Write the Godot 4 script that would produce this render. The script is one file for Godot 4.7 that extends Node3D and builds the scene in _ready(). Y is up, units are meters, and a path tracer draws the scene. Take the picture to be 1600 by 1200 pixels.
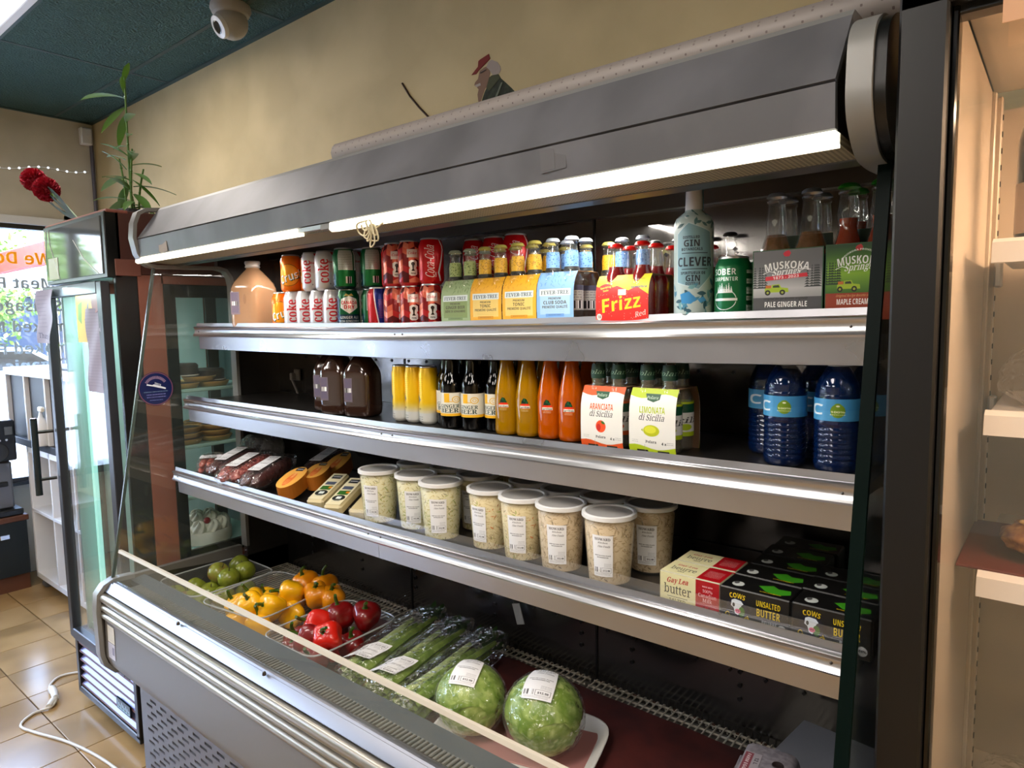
extends Node3D
# An open refrigerated display case in a small grocery: camera, light, room, case, goods.
const L := 2.26          # inner length of the display case
const ZB := 0.10         # its back panel
const DECK := 0.645
var rng := RandomNumberGenerator.new()
var taken := {}
var M := {}

class G:                 # geometry collector; triangles are turned to agree with their normals
	var v := PackedVector3Array()
	var n := PackedVector3Array()
	var u := PackedVector2Array()
	var c := PackedColorArray()
	var x := Transform3D()
	var col := Color.WHITE
	func tri(a: Vector3, b: Vector3, d: Vector3, na: Vector3, nb: Vector3, nd: Vector3, ua := Vector2(), ub := Vector2(), ud := Vector2()):
		if (b - a).cross(d - a).dot(na + nb + nd) > 0.0:
			var t = b; b = d; d = t
			t = nb; nb = nd; nd = t
			var w = ub; ub = ud; ud = w
		for p in [a, b, d]: v.append(x * p)
		for p in [na, nb, nd]: n.append((x.basis * p).normalized())
		u.append(ua); u.append(ub); u.append(ud)
		for k in 3: c.append(col)
	func quad(a: Vector3, b: Vector3, d: Vector3, e: Vector3, uv := Rect2(0, 0, 1, 1)):   # counter-clockwise from outside, a = lower left
		var m := (b - a).cross(e - a)
		if m.length() < 1e-12: m = (d - b).cross(e - b)
		m = m.normalized()
		var ul := uv.position
		var lr := uv.end
		tri(a, b, d, m, m, m, Vector2(ul.x, lr.y), lr, Vector2(lr.x, ul.y))
		tri(a, d, e, m, m, m, Vector2(ul.x, lr.y), Vector2(lr.x, ul.y), ul)
	func box(at: Vector3, s: Vector3, b := 0.0, uv := {}):     # uv: face letter -> Rect2 of a texture
		var h := s / 2.0
		b = minf(b, minf(h.x, minf(h.y, h.z)) * 0.98)
		var faces := {"f": [Vector3.RIGHT, Vector3.UP], "k": [Vector3.LEFT, Vector3.UP], "r": [Vector3.FORWARD, Vector3.UP], "l": [Vector3.BACK, Vector3.UP], "t": [Vector3.RIGHT, Vector3.FORWARD], "b": [Vector3.RIGHT, Vector3.BACK]}
		for f in faces:
			var e: Vector3 = faces[f][0]
			var w: Vector3 = faces[f][1]
			var m := e.cross(w)
			var he := absf(e.dot(h)) - b
			var hw := absf(w.dot(h)) - b
			var o := at + m * absf(m.dot(h))
			quad(o - e * he - w * hw, o + e * he - w * hw, o + e * he + w * hw, o - e * he + w * hw, uv.get(f, uv.get("*", Rect2(0, 0, 1, 1))))
		if b <= 0.0: return
		var rest: Rect2 = uv.get("e", Rect2(0.002, 0.002, 0.001, 0.001))
		for ax in 3:
			var a1 := Vector3(); a1[ax] = 1
			var a2 := Vector3(); a2[(ax + 1) % 3] = 1
			var a3 := Vector3(); a3[(ax + 2) % 3] = 1
			for s2 in [-1.0, 1.0]:
				for s3 in [-1.0, 1.0]:
					var len: Vector3 = a1 * (h[ax] - b)
					var p: Vector3 = at + a2 * s2 * h[(ax + 1) % 3] + a3 * s3 * (h[(ax + 2) % 3] - b)
					var q: Vector3 = at + a2 * s2 * (h[(ax + 1) % 3] - b) + a3 * s3 * h[(ax + 2) % 3]
					var m: Vector3 = (a2 * s2 + a3 * s3).normalized()
					var ru := rest.position
					tri(p - len, p + len, q + len, m, m, m, ru, ru, ru)
					tri(p - len, q + len, q - len, m, m, m, ru, ru, ru)
		for sx in [-1.0, 1.0]:
			for sy in [-1.0, 1.0]:
				for sz in [-1.0, 1.0]:
					var k := Vector3(sx, sy, sz)
					var m := k.normalized()
					tri(at + k * (h - Vector3(0, b, b)), at + k * (h - Vector3(b, 0, b)), at + k * (h - Vector3(b, b, 0)), m, m, m, rest.position, rest.position, rest.position)
	func lathe(prof: Array, seg := 24, cut := 40.0, a0 := 0.0, a1 := TAU):     # prof: Vector2(radius, y); v runs 0 at the first point to 1 at the last; u starts at -Z and turns so that it reads left to right from outside
		var tot := 0.0
		for i in prof.size() - 1: tot += (prof[i + 1] - prof[i]).length()
		var nn := []
		for i in prof.size() - 1:
			var d: Vector2 = (prof[i + 1] - prof[i]).normalized()
			nn.append(Vector2(d.y, -d.x))
		var up: bool = prof[-1].y > prof[0].y
		var sg := -1.0
		var area := 0.0
		for i in prof.size() - 1: area += (prof[i].x + prof[i + 1].x) * (prof[i + 1].y - prof[i].y)
		if area > 0: sg = 1.0
		var l := 0.0
		for i in prof.size() - 1:
			var dl: float = (prof[i + 1] - prof[i]).length()
			if dl < 1e-7: continue
			var n0: Vector2 = nn[i]
			var n1: Vector2 = nn[i]
			if i > 0 and nn[i - 1].length() > 0.5 and rad_to_deg(absf(nn[i].angle_to(nn[i - 1]))) < cut: n0 = (nn[i] + nn[i - 1]).normalized()
			if i < prof.size() - 2 and nn[i + 1].length() > 0.5 and rad_to_deg(absf(nn[i].angle_to(nn[i + 1]))) < cut: n1 = (nn[i] + nn[i + 1]).normalized()
			n0 *= sg; n1 *= sg
			var v0 := l / tot
			l += dl
			var v1 := l / tot
			for k in seg:
				var f0 := float(k) / seg
				var f1 := float(k + 1) / seg
				var t0 := a0 + (a1 - a0) * f0
				var t1 := a0 + (a1 - a0) * f1
				var d0 := Vector3(-sin(t0), 0, -cos(t0))
				var d1 := Vector3(-sin(t1), 0, -cos(t1))
				var y0 := Vector3.UP
				var p: Vector2 = prof[i]
				var q: Vector2 = prof[i + 1]
				var A := d0 * p.x + y0 * p.y
				var B := d1 * p.x + y0 * p.y
				var C := d1 * q.x + y0 * q.y
				var D := d0 * q.x + y0 * q.y
				var NA := d0 * n0.x + y0 * n0.y
				var NB := d1 * n0.x + y0 * n0.y
				var NC := d1 * n1.x + y0 * n1.y
				var ND := d0 * n1.x + y0 * n1.y
				if p.x > 1e-6: tri(A, B, C, NA, NB, NC, Vector2(f0, v0), Vector2(f1, v0), Vector2(f1, v1))
				if q.x > 1e-6: tri(A, C, D, NA, NC, ND, Vector2(f0, v0), Vector2(f1, v1), Vector2(f0, v1))
	func tube(pts: Array, r: float, seg := 8, caps := true, r2 := -1.0):
		var fr := []
		var ref := Vector3(0.13, 0.97, 0.21)
		for i in pts.size():
			var d: Vector3 = (pts[mini(i + 1, pts.size() - 1)] - pts[maxi(i - 1, 0)]).normalized()
			var s := d.cross(ref).normalized()
			if i > 0:
				s = fr[i - 1][0]
				s = (s - d * s.dot(d)).normalized()
			fr.append([s, s.cross(d).normalized()])
		for i in pts.size() - 1:
			var ra := r if r2 < 0 else lerpf(r, r2, float(i) / (pts.size() - 1))
			var rb := r if r2 < 0 else lerpf(r, r2, float(i + 1) / (pts.size() - 1))
			for k in seg:
				var q := []
				for e in [[i, k, ra], [i, k + 1, ra], [i + 1, k + 1, rb], [i + 1, k, rb]]:
					var a: float = TAU * e[1] / seg
					var m: Vector3 = fr[e[0]][0] * cos(a) + fr[e[0]][1] * sin(a)
					q.append([pts[e[0]] + m * e[2], m])
				tri(q[0][0], q[1][0], q[2][0], q[0][1], q[1][1], q[2][1], Vector2(float(k) / seg, 0), Vector2(float(k + 1) / seg, 0), Vector2(float(k + 1) / seg, 1))
				tri(q[0][0], q[2][0], q[3][0], q[0][1], q[2][1], q[3][1], Vector2(float(k) / seg, 0), Vector2(float(k + 1) / seg, 1), Vector2(float(k) / seg, 1))
		if caps:
			for e in [0, pts.size() - 1]:
				var d: Vector3 = (pts[1] - pts[0]).normalized() * -1.0 if e == 0 else (pts[-1] - pts[-2]).normalized()
				var rr := r if (r2 < 0 or e == 0) else r2
				for k in seg:
					var a := TAU * k / seg
					var b := TAU * (k + 1) / seg
					tri(pts[e], pts[e] + (fr[e][0] * cos(a) + fr[e][1] * sin(a)) * rr, pts[e] + (fr[e][0] * cos(b) + fr[e][1] * sin(b)) * rr, d, d, d)
	func ext(prof: PackedVector2Array, x0: float, x1: float, cut := 35.0, caps := true):   # closed outline in (z, y), drawn out along x
		var cw := Geometry2D.is_polygon_clockwise(prof)
		var m := prof.size()
		var nn := []
		for i in m:
			var d := (prof[(i + 1) % m] - prof[i]).normalized()
			nn.append(Vector2(d.y, -d.x) * (-1.0 if cw else 1.0))
		for i in m:
			var p := prof[i]
			var q := prof[(i + 1) % m]
			var n0: Vector2 = nn[i]
			var n1: Vector2 = nn[i]
			if rad_to_deg(absf(nn[i].angle_to(nn[(i + m - 1) % m]))) < cut: n0 = (n0 + nn[(i + m - 1) % m]).normalized()
			if rad_to_deg(absf(nn[i].angle_to(nn[(i + 1) % m]))) < cut: n1 = (n1 + nn[(i + 1) % m]).normalized()
			var N0 := Vector3(0, n0.y, n0.x)
			var N1 := Vector3(0, n1.y, n1.x)
			var a := Vector3(x0, p.y, p.x)
			var b := Vector3(x1, p.y, p.x)
			var d := Vector3(x1, q.y, q.x)
			var e := Vector3(x0, q.y, q.x)
			tri(a, b, d, N0, N0, N1, Vector2(0, 0), Vector2(1, 0), Vector2(1, 1))
			tri(a, d, e, N0, N1, N1, Vector2(0, 0), Vector2(1, 1), Vector2(0, 1))
		if caps:
			var idx := Geometry2D.triangulate_polygon(prof)
			for i in range(0, idx.size(), 3):
				for s in [[x0, Vector3.LEFT], [x1, Vector3.RIGHT]]:
					var k := []
					for j in 3: k.append(Vector3(s[0], prof[idx[i + j]].y, prof[idx[i + j]].x))
					tri(k[0], k[1], k[2], s[1], s[1], s[1])
	func surf(rows: Array, wrap := false, flip := false):    # rows of points joined to a smooth sheet; wrap closes each row
		var nr := rows.size()
		var nc: int = rows[0].size()
		var acc := []
		for i in nr:
			var r := PackedVector3Array(); r.resize(nc); acc.append(r)
		var last := nc if wrap else nc - 1
		for i in nr - 1:
			for j in last:
				var k := (j + 1) % nc
				var m: Vector3 = (rows[i + 1][k] - rows[i][j]).cross(rows[i + 1][j] - rows[i][k]) * (-1.0 if flip else 1.0)
				acc[i][j] += m; acc[i][k] += m; acc[i + 1][j] += m; acc[i + 1][k] += m
		for i in nr:      # poles: points that fall together share their normal
			var same := true
			for j in nc: same = same and rows[i][j].distance_to(rows[i][0]) < 1e-5
			if same:
				var s := Vector3()
				for j in nc: s += acc[i][j]
				for j in nc: acc[i][j] = s
		for i in nr - 1:
			for j in last:
				var k := (j + 1) % nc
				var a := [rows[i][j], rows[i][k], rows[i + 1][k], rows[i + 1][j]]
				var b := [acc[i][j], acc[i][k], acc[i + 1][k], acc[i + 1][j]]
				for q in 4: b[q] = b[q].normalized()
				var t := [Vector2(float(j) / last, float(i) / (nr - 1)), Vector2(float(j + 1) / last, float(i) / (nr - 1)), Vector2(float(j + 1) / last, float(i + 1) / (nr - 1)), Vector2(float(j) / last, float(i + 1) / (nr - 1))]
				tri(a[0], a[1], a[2], b[0], b[1], b[2], t[0], t[1], t[2])
				tri(a[0], a[2], a[3], b[0], b[2], b[3], t[0], t[2], t[3])
	func ball(f: Callable, nu := 24, nv := 14):               # f(direction) gives the point in that direction
		var rows := []
		for i in nv + 1:
			var r := PackedVector3Array()
			var th := PI * i / nv
			for j in nu:
				var ph := TAU * j / nu
				r.append(f.call(Vector3(sin(th) * cos(ph), cos(th), sin(th) * sin(ph))))
			rows.append(r)
		surf(rows, true, false)
	func flat(poly: PackedVector2Array, th: float):            # outline in (x, y) with thickness along z from 0 to th
		var m := poly.size()
		var cw := Geometry2D.is_polygon_clockwise(poly)
		var lo := poly[0]
		var hi := poly[0]
		for p in poly: lo = lo.min(p); hi = hi.max(p)
		for i in m:
			var p := poly[i]
			var q := poly[(i + 1) % m]
			var d := (q - p).normalized()
			var k := Vector3(d.y, -d.x, 0) * (-1.0 if cw else 1.0)
			tri(Vector3(p.x, p.y, 0), Vector3(q.x, q.y, 0), Vector3(q.x, q.y, th), k, k, k)
			tri(Vector3(p.x, p.y, 0), Vector3(q.x, q.y, th), Vector3(p.x, p.y, th), k, k, k)
		var idx := Geometry2D.triangulate_polygon(poly)
		for i in range(0, idx.size(), 3):
			for s in [[0.0, Vector3.FORWARD], [th, Vector3.BACK]]:
				var k := []
				var t := []
				for j in 3:
					var p := poly[idx[i + j]]
					k.append(Vector3(p.x, p.y, s[0]))
					t.append(Vector2((p.x - lo.x) / (hi.x - lo.x), (hi.y - p.y) / (hi.y - lo.y)))
				tri(k[0], k[1], k[2], s[1], s[1], s[1], t[0], t[1], t[2])
	func mesh() -> ArrayMesh:
		var a := []
		a.resize(Mesh.ARRAY_MAX)
		a[Mesh.ARRAY_VERTEX] = v; a[Mesh.ARRAY_NORMAL] = n; a[Mesh.ARRAY_TEX_UV] = u; a[Mesh.ARRAY_COLOR] = c
		var m := ArrayMesh.new()
		m.add_surface_from_arrays(Mesh.PRIMITIVE_TRIANGLES, a)
		return m

class Pic:               # a printed label: rectangles, outlines and real lettering drawn into an image
	var im: Image
	var w: int
	var h: int
	static var fonts := {}
	func _init(ww: int, hh: int, c: Color):
		w = ww; h = hh
		im = Image.create(w, h, false, Image.FORMAT_RGBA8)
		im.fill(c)
	func rect(x: float, y: float, ww: float, hh: float, c: Color): im.fill_rect(Rect2i(int(x), int(y), int(ww), int(hh)), c)
	func dot(x: int, y: int, c: Color, a := 1.0):
		if x >= 0 and y >= 0 and x < w and y < h: im.set_pixel(x, y, im.get_pixel(x, y).lerp(c, a))
	func poly(pts: Array, c: Color):
		var lo := 1e9
		var hi := -1e9
		for p in pts: lo = minf(lo, p.y); hi = maxf(hi, p.y)
		for y in range(maxi(0, int(lo)), mini(h, int(hi) + 1)):
			var xs := []
			for i in pts.size():
				var p: Vector2 = pts[i]
				var q: Vector2 = pts[(i + 1) % pts.size()]
				if (p.y <= y + 0.5) != (q.y <= y + 0.5): xs.append(p.x + (y + 0.5 - p.y) / (q.y - p.y) * (q.x - p.x))
			xs.sort()
			for k in range(0, xs.size() - 1, 2):
				var x0 := clampi(roundi(xs[k]), 0, w)
				var x1 := clampi(roundi(xs[k + 1]), 0, w)
				if x1 > x0: im.fill_rect(Rect2i(x0, y, x1 - x0, 1), c)
	func ell(cx: float, cy: float, rx: float, ry: float, c: Color, ring := 0.0):
		var p := []
		for k in 40: p.append(Vector2(cx + cos(TAU * k / 40) * rx, cy + sin(TAU * k / 40) * ry))
		if ring <= 0.0: poly(p, c)
		else: line(p + [p[0]], ring, c)
	func line(pts: Array, t: float, c: Color):
		for i in pts.size() - 1:
			var d: Vector2 = pts[i + 1] - pts[i]
			if d.length() < 0.01: continue
			var m := Vector2(-d.y, d.x).normalized() * t / 2.0
			var e := d.normalized() * t * 0.25
			poly([pts[i] + m - e, pts[i + 1] + m + e, pts[i + 1] - m + e, pts[i] - m - e], c)
	func leaf(x: float, y: float, a: float, l: float, wd: float, c: Color):
		var d := Vector2(cos(a), sin(a))
		var m := Vector2(-d.y, d.x)
		var p := []
		for k in 7: p.append(Vector2(x, y) + d * l * k / 6.0 + m * wd * sin(PI * k / 6.0))
		for k in range(5, 0, -1): p.append(Vector2(x, y) + d * l * k / 6.0 - m * wd * sin(PI * k / 6.0))
		poly(p, c)
	func text(s: String, cx: float, cy: float, size: float, c: Color, o := {}):   # centred; o: font, fit (width), rot, shear
		var key: String = o.get("font", "bold")
		if not fonts.has(key):
			var sf := SystemFont.new()
			sf.font_names = ["Droid Serif" if key.begins_with("serif") else "Droid Sans"]
			if key.ends_with("bold"): sf.font_weight = 700
			fonts[key] = sf
		var fs := 40
		var ts := TextServerManager.get_primary_interface()
		var ln := TextLine.new()
		ln.add_string(s, fonts[key], fs)
		var k := size / (fs * 0.72)      # size is the height of a capital
		var kx: float = k
		if o.has("fit"): kx = o.fit / maxf(1.0, ln.get_size().x)
		var rot: float = o.get("rot", 0.0)
		var sh: float = o.get("shear", 0.0)
		var arc: float = o.get("arc", 0.0)
		var pen := -ln.get_size().x / 2.0
		var base := fs * 0.36
		for g in ts.shaped_text_get_glyphs(ln.get_rid()):
			var sz := Vector2i(fs, 0)
			ts.font_render_glyph(g.font_rid, sz, g.index)
			var ti := ts.font_get_glyph_texture_idx(g.font_rid, sz, g.index)
			if ti >= 0:
				var uv := ts.font_get_glyph_uv_rect(g.font_rid, sz, g.index)
				var gl := ts.font_get_texture_image(g.font_rid, sz, ti)
				var off := ts.font_get_glyph_offset(g.font_rid, sz, g.index)
				var org := Vector2(pen, base) + off
				var centre := Vector2(cx, cy)
				var ro := rot
				var shift := 0.0
				if arc != 0.0:
					var mid: float = pen + g.advance / 2.0
					var a: float = mid * kx / arc
					centre = Vector2(cx, cy) + Vector2(sin(a) * arc, arc - cos(a) * arc).rotated(rot)
					ro = rot + a
					shift = mid
				var tr := Transform2D(ro, centre) * Transform2D(Vector2(kx, 0), Vector2(-sh * k, k), Vector2(-shift * kx, 0))
				var lo := Vector2(1e9, 1e9)
				var hi := -lo
				for p in [org, org + Vector2(uv.size.x, 0), org + uv.size, org + Vector2(0, uv.size.y)]:
					var q: Vector2 = tr * p
					lo = lo.min(q); hi = hi.max(q)
				var inv := tr.affine_inverse()
				for y in range(maxi(0, int(lo.y)), mini(h, int(hi.y) + 2)):
					for x in range(maxi(0, int(lo.x)), mini(w, int(hi.x) + 2)):
						var a := 0.0
						for t in [Vector2(0.3, 0.3), Vector2(0.7, 0.3), Vector2(0.3, 0.7), Vector2(0.7, 0.7)]:
							var q: Vector2 = inv * (Vector2(x, y) + t) - org
							if q.x >= 0 and q.y >= 0 and q.x < uv.size.x and q.y < uv.size.y: a += gl.get_pixel(int(uv.position.x + q.x), int(uv.position.y + q.y)).a * 0.25
						if a > 0.02: dot(x, y, c, a)
			pen += g.advance
	func bars(x: float, y: float, ww: float, hh: float, r: RandomNumberGenerator):
		rect(x, y, ww, hh, Color.WHITE)
		var p := x
		while p < x + ww - 1:
			var t := 1 + r.randi() % 3
			if r.randf() < 0.55: rect(p, y, mini(t, int(x + ww - p)), hh, Color(0.1, 0.1, 0.12))
			p += t
	func small(x: float, y: float, ww: float, rows: int, step: float, c: Color, r: RandomNumberGenerator, t := 2.0):   # print too small to read
		for k in rows:
			var p := x
			while p < x + ww:
				var l := r.randf_range(3, 9)
				rect(p, y + k * step, minf(l, x + ww - p), t, c)
				p += l + 2
	func lift(f: float, c: Color) -> Pic:         # leaves a plain strip at the foot of the print
		var q := im.duplicate() as Image
		q.resize(w, int(h * f))
		im.fill(c)
		im.blit_rect(q, Rect2i(0, 0, w, int(h * f)), Vector2i.ZERO)
		return self
	func tex() -> ImageTexture: return ImageTexture.create_from_image(im)

func mat(c: Color, rough := 0.5, metal := 0.0, o := {}) -> StandardMaterial3D:
	var m := StandardMaterial3D.new()
	m.albedo_color = c; m.roughness = rough; m.metallic = metal
	m.vertex_color_use_as_albedo = false
	for k in o: m.set(k, o[k])
	return m
func noise(freq: float, a: Color, b: Color, size := 256, seed_ := 1, o := {}) -> NoiseTexture2D:
	var f := FastNoiseLite.new()
	f.seed = seed_; f.frequency = freq; f.fractal_octaves = o.get("oct", 4); f.noise_type = o.get("type", FastNoiseLite.TYPE_SIMPLEX_SMOOTH)
	if o.has("warp"): f.domain_warp_enabled = true; f.domain_warp_amplitude = o.warp
	var t := NoiseTexture2D.new()
	t.width = size; t.height = o.get("h", size); t.seamless = true; t.noise = f
	if o.get("bump", false): t.as_normal_map = true; t.bump_strength = o.get("strength", 4.0)
	else:
		var g := Gradient.new()
		g.set_color(0, a); g.set_color(1, b)
		g.set_offset(0, o.get("lo", 0.25)); g.set_offset(1, o.get("hi", 0.75))
		t.color_ramp = g
	return t
func tri_mat(tex: Texture2D, scale: float, rough: float, metal := 0.0, o := {}) -> StandardMaterial3D:
	var m := mat(Color.WHITE, rough, metal, o)
	m.albedo_texture = tex; m.uv1_triplanar = true; m.uv1_world_triplanar = true; m.uv1_scale = Vector3.ONE * scale
	return m
func print_mat(p: Pic, rough := 0.45, metal := 0.0, o := {}) -> StandardMaterial3D:
	var m := mat(Color.WHITE, rough, metal, o)
	m.albedo_texture = p.tex()
	return m
func glass(c: Color, a: float, rough := 0.02) -> StandardMaterial3D:
	return mat(Color(c, a), rough, 0.0, {"transparency": BaseMaterial3D.TRANSPARENCY_ALPHA})

func numbered(s: String) -> String:
	if not taken.has(s):
		taken[s] = 0
		return s
	taken[s] += 1
	return "%s_%03d" % [s, taken[s]]
func tag(o: Node3D, label := "", category := "", group := "", kind := "") -> Node3D:
	if label: o.set_meta("label", label)
	if category: o.set_meta("category", category)
	if group: o.set_meta("group", group)
	if kind: o.set_meta("kind", kind)
	return o
func thing(called: String, label: String, category: String, at := Vector3.ZERO, turn := 0.0, group := "") -> Node3D:
	var o := Node3D.new()
	o.name = numbered(called)
	add_child(o)
	o.position = at; o.rotation.y = turn
	return tag(o, label, category, group)
func part(parent: Node3D, called: String, g, m: Material, label := "", at := Vector3.ZERO) -> MeshInstance3D:
	var o := MeshInstance3D.new()
	o.name = called
	o.mesh = g.mesh() if g is G else g
	o.material_override = m
	o.position = at
	parent.add_child(o, true)
	if label: o.set_meta("label", label)
	return o
func solo(called: String, g, m: Material, label: String, category: String, at := Vector3.ZERO, turn := 0.0, group := "") -> MeshInstance3D:
	var o := part(self, numbered(called), g, m, "", at)
	o.rotation.y = turn
	tag(o, label, category, group)
	return o
func struct(called: String, g, m: Material, parent: Node3D = self) -> MeshInstance3D:
	var o := part(parent, called, g, m)
	if parent == self: tag(o, "", "", "", "structure")
	return o
func dup(o: Node3D, at: Vector3, turn := 0.0, label := "", group := "") -> Node3D:
	var base := str(o.name)
	var re := RegEx.create_from_string("_\\d{3}$")
	var c := o.duplicate() as Node3D
	c.name = numbered(re.sub(base, ""))
	add_child(c)
	c.position = at; c.rotation.y = turn
	return tag(c, label, "", group)
func V(x: float, y: float, z: float) -> Vector3: return Vector3(x, y, z)
func P(a: Array) -> PackedVector2Array:         # flat list of numbers -> outline
	var r := PackedVector2Array()
	for i in range(0, a.size(), 2): r.append(Vector2(a[i], a[i + 1]))
	return r
func bx(at: Vector3, s: Vector3, b := 0.0) -> G:
	var g := G.new()
	g.box(at, s, b)
	return g
func area(at: Vector3, look: Vector3, size: Vector2, c: Color, e: float, called := "lamp_light") -> AreaLight3D:
	var a := AreaLight3D.new()
	a.name = numbered(called)
	add_child(a)
	a.area_size = size; a.light_color = c; a.light_energy = e; a.shadow_enabled = true; a.area_range = 12.0; a.area_attenuation = 2.0
	a.look_at_from_position(at, at + look, Vector3.RIGHT if absf(look.normalized().y) > 0.9 else Vector3.UP)
	return a

func _ready():
	rng.seed = 7
	# ---- camera
	var cam := Camera3D.new()
	cam.name = "camera"
	add_child(cam)
	cam.fov = rad_to_deg(2.0 * atan(600.0 / 1056.66))
	cam.position = V(2.4746, 1.6274, 1.6227)
	cam.rotation_order = EULER_ORDER_YXZ
	cam.rotation = Vector3(deg_to_rad(-5.3445), deg_to_rad(39.3932), deg_to_rad(-1.0317))
	cam.near = 0.02
	cam.current = true
	# ---- sky, sun, exposure
	var we := WorldEnvironment.new()
	we.name = "world_environment"
	var e := Environment.new()
	e.background_mode = Environment.BG_SKY
	var sk := ProceduralSkyMaterial.new()
	sk.sky_top_color = Color(0.6, 0.71, 0.88); sk.sky_horizon_color = Color(0.9, 0.92, 0.95)
	sk.ground_bottom_color = Color(0.35, 0.35, 0.34); sk.ground_horizon_color = Color(0.6, 0.62, 0.63)
	sk.sky_energy_multiplier = 4.0; sk.ground_energy_multiplier = 3.0
	e.sky = Sky.new()
	e.sky.sky_material = sk
	e.tonemap_mode = Environment.TONE_MAPPER_LINEAR
	e.tonemap_exposure = 1.12
	e.sdfgi_enabled = true; e.ssao_enabled = true; e.ssil_enabled = true
	we.environment = e
	add_child(we)
	var sun := DirectionalLight3D.new()
	sun.name = "sun"
	add_child(sun)
	sun.light_energy = 7.0; sun.light_color = Color(1, 0.96, 0.88); sun.light_angular_distance = 0.6; sun.shadow_enabled = true
	sun.look_at_from_position(V(6, 9, 5), Vector3.ZERO)
	# ---- big lamps: ceiling troffers (their meshes are built in ceiling())
	for t in [[-1.07, 0.825, 2.4], [1.37, 2.045, 3.4], [1.37, 4.0, 3.4], [3.6, 2.045, 3.0], [-1.07, 3.2, 3.0]]:
		area(V(t[0], 3.02, t[1]), Vector3.DOWN, Vector2(1.16, 0.56), Color(1.0, 0.96, 0.92), t[2], "ceiling_lamp_light")
	# LED strips under the canopy of the case
	for s in [[-0.01, 0.975, 0.591, 0.619], [1.125, 2.235, 0.622, 0.655]]:
		area(V((s[0] + s[1]) / 2, 1.843, (s[2] + s[3]) / 2 - 0.004), V(0, -1, -0.02), Vector2(s[1] - s[0], 0.028), Color(1.0, 0.98, 0.94), 0.5, "case_strip_light")
	area(V(3.0, 2.02, 0.42), V(0, -1, 0), Vector2(1.0, 0.06), Color(1.0, 0.84, 0.68), 4.5, "bakery_case_light")
	area(V(-0.55, 1.82, 0.5), V(0, -1, -0.2), Vector2(0.6, 0.05), Color(0.88, 1.0, 0.98), 0.8, "upright_cooler_light")
	materials()
	setting()
	outdoors()
	display_case()
	make_cans()
	make_top_packs()
	make_middle_shelf()
	make_lower_shelf()
	make_deck_goods()
	make_upright_cooler()
	make_left_side()
	make_case_fittings()
	make_bakery_case()
	sag()

func materials():
	M.steel = mat(Color(0.66, 0.66, 0.68), 0.36, 1.0)
	M.steel.roughness_texture = noise(0.02, Color(0.75, 0.75, 0.75), Color(1, 1, 1), 256, 3)
	M.steel.uv1_triplanar = true
	M.brushed = mat(Color(0.72, 0.72, 0.73), 0.34, 1.0)
	M.rail = mat(Color(0.74, 0.74, 0.75), 0.3, 1.0)
	M.dark_steel = mat(Color(0.36, 0.35, 0.345), 0.3, 0.9)
	M.grey_paint = tri_mat(noise(0.012, Color(0.32, 0.32, 0.33), Color(0.38, 0.38, 0.395), 256, 5), 1.5, 0.46, 0.0)
	M.grey_trim = mat(Color(0.52, 0.52, 0.51), 0.4, 0.25)
	M.black = mat(Color(0.035, 0.037, 0.042), 0.35)
	M.black_gloss = mat(Color(0.02, 0.022, 0.027), 0.12)
	M.white = mat(Color(0.86, 0.86, 0.86), 0.4)
	M.white_wire = mat(Color(0.82, 0.79, 0.73), 0.4)
	M.cream = mat(Color(0.9, 0.88, 0.82), 0.45)
	M.chrome = mat(Color(0.85, 0.85, 0.87), 0.12, 1.0)
	M.clear = glass(Color(0.9, 1.0, 0.97), 0.015)
	M.acrylic = glass(Color(0.95, 0.97, 0.97), 0.03)
	M.pan = glass(Color(0.93, 0.95, 0.96), 0.05, 0.06)
	M.film = glass(Color(0.95, 0.97, 0.97), 0.02, 0.1)
	M.film.normal_enabled = true
	M.film.normal_texture = noise(0.025, Color.BLACK, Color.WHITE, 256, 61, {"bump": true, "strength": 9.0, "type": FastNoiseLite.TYPE_CELLULAR, "oct": 2})
	M.film.normal_scale = 3.0
	M.film.uv1_triplanar = true; M.film.uv1_scale = Vector3.ONE * 7.0
	M.glass_edge = mat(Color(0.01, 0.06, 0.05), 0.4, 0.0, {"metallic_specular": 0.2})
	M.paper = mat(Color(0.88, 0.88, 0.89), 0.7)
	M.brown = mat(Color(0.47, 0.27, 0.21), 0.35)
	M.brown_dark = mat(Color(0.32, 0.2, 0.18), 0.4)
	M.cord = mat(Color(0.8, 0.78, 0.74), 0.5)
	M.rust = mat(Color(0.3, 0.17, 0.08), 0.8)
	M.led = mat(Color(1, 1, 0.95), 0.5, 0.0, {"emission_enabled": true, "emission": Color(1, 0.98, 0.88), "emission_energy_multiplier": 1.6})
	M.tube = mat(Color(1, 1, 1), 0.5, 0.0, {"emission_enabled": true, "emission": Color(0.93, 0.93, 0.98), "emission_energy_multiplier": 0.9})

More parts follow.
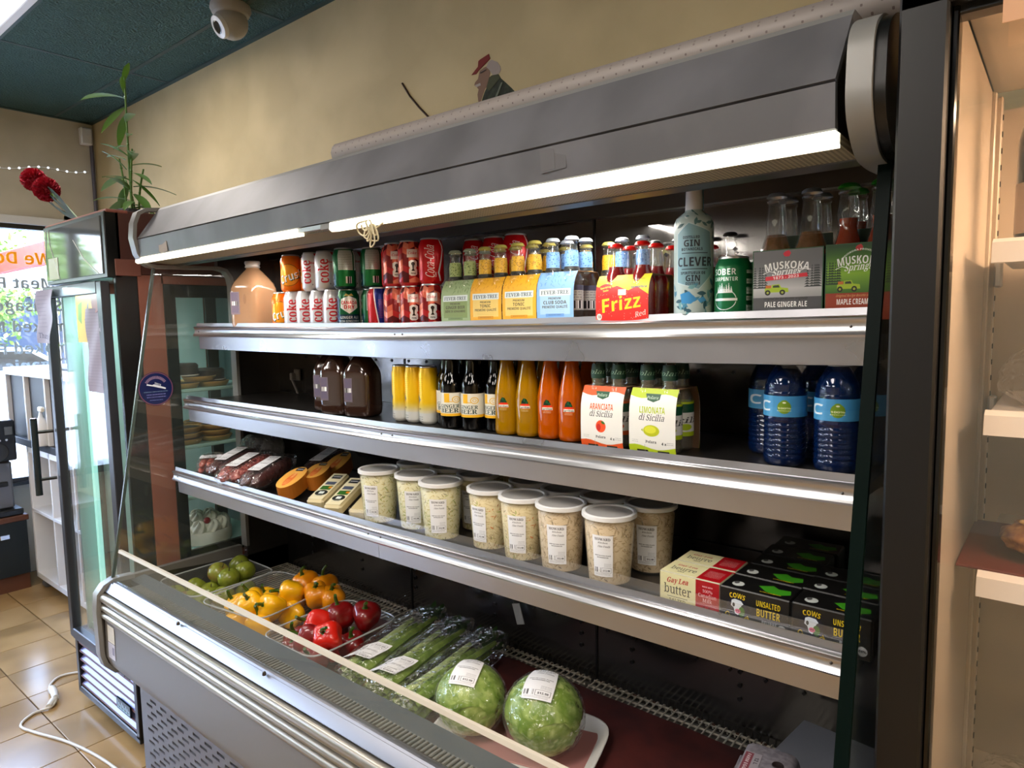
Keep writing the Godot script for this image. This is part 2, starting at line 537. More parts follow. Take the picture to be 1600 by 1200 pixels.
func setting():
	# floor: a mortar bed with square tiles laid on it, as far as the photograph shows them
	var T := 0.3048
	var fl := struct("floor", bx(V(0.65, -0.06, 2.6), V(7.3, 0.1, 6.0)), mat(Color(0.2, 0.15, 0.1), 0.9))
	var tl := bx(V(0, -0.004, 0), V(T - 0.004, 0.013, T - 0.004), 0.0015)
	var tm := tl.mesh()
	var ms := []
	for k in 4:
		var m := tri_mat(noise(0.006, Color(0.53, 0.42, 0.27).lightened(0.02 * k), Color(0.66, 0.53, 0.35).lightened(0.02 * k), 256, 20 + k), 0.8, 0.16)
		m.roughness = 0.2
		ms.append(m)
	for i in range(-6, 9):
		for j in range(-4, 5):
			var p := V(-1.3227 + (i + 0.5) * T, 0, 0.7912 + (j + 0.5) * T)
			if p.x < -2.85 or p.x > 0.9 or p.z < -0.2 or p.z > 1.6: continue
			if p.x > 0.25 and p.z < 0.7: continue
			var o := part(fl, "tile", tm, ms[rng.randi() % 4], "", p)
			o.rotation.y = (rng.randi() % 4) * PI / 2
	part(fl, "far_tiling", bx(V(2.5, -0.01, 2.6), V(3.2, 0.02, 6.0)), ms[0])
	part(fl, "far_tiling", bx(V(-1.0, -0.01, 3.6), V(3.8, 0.02, 4.0)), ms[1])
	# walls
	var wm := tri_mat(noise(0.005, Color(0.695, 0.625, 0.465), Color(0.75, 0.675, 0.51), 512, 9, {"oct": 5}), 0.55, 0.75)
	struct("wall_back", bx(V(0.65, 1.52, -0.42), V(7.3, 3.2, 0.2)), wm)
	var gw := tri_mat(noise(0.01, Color(0.68, 0.65, 0.58), Color(0.73, 0.70, 0.63), 256, 11), 0.7, 0.75)
	var wl := G.new()
	wl.box(V(-3.0, 2.71, 2.5), V(0.2, 0.7, 6.2)); wl.box(V(-3.0, 0.3, 2.5), V(0.2, 0.7, 6.2))
	wl.box(V(-3.0, 1.5, -0.31), V(0.2, 1.8, 0.42)); wl.box(V(-3.0, 1.5, 5.0), V(0.2, 1.8, 1.2))
	struct("wall_left", wl, gw)
	struct("wall_right", bx(V(4.35, 1.52, 2.5), V(0.2, 3.2, 6.2)), wm)
	struct("wall_front", bx(V(0.65, 1.52, 5.65), V(7.3, 3.2, 0.2)), gw)
	# shop window: frame, two mullions, three panes, lettering stuck on the inside
	var w := struct("window_1", bx(V(-2.93, 2.345, 2.1), V(0.12, 0.05, 4.5)), mat(Color(0.75, 0.75, 0.74), 0.4))
	part(w, "head_bar", bx(V(-2.95, 2.31, 2.1), V(0.08, 0.04, 4.42)), M.black)
	part(w, "sill", bx(V(-2.92, 0.63, 2.1), V(0.2, 0.05, 4.5)), M.black)
	for z in [-0.1, 1.45, 2.95, 4.4]: part(w, "mullion", bx(V(-2.95, 1.48, z), V(0.08, 1.7, 0.06)), M.black)
	for z in [0.675, 2.2, 3.675]: part(w, "pane", bx(V(-2.95, 1.48, z), V(0.008, 1.66, 1.5)), M.clear)
	var gold := mat(Color(0.9, 0.68, 0.05), 0.5, 0.0, {"backlight_enabled": true, "backlight": Color(0.7, 0.5, 0.03)})
	var silver := mat(Color(0.6, 0.65, 0.67), 0.5, 0.0, {"backlight_enabled": true, "backlight": Color(0.3, 0.33, 0.35)})
	for r in [["We Do Catering", 2.1, 0.108, -0.02, true], ["Meat Pies", 1.935, 0.1, -0.03, false], ["Sausages", 1.785, 0.1, -0.06, false], ["Smoked Meats", 1.645, 0.1, -0.14, false], ["Smoked Fish", 1.5, 0.1, -0.14, false], ["Organic Meats", 1.385, 0.1, -0.08, false]]:
		var tm2 := TextMesh.new()
		var sf := SystemFont.new()
		sf.font_names = ["Droid Sans"]; sf.font_weight = 700; sf.font_italic = true
		tm2.font = sf; tm2.text = r[0]; tm2.font_size = 64; tm2.pixel_size = r[2] / 64.0; tm2.depth = 0.003; tm2.curve_step = 3.0
		tm2.horizontal_alignment = HORIZONTAL_ALIGNMENT_LEFT
		# read from the street, so mirrored from inside: the text runs towards the back corner
		var o := part(w, "window_lettering", tm2, gold if r[4] else silver, "", V(-2.942, r[1], r[3]))
		o.rotation.y = -PI / 2
	# ceiling: grid bars and lay-in panels
	var ce := struct("ceiling", bx(V(0.65, 3.14, 2.6), V(7.3, 0.1, 6.2)), M.black)
	var cm := mat(Color(0.22, 0.345, 0.33), 0.9)
	cm.normal_enabled = true
	cm.normal_texture = noise(0.09, Color.BLACK, Color.WHITE, 512, 31, {"bump": true, "strength": 10.0, "oct": 3})
	cm.normal_scale = 1.6
	cm.uv1_triplanar = true; cm.uv1_world_triplanar = true; cm.uv1_scale = Vector3.ONE * 1.3
	var bar := mat(Color(0.15, 0.25, 0.24), 0.6)
	var lit := {}
	for t in [Vector2i(0, 1), Vector2i(2, 3), Vector2i(2, 6), Vector2i(4, 3), Vector2i(0, 5)]: lit[t] = true
	for i in range(-1, 5):
		for j in range(-1, 9):
			var x0 := maxf(-2.9, -1.68 + 1.22 * i)
			var x1 := minf(4.25, -1.68 + 1.22 * (i + 1))
			var z0 := maxf(-0.32, -0.09 + 0.61 * (j - 0))
			var z1 := minf(5.55, -0.09 + 0.61 * (j + 1))
			if x1 - x0 < 0.05 or z1 - z0 < 0.05: continue
			if lit.has(Vector2i(i, j)): continue
			part(ce, "ceiling_panel", bx(V((x0 + x1) / 2, 3.072, (z0 + z1) / 2), V(x1 - x0 - 0.012, 0.03, z1 - z0 - 0.012), 0.006), cm)
	for i in range(-1, 6): part(ce, "grid_bar", bx(V(-1.68 + 1.22 * i, 3.07, 2.6), V(0.02, 0.03, 6.0)), bar)
	for j in range(0, 10): part(ce, "grid_bar", bx(V(0.65, 3.07, -0.09 + 0.61 * j), V(7.3, 0.03, 0.02)), bar)
	part(ce, "wall_angle", bx(V(0.65, 3.055, -0.31), V(7.3, 0.012, 0.03)), bar)
	part(ce, "wall_angle", bx(V(-2.89, 3.055, 2.5), V(0.03, 0.012, 6.0)), bar)
	for t in lit:
		var at := V(-1.68 + 1.22 * (t.x + 0.5), 3.06, -0.09 + 0.61 * (t.y + 0.5))
		var o := thing("ceiling_light", "flat white troffer set in the dark green ceiling, nearest the window" if t == Vector2i(0, 1) else {Vector2i(2, 3): "white ceiling troffer over the aisle in front of the display case", Vector2i(2, 6): "white ceiling troffer near the front wall of the shop", Vector2i(4, 3): "white ceiling troffer in front of the bakery case", Vector2i(0, 5): "white ceiling troffer over the aisle beside the shop window"}[t], "light", at)
		part(o, "frame", frame_ring(1.2, 0.59, 0.03, 0.03), M.white)
		part(o, "diffuser", bx(V(0, -0.002, 0), V(1.15, 0.012, 0.54)), M.tube)

func frame_ring(sx: float, sz: float, w: float, h: float) -> G:
	var g := G.new()
	for s in [-1, 1]:
		g.box(V(s * (sx - w) / 2, 0, 0), V(w, h, sz), 0.002)
		g.box(V(0, 0, s * (sz - w) / 2), V(sx - 2 * w, h, w), 0.002)
	return g

func sheet(pts: Array, th: float) -> PackedVector2Array:
	return Geometry2D.offset_polyline(P(pts), th / 2, Geometry2D.JOIN_MITER, Geometry2D.END_BUTT)[0]

func display_case():
	var c := thing("display_case", "long grey open front refrigerated display case with three lit steel shelves", "display case")
	# ---- body behind the goods
	var bm := mat(Color(0.42, 0.41, 0.405), 0.26, 0.92)
	bm.roughness_texture = noise(0.02, Color(0.45, 0.45, 0.45), Color(1, 1, 1), 256, 41)
	bm.uv1_triplanar = true
	var bp := part(c, "back_panel", bx(V(L / 2, 1.3, ZB - 0.02), V(L + 0.06, 1.4, 0.04)), bm)
	part(c, "outer_back", bx(V(L / 2, 1.1, 0.05), V(L + 0.1, 1.9, 0.06)), M.black)
	for k in 2: part(bp, "panel_seam", bx(V(0.76 + 0.75 * k, 1.3, ZB + 0.001), V(0.006, 1.38, 0.004)), M.black)
	# rows of diamond holes and of round slot holes, as small dark recessed plugs
	var holes := G.new()
	for yy in [0.785, 1.03, 1.245, 1.5, 1.78]:
		for k in 26:
			holes.x = Transform3D(Basis(Vector3.BACK, PI / 4), V(0.1 + k * 0.085, yy, ZB + 0.0015))
			holes.box(Vector3.ZERO, V(0.007, 0.007, 0.004))
	tag(part(bp, "diamond_hole", holes, M.black), "", "", "", "stuff")
	var pg := G.new()
	pg.x = Transform3D(Basis(Vector3.RIGHT, PI / 2), Vector3.ZERO)
	pg.lathe([Vector2(0, 0.002), Vector2(0.0055, 0.002), Vector2(0.0055, -0.002)], 12)
	var plug := pg.mesh()
	for xx in [0.18, 0.49, 0.78, 1.14, 1.46, 1.62, 1.91]:
		for k in 4: part(bp, "slot_hole", plug, M.black, "", V(xx, 0.72 + k * 0.034, ZB + 0.002))
	# inner top, sloping up and back to the rear panel, and the dark air plates
	part(c, "inner_top", inner_top(), M.dark_steel)
	# end panels: opaque strip at the back, glass in front, and the lower sides
	for s in [0, 1]:
		var xs := -0.012 if s == 0 else L + 0.012
		var g := G.new()
		var hx := 0.012
		g.ext(P([0.05, 0.45, 0.28, 0.62, 0.28, 1.79, 0.296, 1.824, 0.335, 1.843, 0.335, 1.98, 0.05, 1.98]), xs - hx, xs + hx)
		g.ext(P([0.05, 0.42, 0.79, 0.47, 0.805, 0.5, 0.805, 0.66, 0.79, 0.735, 0.76, 0.768, 0.28, 0.72, 0.05, 0.72]), xs - hx, xs + hx)
		part(c, "end_panel", g, M.dark_steel if s == 0 else M.dark_steel)
		var gl := G.new()
		gl.ext(P([0.764, 0.775, 0.562, 1.838, 0.28, 1.838, 0.28, 0.74, 0.6, 0.74]), xs - 0.005, xs + 0.005)
		var side := part(c, "glass_side", gl, M.clear)
		var ed := G.new()
		ed.ext(P([0.768, 0.775, 0.566, 1.838, 0.556, 1.838, 0.758, 0.775]), xs - (0.004 if s == 0 else 0.0085), xs + (0.004 if s == 0 else 0.0085))
		part(side, "front_edge", ed, M.glass_edge if s == 1 else mat(Color(0.25, 0.3, 0.28), 0.2))
	# grey edge trim round the left end
	var tr := G.new()
	tr.ext(sheet([0.527, 2.036, 0.58, 2.03, 0.606, 2.015, 0.62, 1.98, 0.625, 1.931, 0.615, 1.88, 0.6, 1.853, 0.58, 1.841, 0.555, 1.837, 0.335, 1.843, 0.305, 1.835, 0.287, 1.81, 0.281, 1.78, 0.279, 0.76], 0.012), -0.03, 0.008, 60.0)
	part(c, "end_trim", tr, M.grey_trim)
	# ---- canopy, a little askew on the case as in the photograph
	var cy := Node3D.new()
	cy.name = "canopy"
	c.add_child(cy)
	cy.rotation.y = -atan(0.045 / 2.245)
	var XE := 2.243
	part(cy, "upper_panel", ext1([0.545, 2.03, 0.617, 1.929, 0.609, 1.926, 0.537, 2.024], 0.02, XE), M.grey_paint)
	part(cy, "lower_panel", ext1([0.617, 1.925, 0.613, 1.868, 0.600, 1.868, 0.607, 1.925], 0.0, XE), M.grey_paint)
	part(cy, "panel_gap", ext1([0.609, 1.935, 0.612, 1.915, 0.60, 1.915, 0.60, 1.935], 0.01, XE - 0.01), M.black)
	part(cy, "core", ext1([0.53, 2.02, 0.6, 1.93, 0.598, 1.872, 0.42, 1.872, 0.3, 1.97, 0.3, 2.02], 0.012, XE - 0.012), M.black)
	part(cy, "top_cover", ext1([0.545, 2.03, 0.535, 2.04, 0.25, 2.045, 0.25, 2.02, 0.54, 2.022], 0.02, XE), M.grey_trim)
	part(cy, "light_strip", ext1([0.611, 1.866, 0.613, 1.852, 0.606, 1.847, 0.59, 1.849, 0.588, 1.866], -0.02, 0.985), M.led, "lit white strip, left length")
	part(cy, "light_strip", ext1([0.611, 1.866, 0.613, 1.85, 0.606, 1.845, 0.588, 1.847, 0.586, 1.866], 1.125, XE), M.led, "lit white strip, right length")
	part(cy, "lamp_holder", ext1([0.608, 1.866, 0.608, 1.856, 0.595, 1.856, 0.595, 1.866], 0.985, 1.085), M.brushed)
	part(cy, "lamp_holder", ext1([0.609, 1.866, 0.61, 1.853, 0.592, 1.852, 0.592, 1.866], 1.085, 1.122), M.grey_trim)
	var hc := mat(Color(0.5, 0.46, 0.38), 0.6)
	var hi := GradientTexture2D.new()
	hi.width = 16; hi.height = 16
	var hg := Gradient.new()
	hg.set_color(0, Color(0.12, 0.11, 0.09)); hg.set_color(1, Color(0.62, 0.58, 0.48))
	hi.gradient = hg; hi.fill = GradientTexture2D.FILL_RADIAL; hi.fill_from = Vector2(0.5, 0.5); hi.fill_to = Vector2(0.95, 0.5)
	hc.albedo_texture = hi; hc.albedo_color = Color.WHITE; hc.uv1_triplanar = true; hc.uv1_scale = Vector3.ONE * 140
	part(cy, "air_honeycomb", ext1([0.59, 1.852, 0.50, 1.848, 0.5, 1.862, 0.59, 1.866], 0.0, XE), hc)
	part(cy, "air_duct_lip", ext1([0.50, 1.846, 0.485, 1.84, 0.42, 1.873, 0.43, 1.89, 0.5, 1.863], 0.0, XE), M.dark_steel)
	# right end cap: rounded grey band with a dark outer face
	var cap: PackedVector2Array
	cap = smooth_outline([0.34, 2.02, 0.60, 2.02, 0.668, 1.985, 0.676, 1.88, 0.62, 1.833, 0.55, 1.83, 0.34, 1.842], 0.05)
	var cg := G.new()
	cg.ext(cap, XE + 0.002, XE + 0.032, 50.0)
	part(c, "end_cap", cg, M.grey_trim, "right end cap, rounded grey")
	var cd := G.new()
	cd.ext(smooth_outline([0.3, 2.016, 0.60, 2.017, 0.662, 1.982, 0.669, 1.884, 0.617, 1.838, 0.55, 1.834, 0.3, 1.846], 0.05), XE + 0.0325, XE + 0.046, 50.0)
	part(c, "end_cap_face", cd, M.black)
	# rolled night curtain lying on the canopy
	var cu := G.new()
	var pr := []
	for k in 14: pr.append(Vector2(0.505 + cos(TAU * k / 14) * 0.034, 2.062 + sin(TAU * k / 14) * 0.03))
	cu.ext(PackedVector2Array(pr), 1.0, L + 0.02, 60.0)
	var pm := mat(Color.WHITE, 0.55, 0.1)
	var pi := Pic.new(64, 64, Color(0.52, 0.49, 0.47))
	pi.ell(16, 16, 4.5, 4.5, Color(0.33, 0.28, 0.26)); pi.ell(48, 48, 4.5, 4.5, Color(0.33, 0.28, 0.26))
	pm.albedo_texture = pi.tex(); pm.uv1_triplanar = true; pm.uv1_scale = Vector3.ONE * 38
	var nc := part(self, "night_curtain", cu, pm)
	tag(nc, "rolled perforated pale night curtain lying along the top of the canopy", "curtain")
	# ---- shelves
	for s in [[1.625, 0.449, 0.012], [1.366, 0.5, 0.009], [1.112, 0.5525, 0.008]]: shelf(c, s[0], s[1], s[2])
	# ---- front: rails, bumper, lower panel, base with slots
	part(c, "inner_front", ext1([0.666, 0.764, 0.712, 0.757, 0.712, 0.74, 0.69, 0.735, 0.664, 0.75, 0.65, 0.6, 0.66, 0.6], 0.0, L), mat(Color(0.27, 0.3, 0.32), 0.45, 0.2), "blue grey inner edge")
	var gr := Node3D.new(); gr.name = "air_grille"; c.add_child(gr)
	part(gr, "grille_bed", ext1([0.712, 0.748, 0.75, 0.748, 0.75, 0.74, 0.712, 0.74], 0.05, L - 0.02), M.black)
	var slm := bx(V(0, 0.7575, 0.7305), V(0.0062, 0.005, 0.038), 0.001).mesh()
	var slat_mat := mat(Color(0.42, 0.43, 0.42), 0.45)
	for k in 168: part(gr, "slat", slm, slat_mat, "", V(0.085 + k * 0.0127, 0, 0))
	part(c, "grille_border", ext1([0.748, 0.758, 0.752, 0.766, 0.76, 0.768, 0.76, 0.735, 0.748, 0.735], 0.0, L), M.dark_steel)
	part(c, "top_rail", ext1([0.758, 0.77, 0.772, 0.77, 0.776, 0.766, 0.779, 0.768, 0.79, 0.757, 0.798, 0.746, 0.795, 0.741, 0.78, 0.741, 0.76, 0.737, 0.758, 0.74], 0.0, L), mat(Color(0.56, 0.56, 0.58), 0.38, 1.0))
	var bum := G.new()
	var bp2 := [0.78, 0.736]
	for r in [0.727, 0.695, 0.668]:
		for k in 9:
			var a := PI / 2 - PI * k / 8.0
			bp2 += [0.805 + cos(a) * 0.011, r - 0.002 + sin(a) * (0.012 if r < 0.72 else 0.015)]
	bp2 += [0.78, 0.652]
	bum.ext(P(bp2), 0.004, L, 55.0)
	part(c, "bumper", bum, mat(Color(0.62, 0.6, 0.56), 0.32, 0.8))
	part(c, "front_panel", ext1([0.78, 0.654, 0.803, 0.652, 0.806, 0.52, 0.795, 0.485, 0.77, 0.462, 0.3, 0.45, 0.3, 0.48, 0.76, 0.48, 0.78, 0.52], 0.004, L), mat(Color(0.47, 0.47, 0.47), 0.45, 0.1))
	var ec := G.new()
	ec.ext(sheet([0.70, 0.768, 0.765, 0.772, 0.795, 0.76, 0.815, 0.735, 0.82, 0.68, 0.818, 0.53, 0.808, 0.49, 0.78, 0.458, 0.7, 0.452], 0.014), -0.03, 0.006, 60.0)
	part(c, "front_end_trim", ec, M.grey_trim)
	part(c, "front_end_plate", ext1([0.3, 0.768, 0.765, 0.772, 0.795, 0.76, 0.815, 0.735, 0.82, 0.68, 0.818, 0.53, 0.808, 0.49, 0.78, 0.458, 0.3, 0.45], -0.024, -0.002), mat(Color(0.43, 0.42, 0.4), 0.4, 0.3))
	base_panel(c)
	# wind guard: clear strip with a white top edge
	var wg := part(c, "wind_guard", ext1([0.766, 0.772, 0.742, 0.866, 0.738, 0.866, 0.762, 0.772], 0.0, L), M.clear)
	part(wg, "top_edge", ext1([0.746, 0.863, 0.743, 0.872, 0.7345, 0.872, 0.7345, 0.863], 0.0, L), mat(Color(0.75, 0.72, 0.66), 0.4))
	for xx in [0.52, 0.98]: part(c, "rail_screw", screw(V(xx, 0.772, 0.786)), M.dark_steel)
	# rating labels on the front panel
	var pl := Pic.new(128, 256, Color(0.83, 0.82, 0.78))
	pl.rect(0, 0, 128, 128, Color(0.86, 0.84, 0.78)); pl.small(10, 14, 100, 9, 12, Color(0.35, 0.35, 0.4), rng); pl.rect(0, 130, 128, 4, Color(0.3, 0.3, 0.3)); pl.rect(0, 134, 128, 122, Color(0.78, 0.78, 0.82)); pl.small(10, 150, 60, 7, 14, Color(0.3, 0.3, 0.5), rng); pl.rect(76, 160, 40, 60, Color(0.5, 0.5, 0.6))
	var lg := G.new()
	lg.quad(V(0.03, 0.527, 0.8075), V(0.085, 0.527, 0.8075), V(0.085, 0.64, 0.8055), V(0.03, 0.64, 0.8055))
	lg.box(V(0.0575, 0.583, 0.8055), V(0.053, 0.11, 0.0008))
	part(c, "rating_label", lg, print_mat(pl))
	# ---- wire racks on the deck pan
	part(c, "deck_pan", bx(V(L / 2, 0.6, 0.38), V(L, 0.03, 0.56)), mat(Color(0.5, 0.49, 0.46), 0.5, 0.4))
	var wire := G.new()
	wire.tube([V(0, DECK - 0.02, 0.108), V(0, DECK - 0.003, 0.112), V(0, DECK, 0.118), V(0, DECK, 0.40), V(0, DECK, 0.636)], 0.0021, 6)
	var wmesh := wire.mesh()
	var names := ["left", "middle", "right"]
	for k in 3:
		var o := thing("wire_rack", ["white wire floor rack under the fruit and pepper bins", "white wire floor rack beside the red peppers and celery", "rusty white wire floor rack by the grey sheet at the right end"][k], "rack", V(0.01 + k * 0.752, 0, 0), 0.0, "")
		for i in 41: part(o, "wire", wmesh, M.white_wire, "", V(0.008 + i * 0.0181, 0, 0))
		for z in [0.12, 0.15, 0.40, 0.62]:
			var g := G.new()
			g.tube([V(0, DECK - 0.0045, z), V(0.742, DECK - 0.0045, z)], 0.003, 6)
			part(o, "cross_bar", g, M.white_wire)
		var rust := G.new()
		for i in 14:
			rust.x = Transform3D(Basis(), V(0.02 + i * 0.053 + rng.randf() * 0.02, DECK - 0.002, 0.12))
			rust.box(Vector3.ZERO, V(rng.randf_range(0.004, 0.02), 0.0045, 0.0045), 0.001)
		tag(part(o, "rust_spot", rust, M.rust), "", "", "", "stuff")

func ext1(p: Array, x0: float, x1: float) -> G:
	var g := G.new()
	g.ext(P(p), x0, x1)
	return g
func screw(at: Vector3) -> G:
	var g := G.new()
	g.x = Transform3D(Basis(), at)
	g.lathe([Vector2(0, 0.006), Vector2(0.003, 0.005), Vector2(0.0045, 0.002), Vector2(0.005, -0.004)], 12)
	return g
func smooth_outline(a: Array, r: float) -> PackedVector2Array:     # rounds the corners of an outline
	var p := P(a)
	var out := PackedVector2Array()
	for i in p.size():
		var b := p[i]
		var u := p[(i + p.size() - 1) % p.size()] - b
		var w := p[(i + 1) % p.size()] - b
		var k := minf(r, minf(u.length(), w.length()) * 0.45)
		var s := b + u.normalized() * k
		var t := b + w.normalized() * k
		for j in 7:
			var f := j / 6.0
			out.append(s.lerp(b, f).lerp(b.lerp(t, f), f))
	return out
func inner_top() -> G:
	var g := G.new()
	g.ext(P([0.44, 1.876, 0.3, 1.955, 0.1, 1.965, 0.08, 1.98, 0.3, 1.985, 0.45, 1.89]), 0.0, L)
	g.ext(P([0.125, 1.965, 0.125, 1.885, 0.1, 1.885, 0.1, 1.965]), 0.0, L)
	return g

func shelf(c: Node3D, a: float, d: float, sg: float):
	var dk := a - 0.006 if a > 1.2 else a - 0.02
	for k in 2:
		var sh := Node3D.new()
		sh.name = "shelf"
		c.add_child(sh, true)
		sh.position = V(0.005 if k == 0 else L - 0.005, 0, 0)
		sh.rotation.z = atan(sg / (L / 2)) * (-1.0 if k == 0 else 1.0)
		var w := L / 2 - 0.007
		var x0 := 0.0 if k == 0 else -w
		var x1 := w if k == 0 else 0.0
		part(sh, "shelf_plate", ext1([ZB + 0.006, dk, d - 0.012, dk, d - 0.012, dk - 0.016, ZB + 0.006, dk - 0.03], x0, x1), M.dark_steel)
		part(sh, "front_lip", ext1([d - 0.014, dk - 0.01, d - 0.014, a + 0.0135, d - 0.0115, a + 0.014, d - 0.0098, a + 0.0025, d - 0.0085, a - 0.006], x0, x1), M.steel)
		var rl := part(sh, "price_rail", ext1([d - 0.0095, a - 0.001, d - 0.006, a + 0.0022, d, a + 0.0012, d + 0.003, a - 0.0015, d - 0.001, a - 0.0055, d - 0.003, a - 0.012, d - 0.002, a - 0.021, d + 0.002, a - 0.026, d + 0.0045, a - 0.029, d + 0.002, a - 0.033, d - 0.003, a - 0.0332, d - 0.009, a - 0.02], x0, x1 - 0.0015), M.rail)
		for xx in [x0 + 0.03, x1 - 0.03]:
			var g := G.new()
			g.x = Transform3D(Basis(Vector3.RIGHT, PI / 2), V(xx, a - 0.016, d - 0.003))
			g.lathe([Vector2(0, 0.003), Vector2(0.002, 0.002), Vector2(0.0026, 0.0)], 10)
			part(rl, "screw", g, M.dark_steel)
		part(sh, "fascia", ext1([d - 0.014, a - 0.03, d - 0.0165, a - 0.079, d - 0.02, a - 0.08, d - 0.03, a - 0.077, d - 0.027, a - 0.03], x0 + (0.004 if k == 0 else 0.006), x1 - 0.006), M.steel if a > 1.5 else M.brushed)
		for xx in [x0 + 0.05, x1 - 0.05]:
			part(sh, "bracket", ext1([ZB, dk - 0.012, d - 0.05, dk - 0.02, d - 0.06, dk - 0.04, ZB, dk - 0.085], xx - 0.0015, xx + 0.0015), M.brushed)
		if a < 1.2 and k == 1:
			part(sh, "acrylic_guard", ext1([d - 0.02, dk, d - 0.017, a + 0.034, d - 0.02, a + 0.034, d - 0.023, dk], 1.02 - L, -0.012), M.acrylic)

func sag():
	# the shelves hang a little lower where their halves meet; what stands on them follows
	for o in get_children():
		if not (o is Node3D and o.has_meta("label")): continue
		var p: Vector3 = o.position
		if p.z < 0.1 or p.z > 0.55 or p.x <= 0.02 or p.x > 2.26: continue
		for s in [[S1, 0.012], [S2, 0.009], [S3, 0.008]]:
			if p.y > s[0] - 0.002 and p.y < s[0] + 0.2: o.position.y -= s[1] * (1.0 - absf(p.x - L / 2) / (L / 2))

func base_panel(c: Node3D):
	# sheet steel plinth with staggered ventilation slots cut through
	var g := G.new()
	var z := 0.757
	var x0 := 0.135
	var x1 := 1.25
	var rows := 15
	var top := 0.475
	var h0 := 0.0215
	var y := 0.452
	g.box(V((x0 + x1) / 2, (top + 0.418) / 2, z - 0.002), V(x1 - x0, top - 0.418, 0.004))
	for r in rows:
		var yt := 0.418 - r * h0
		# slot band then solid band
		var start := x0 + (0.085 if r % 2 == 0 else 0.105) - r * 0.004
		start = x0 + 0.075 + (0.0 if r % 2 == 0 else -0.03)
		var px := x0
		var xs := start
		while xs < x1 - 0.05:
			g.box(V((px + xs) / 2, yt - 0.0045, z - 0.002), V(xs - px, 0.009, 0.004))
			px = xs + 0.042
			xs += 0.073
		g.box(V((px + x1) / 2, yt - 0.0045, z - 0.002), V(x1 - px, 0.009, 0.004))
		g.box(V((x0 + x1) / 2, yt - 0.009 - (h0 - 0.009) / 2, z - 0.002), V(x1 - x0, h0 - 0.009, 0.004))
	var lo := 0.418 - rows * h0
	g.box(V((x0 + x1) / 2, (lo + 0.02) / 2, z - 0.002), V(x1 - x0, lo - 0.02, 0.004))
	g.box(V(x0 + 0.002, 0.25, 0.46), V(0.004, 0.45, 0.59))
	g.box(V((x1 + L) / 2, 0.25, z - 0.002), V(L - x1, 0.45, 0.004))
	part(c, "base_panel", g, mat(Color(0.4, 0.4, 0.42), 0.45, 0.1))
	part(c, "base_cavity", bx(V(0.72, 0.24, 0.6), V(1.14, 0.44, 0.2)), M.black)

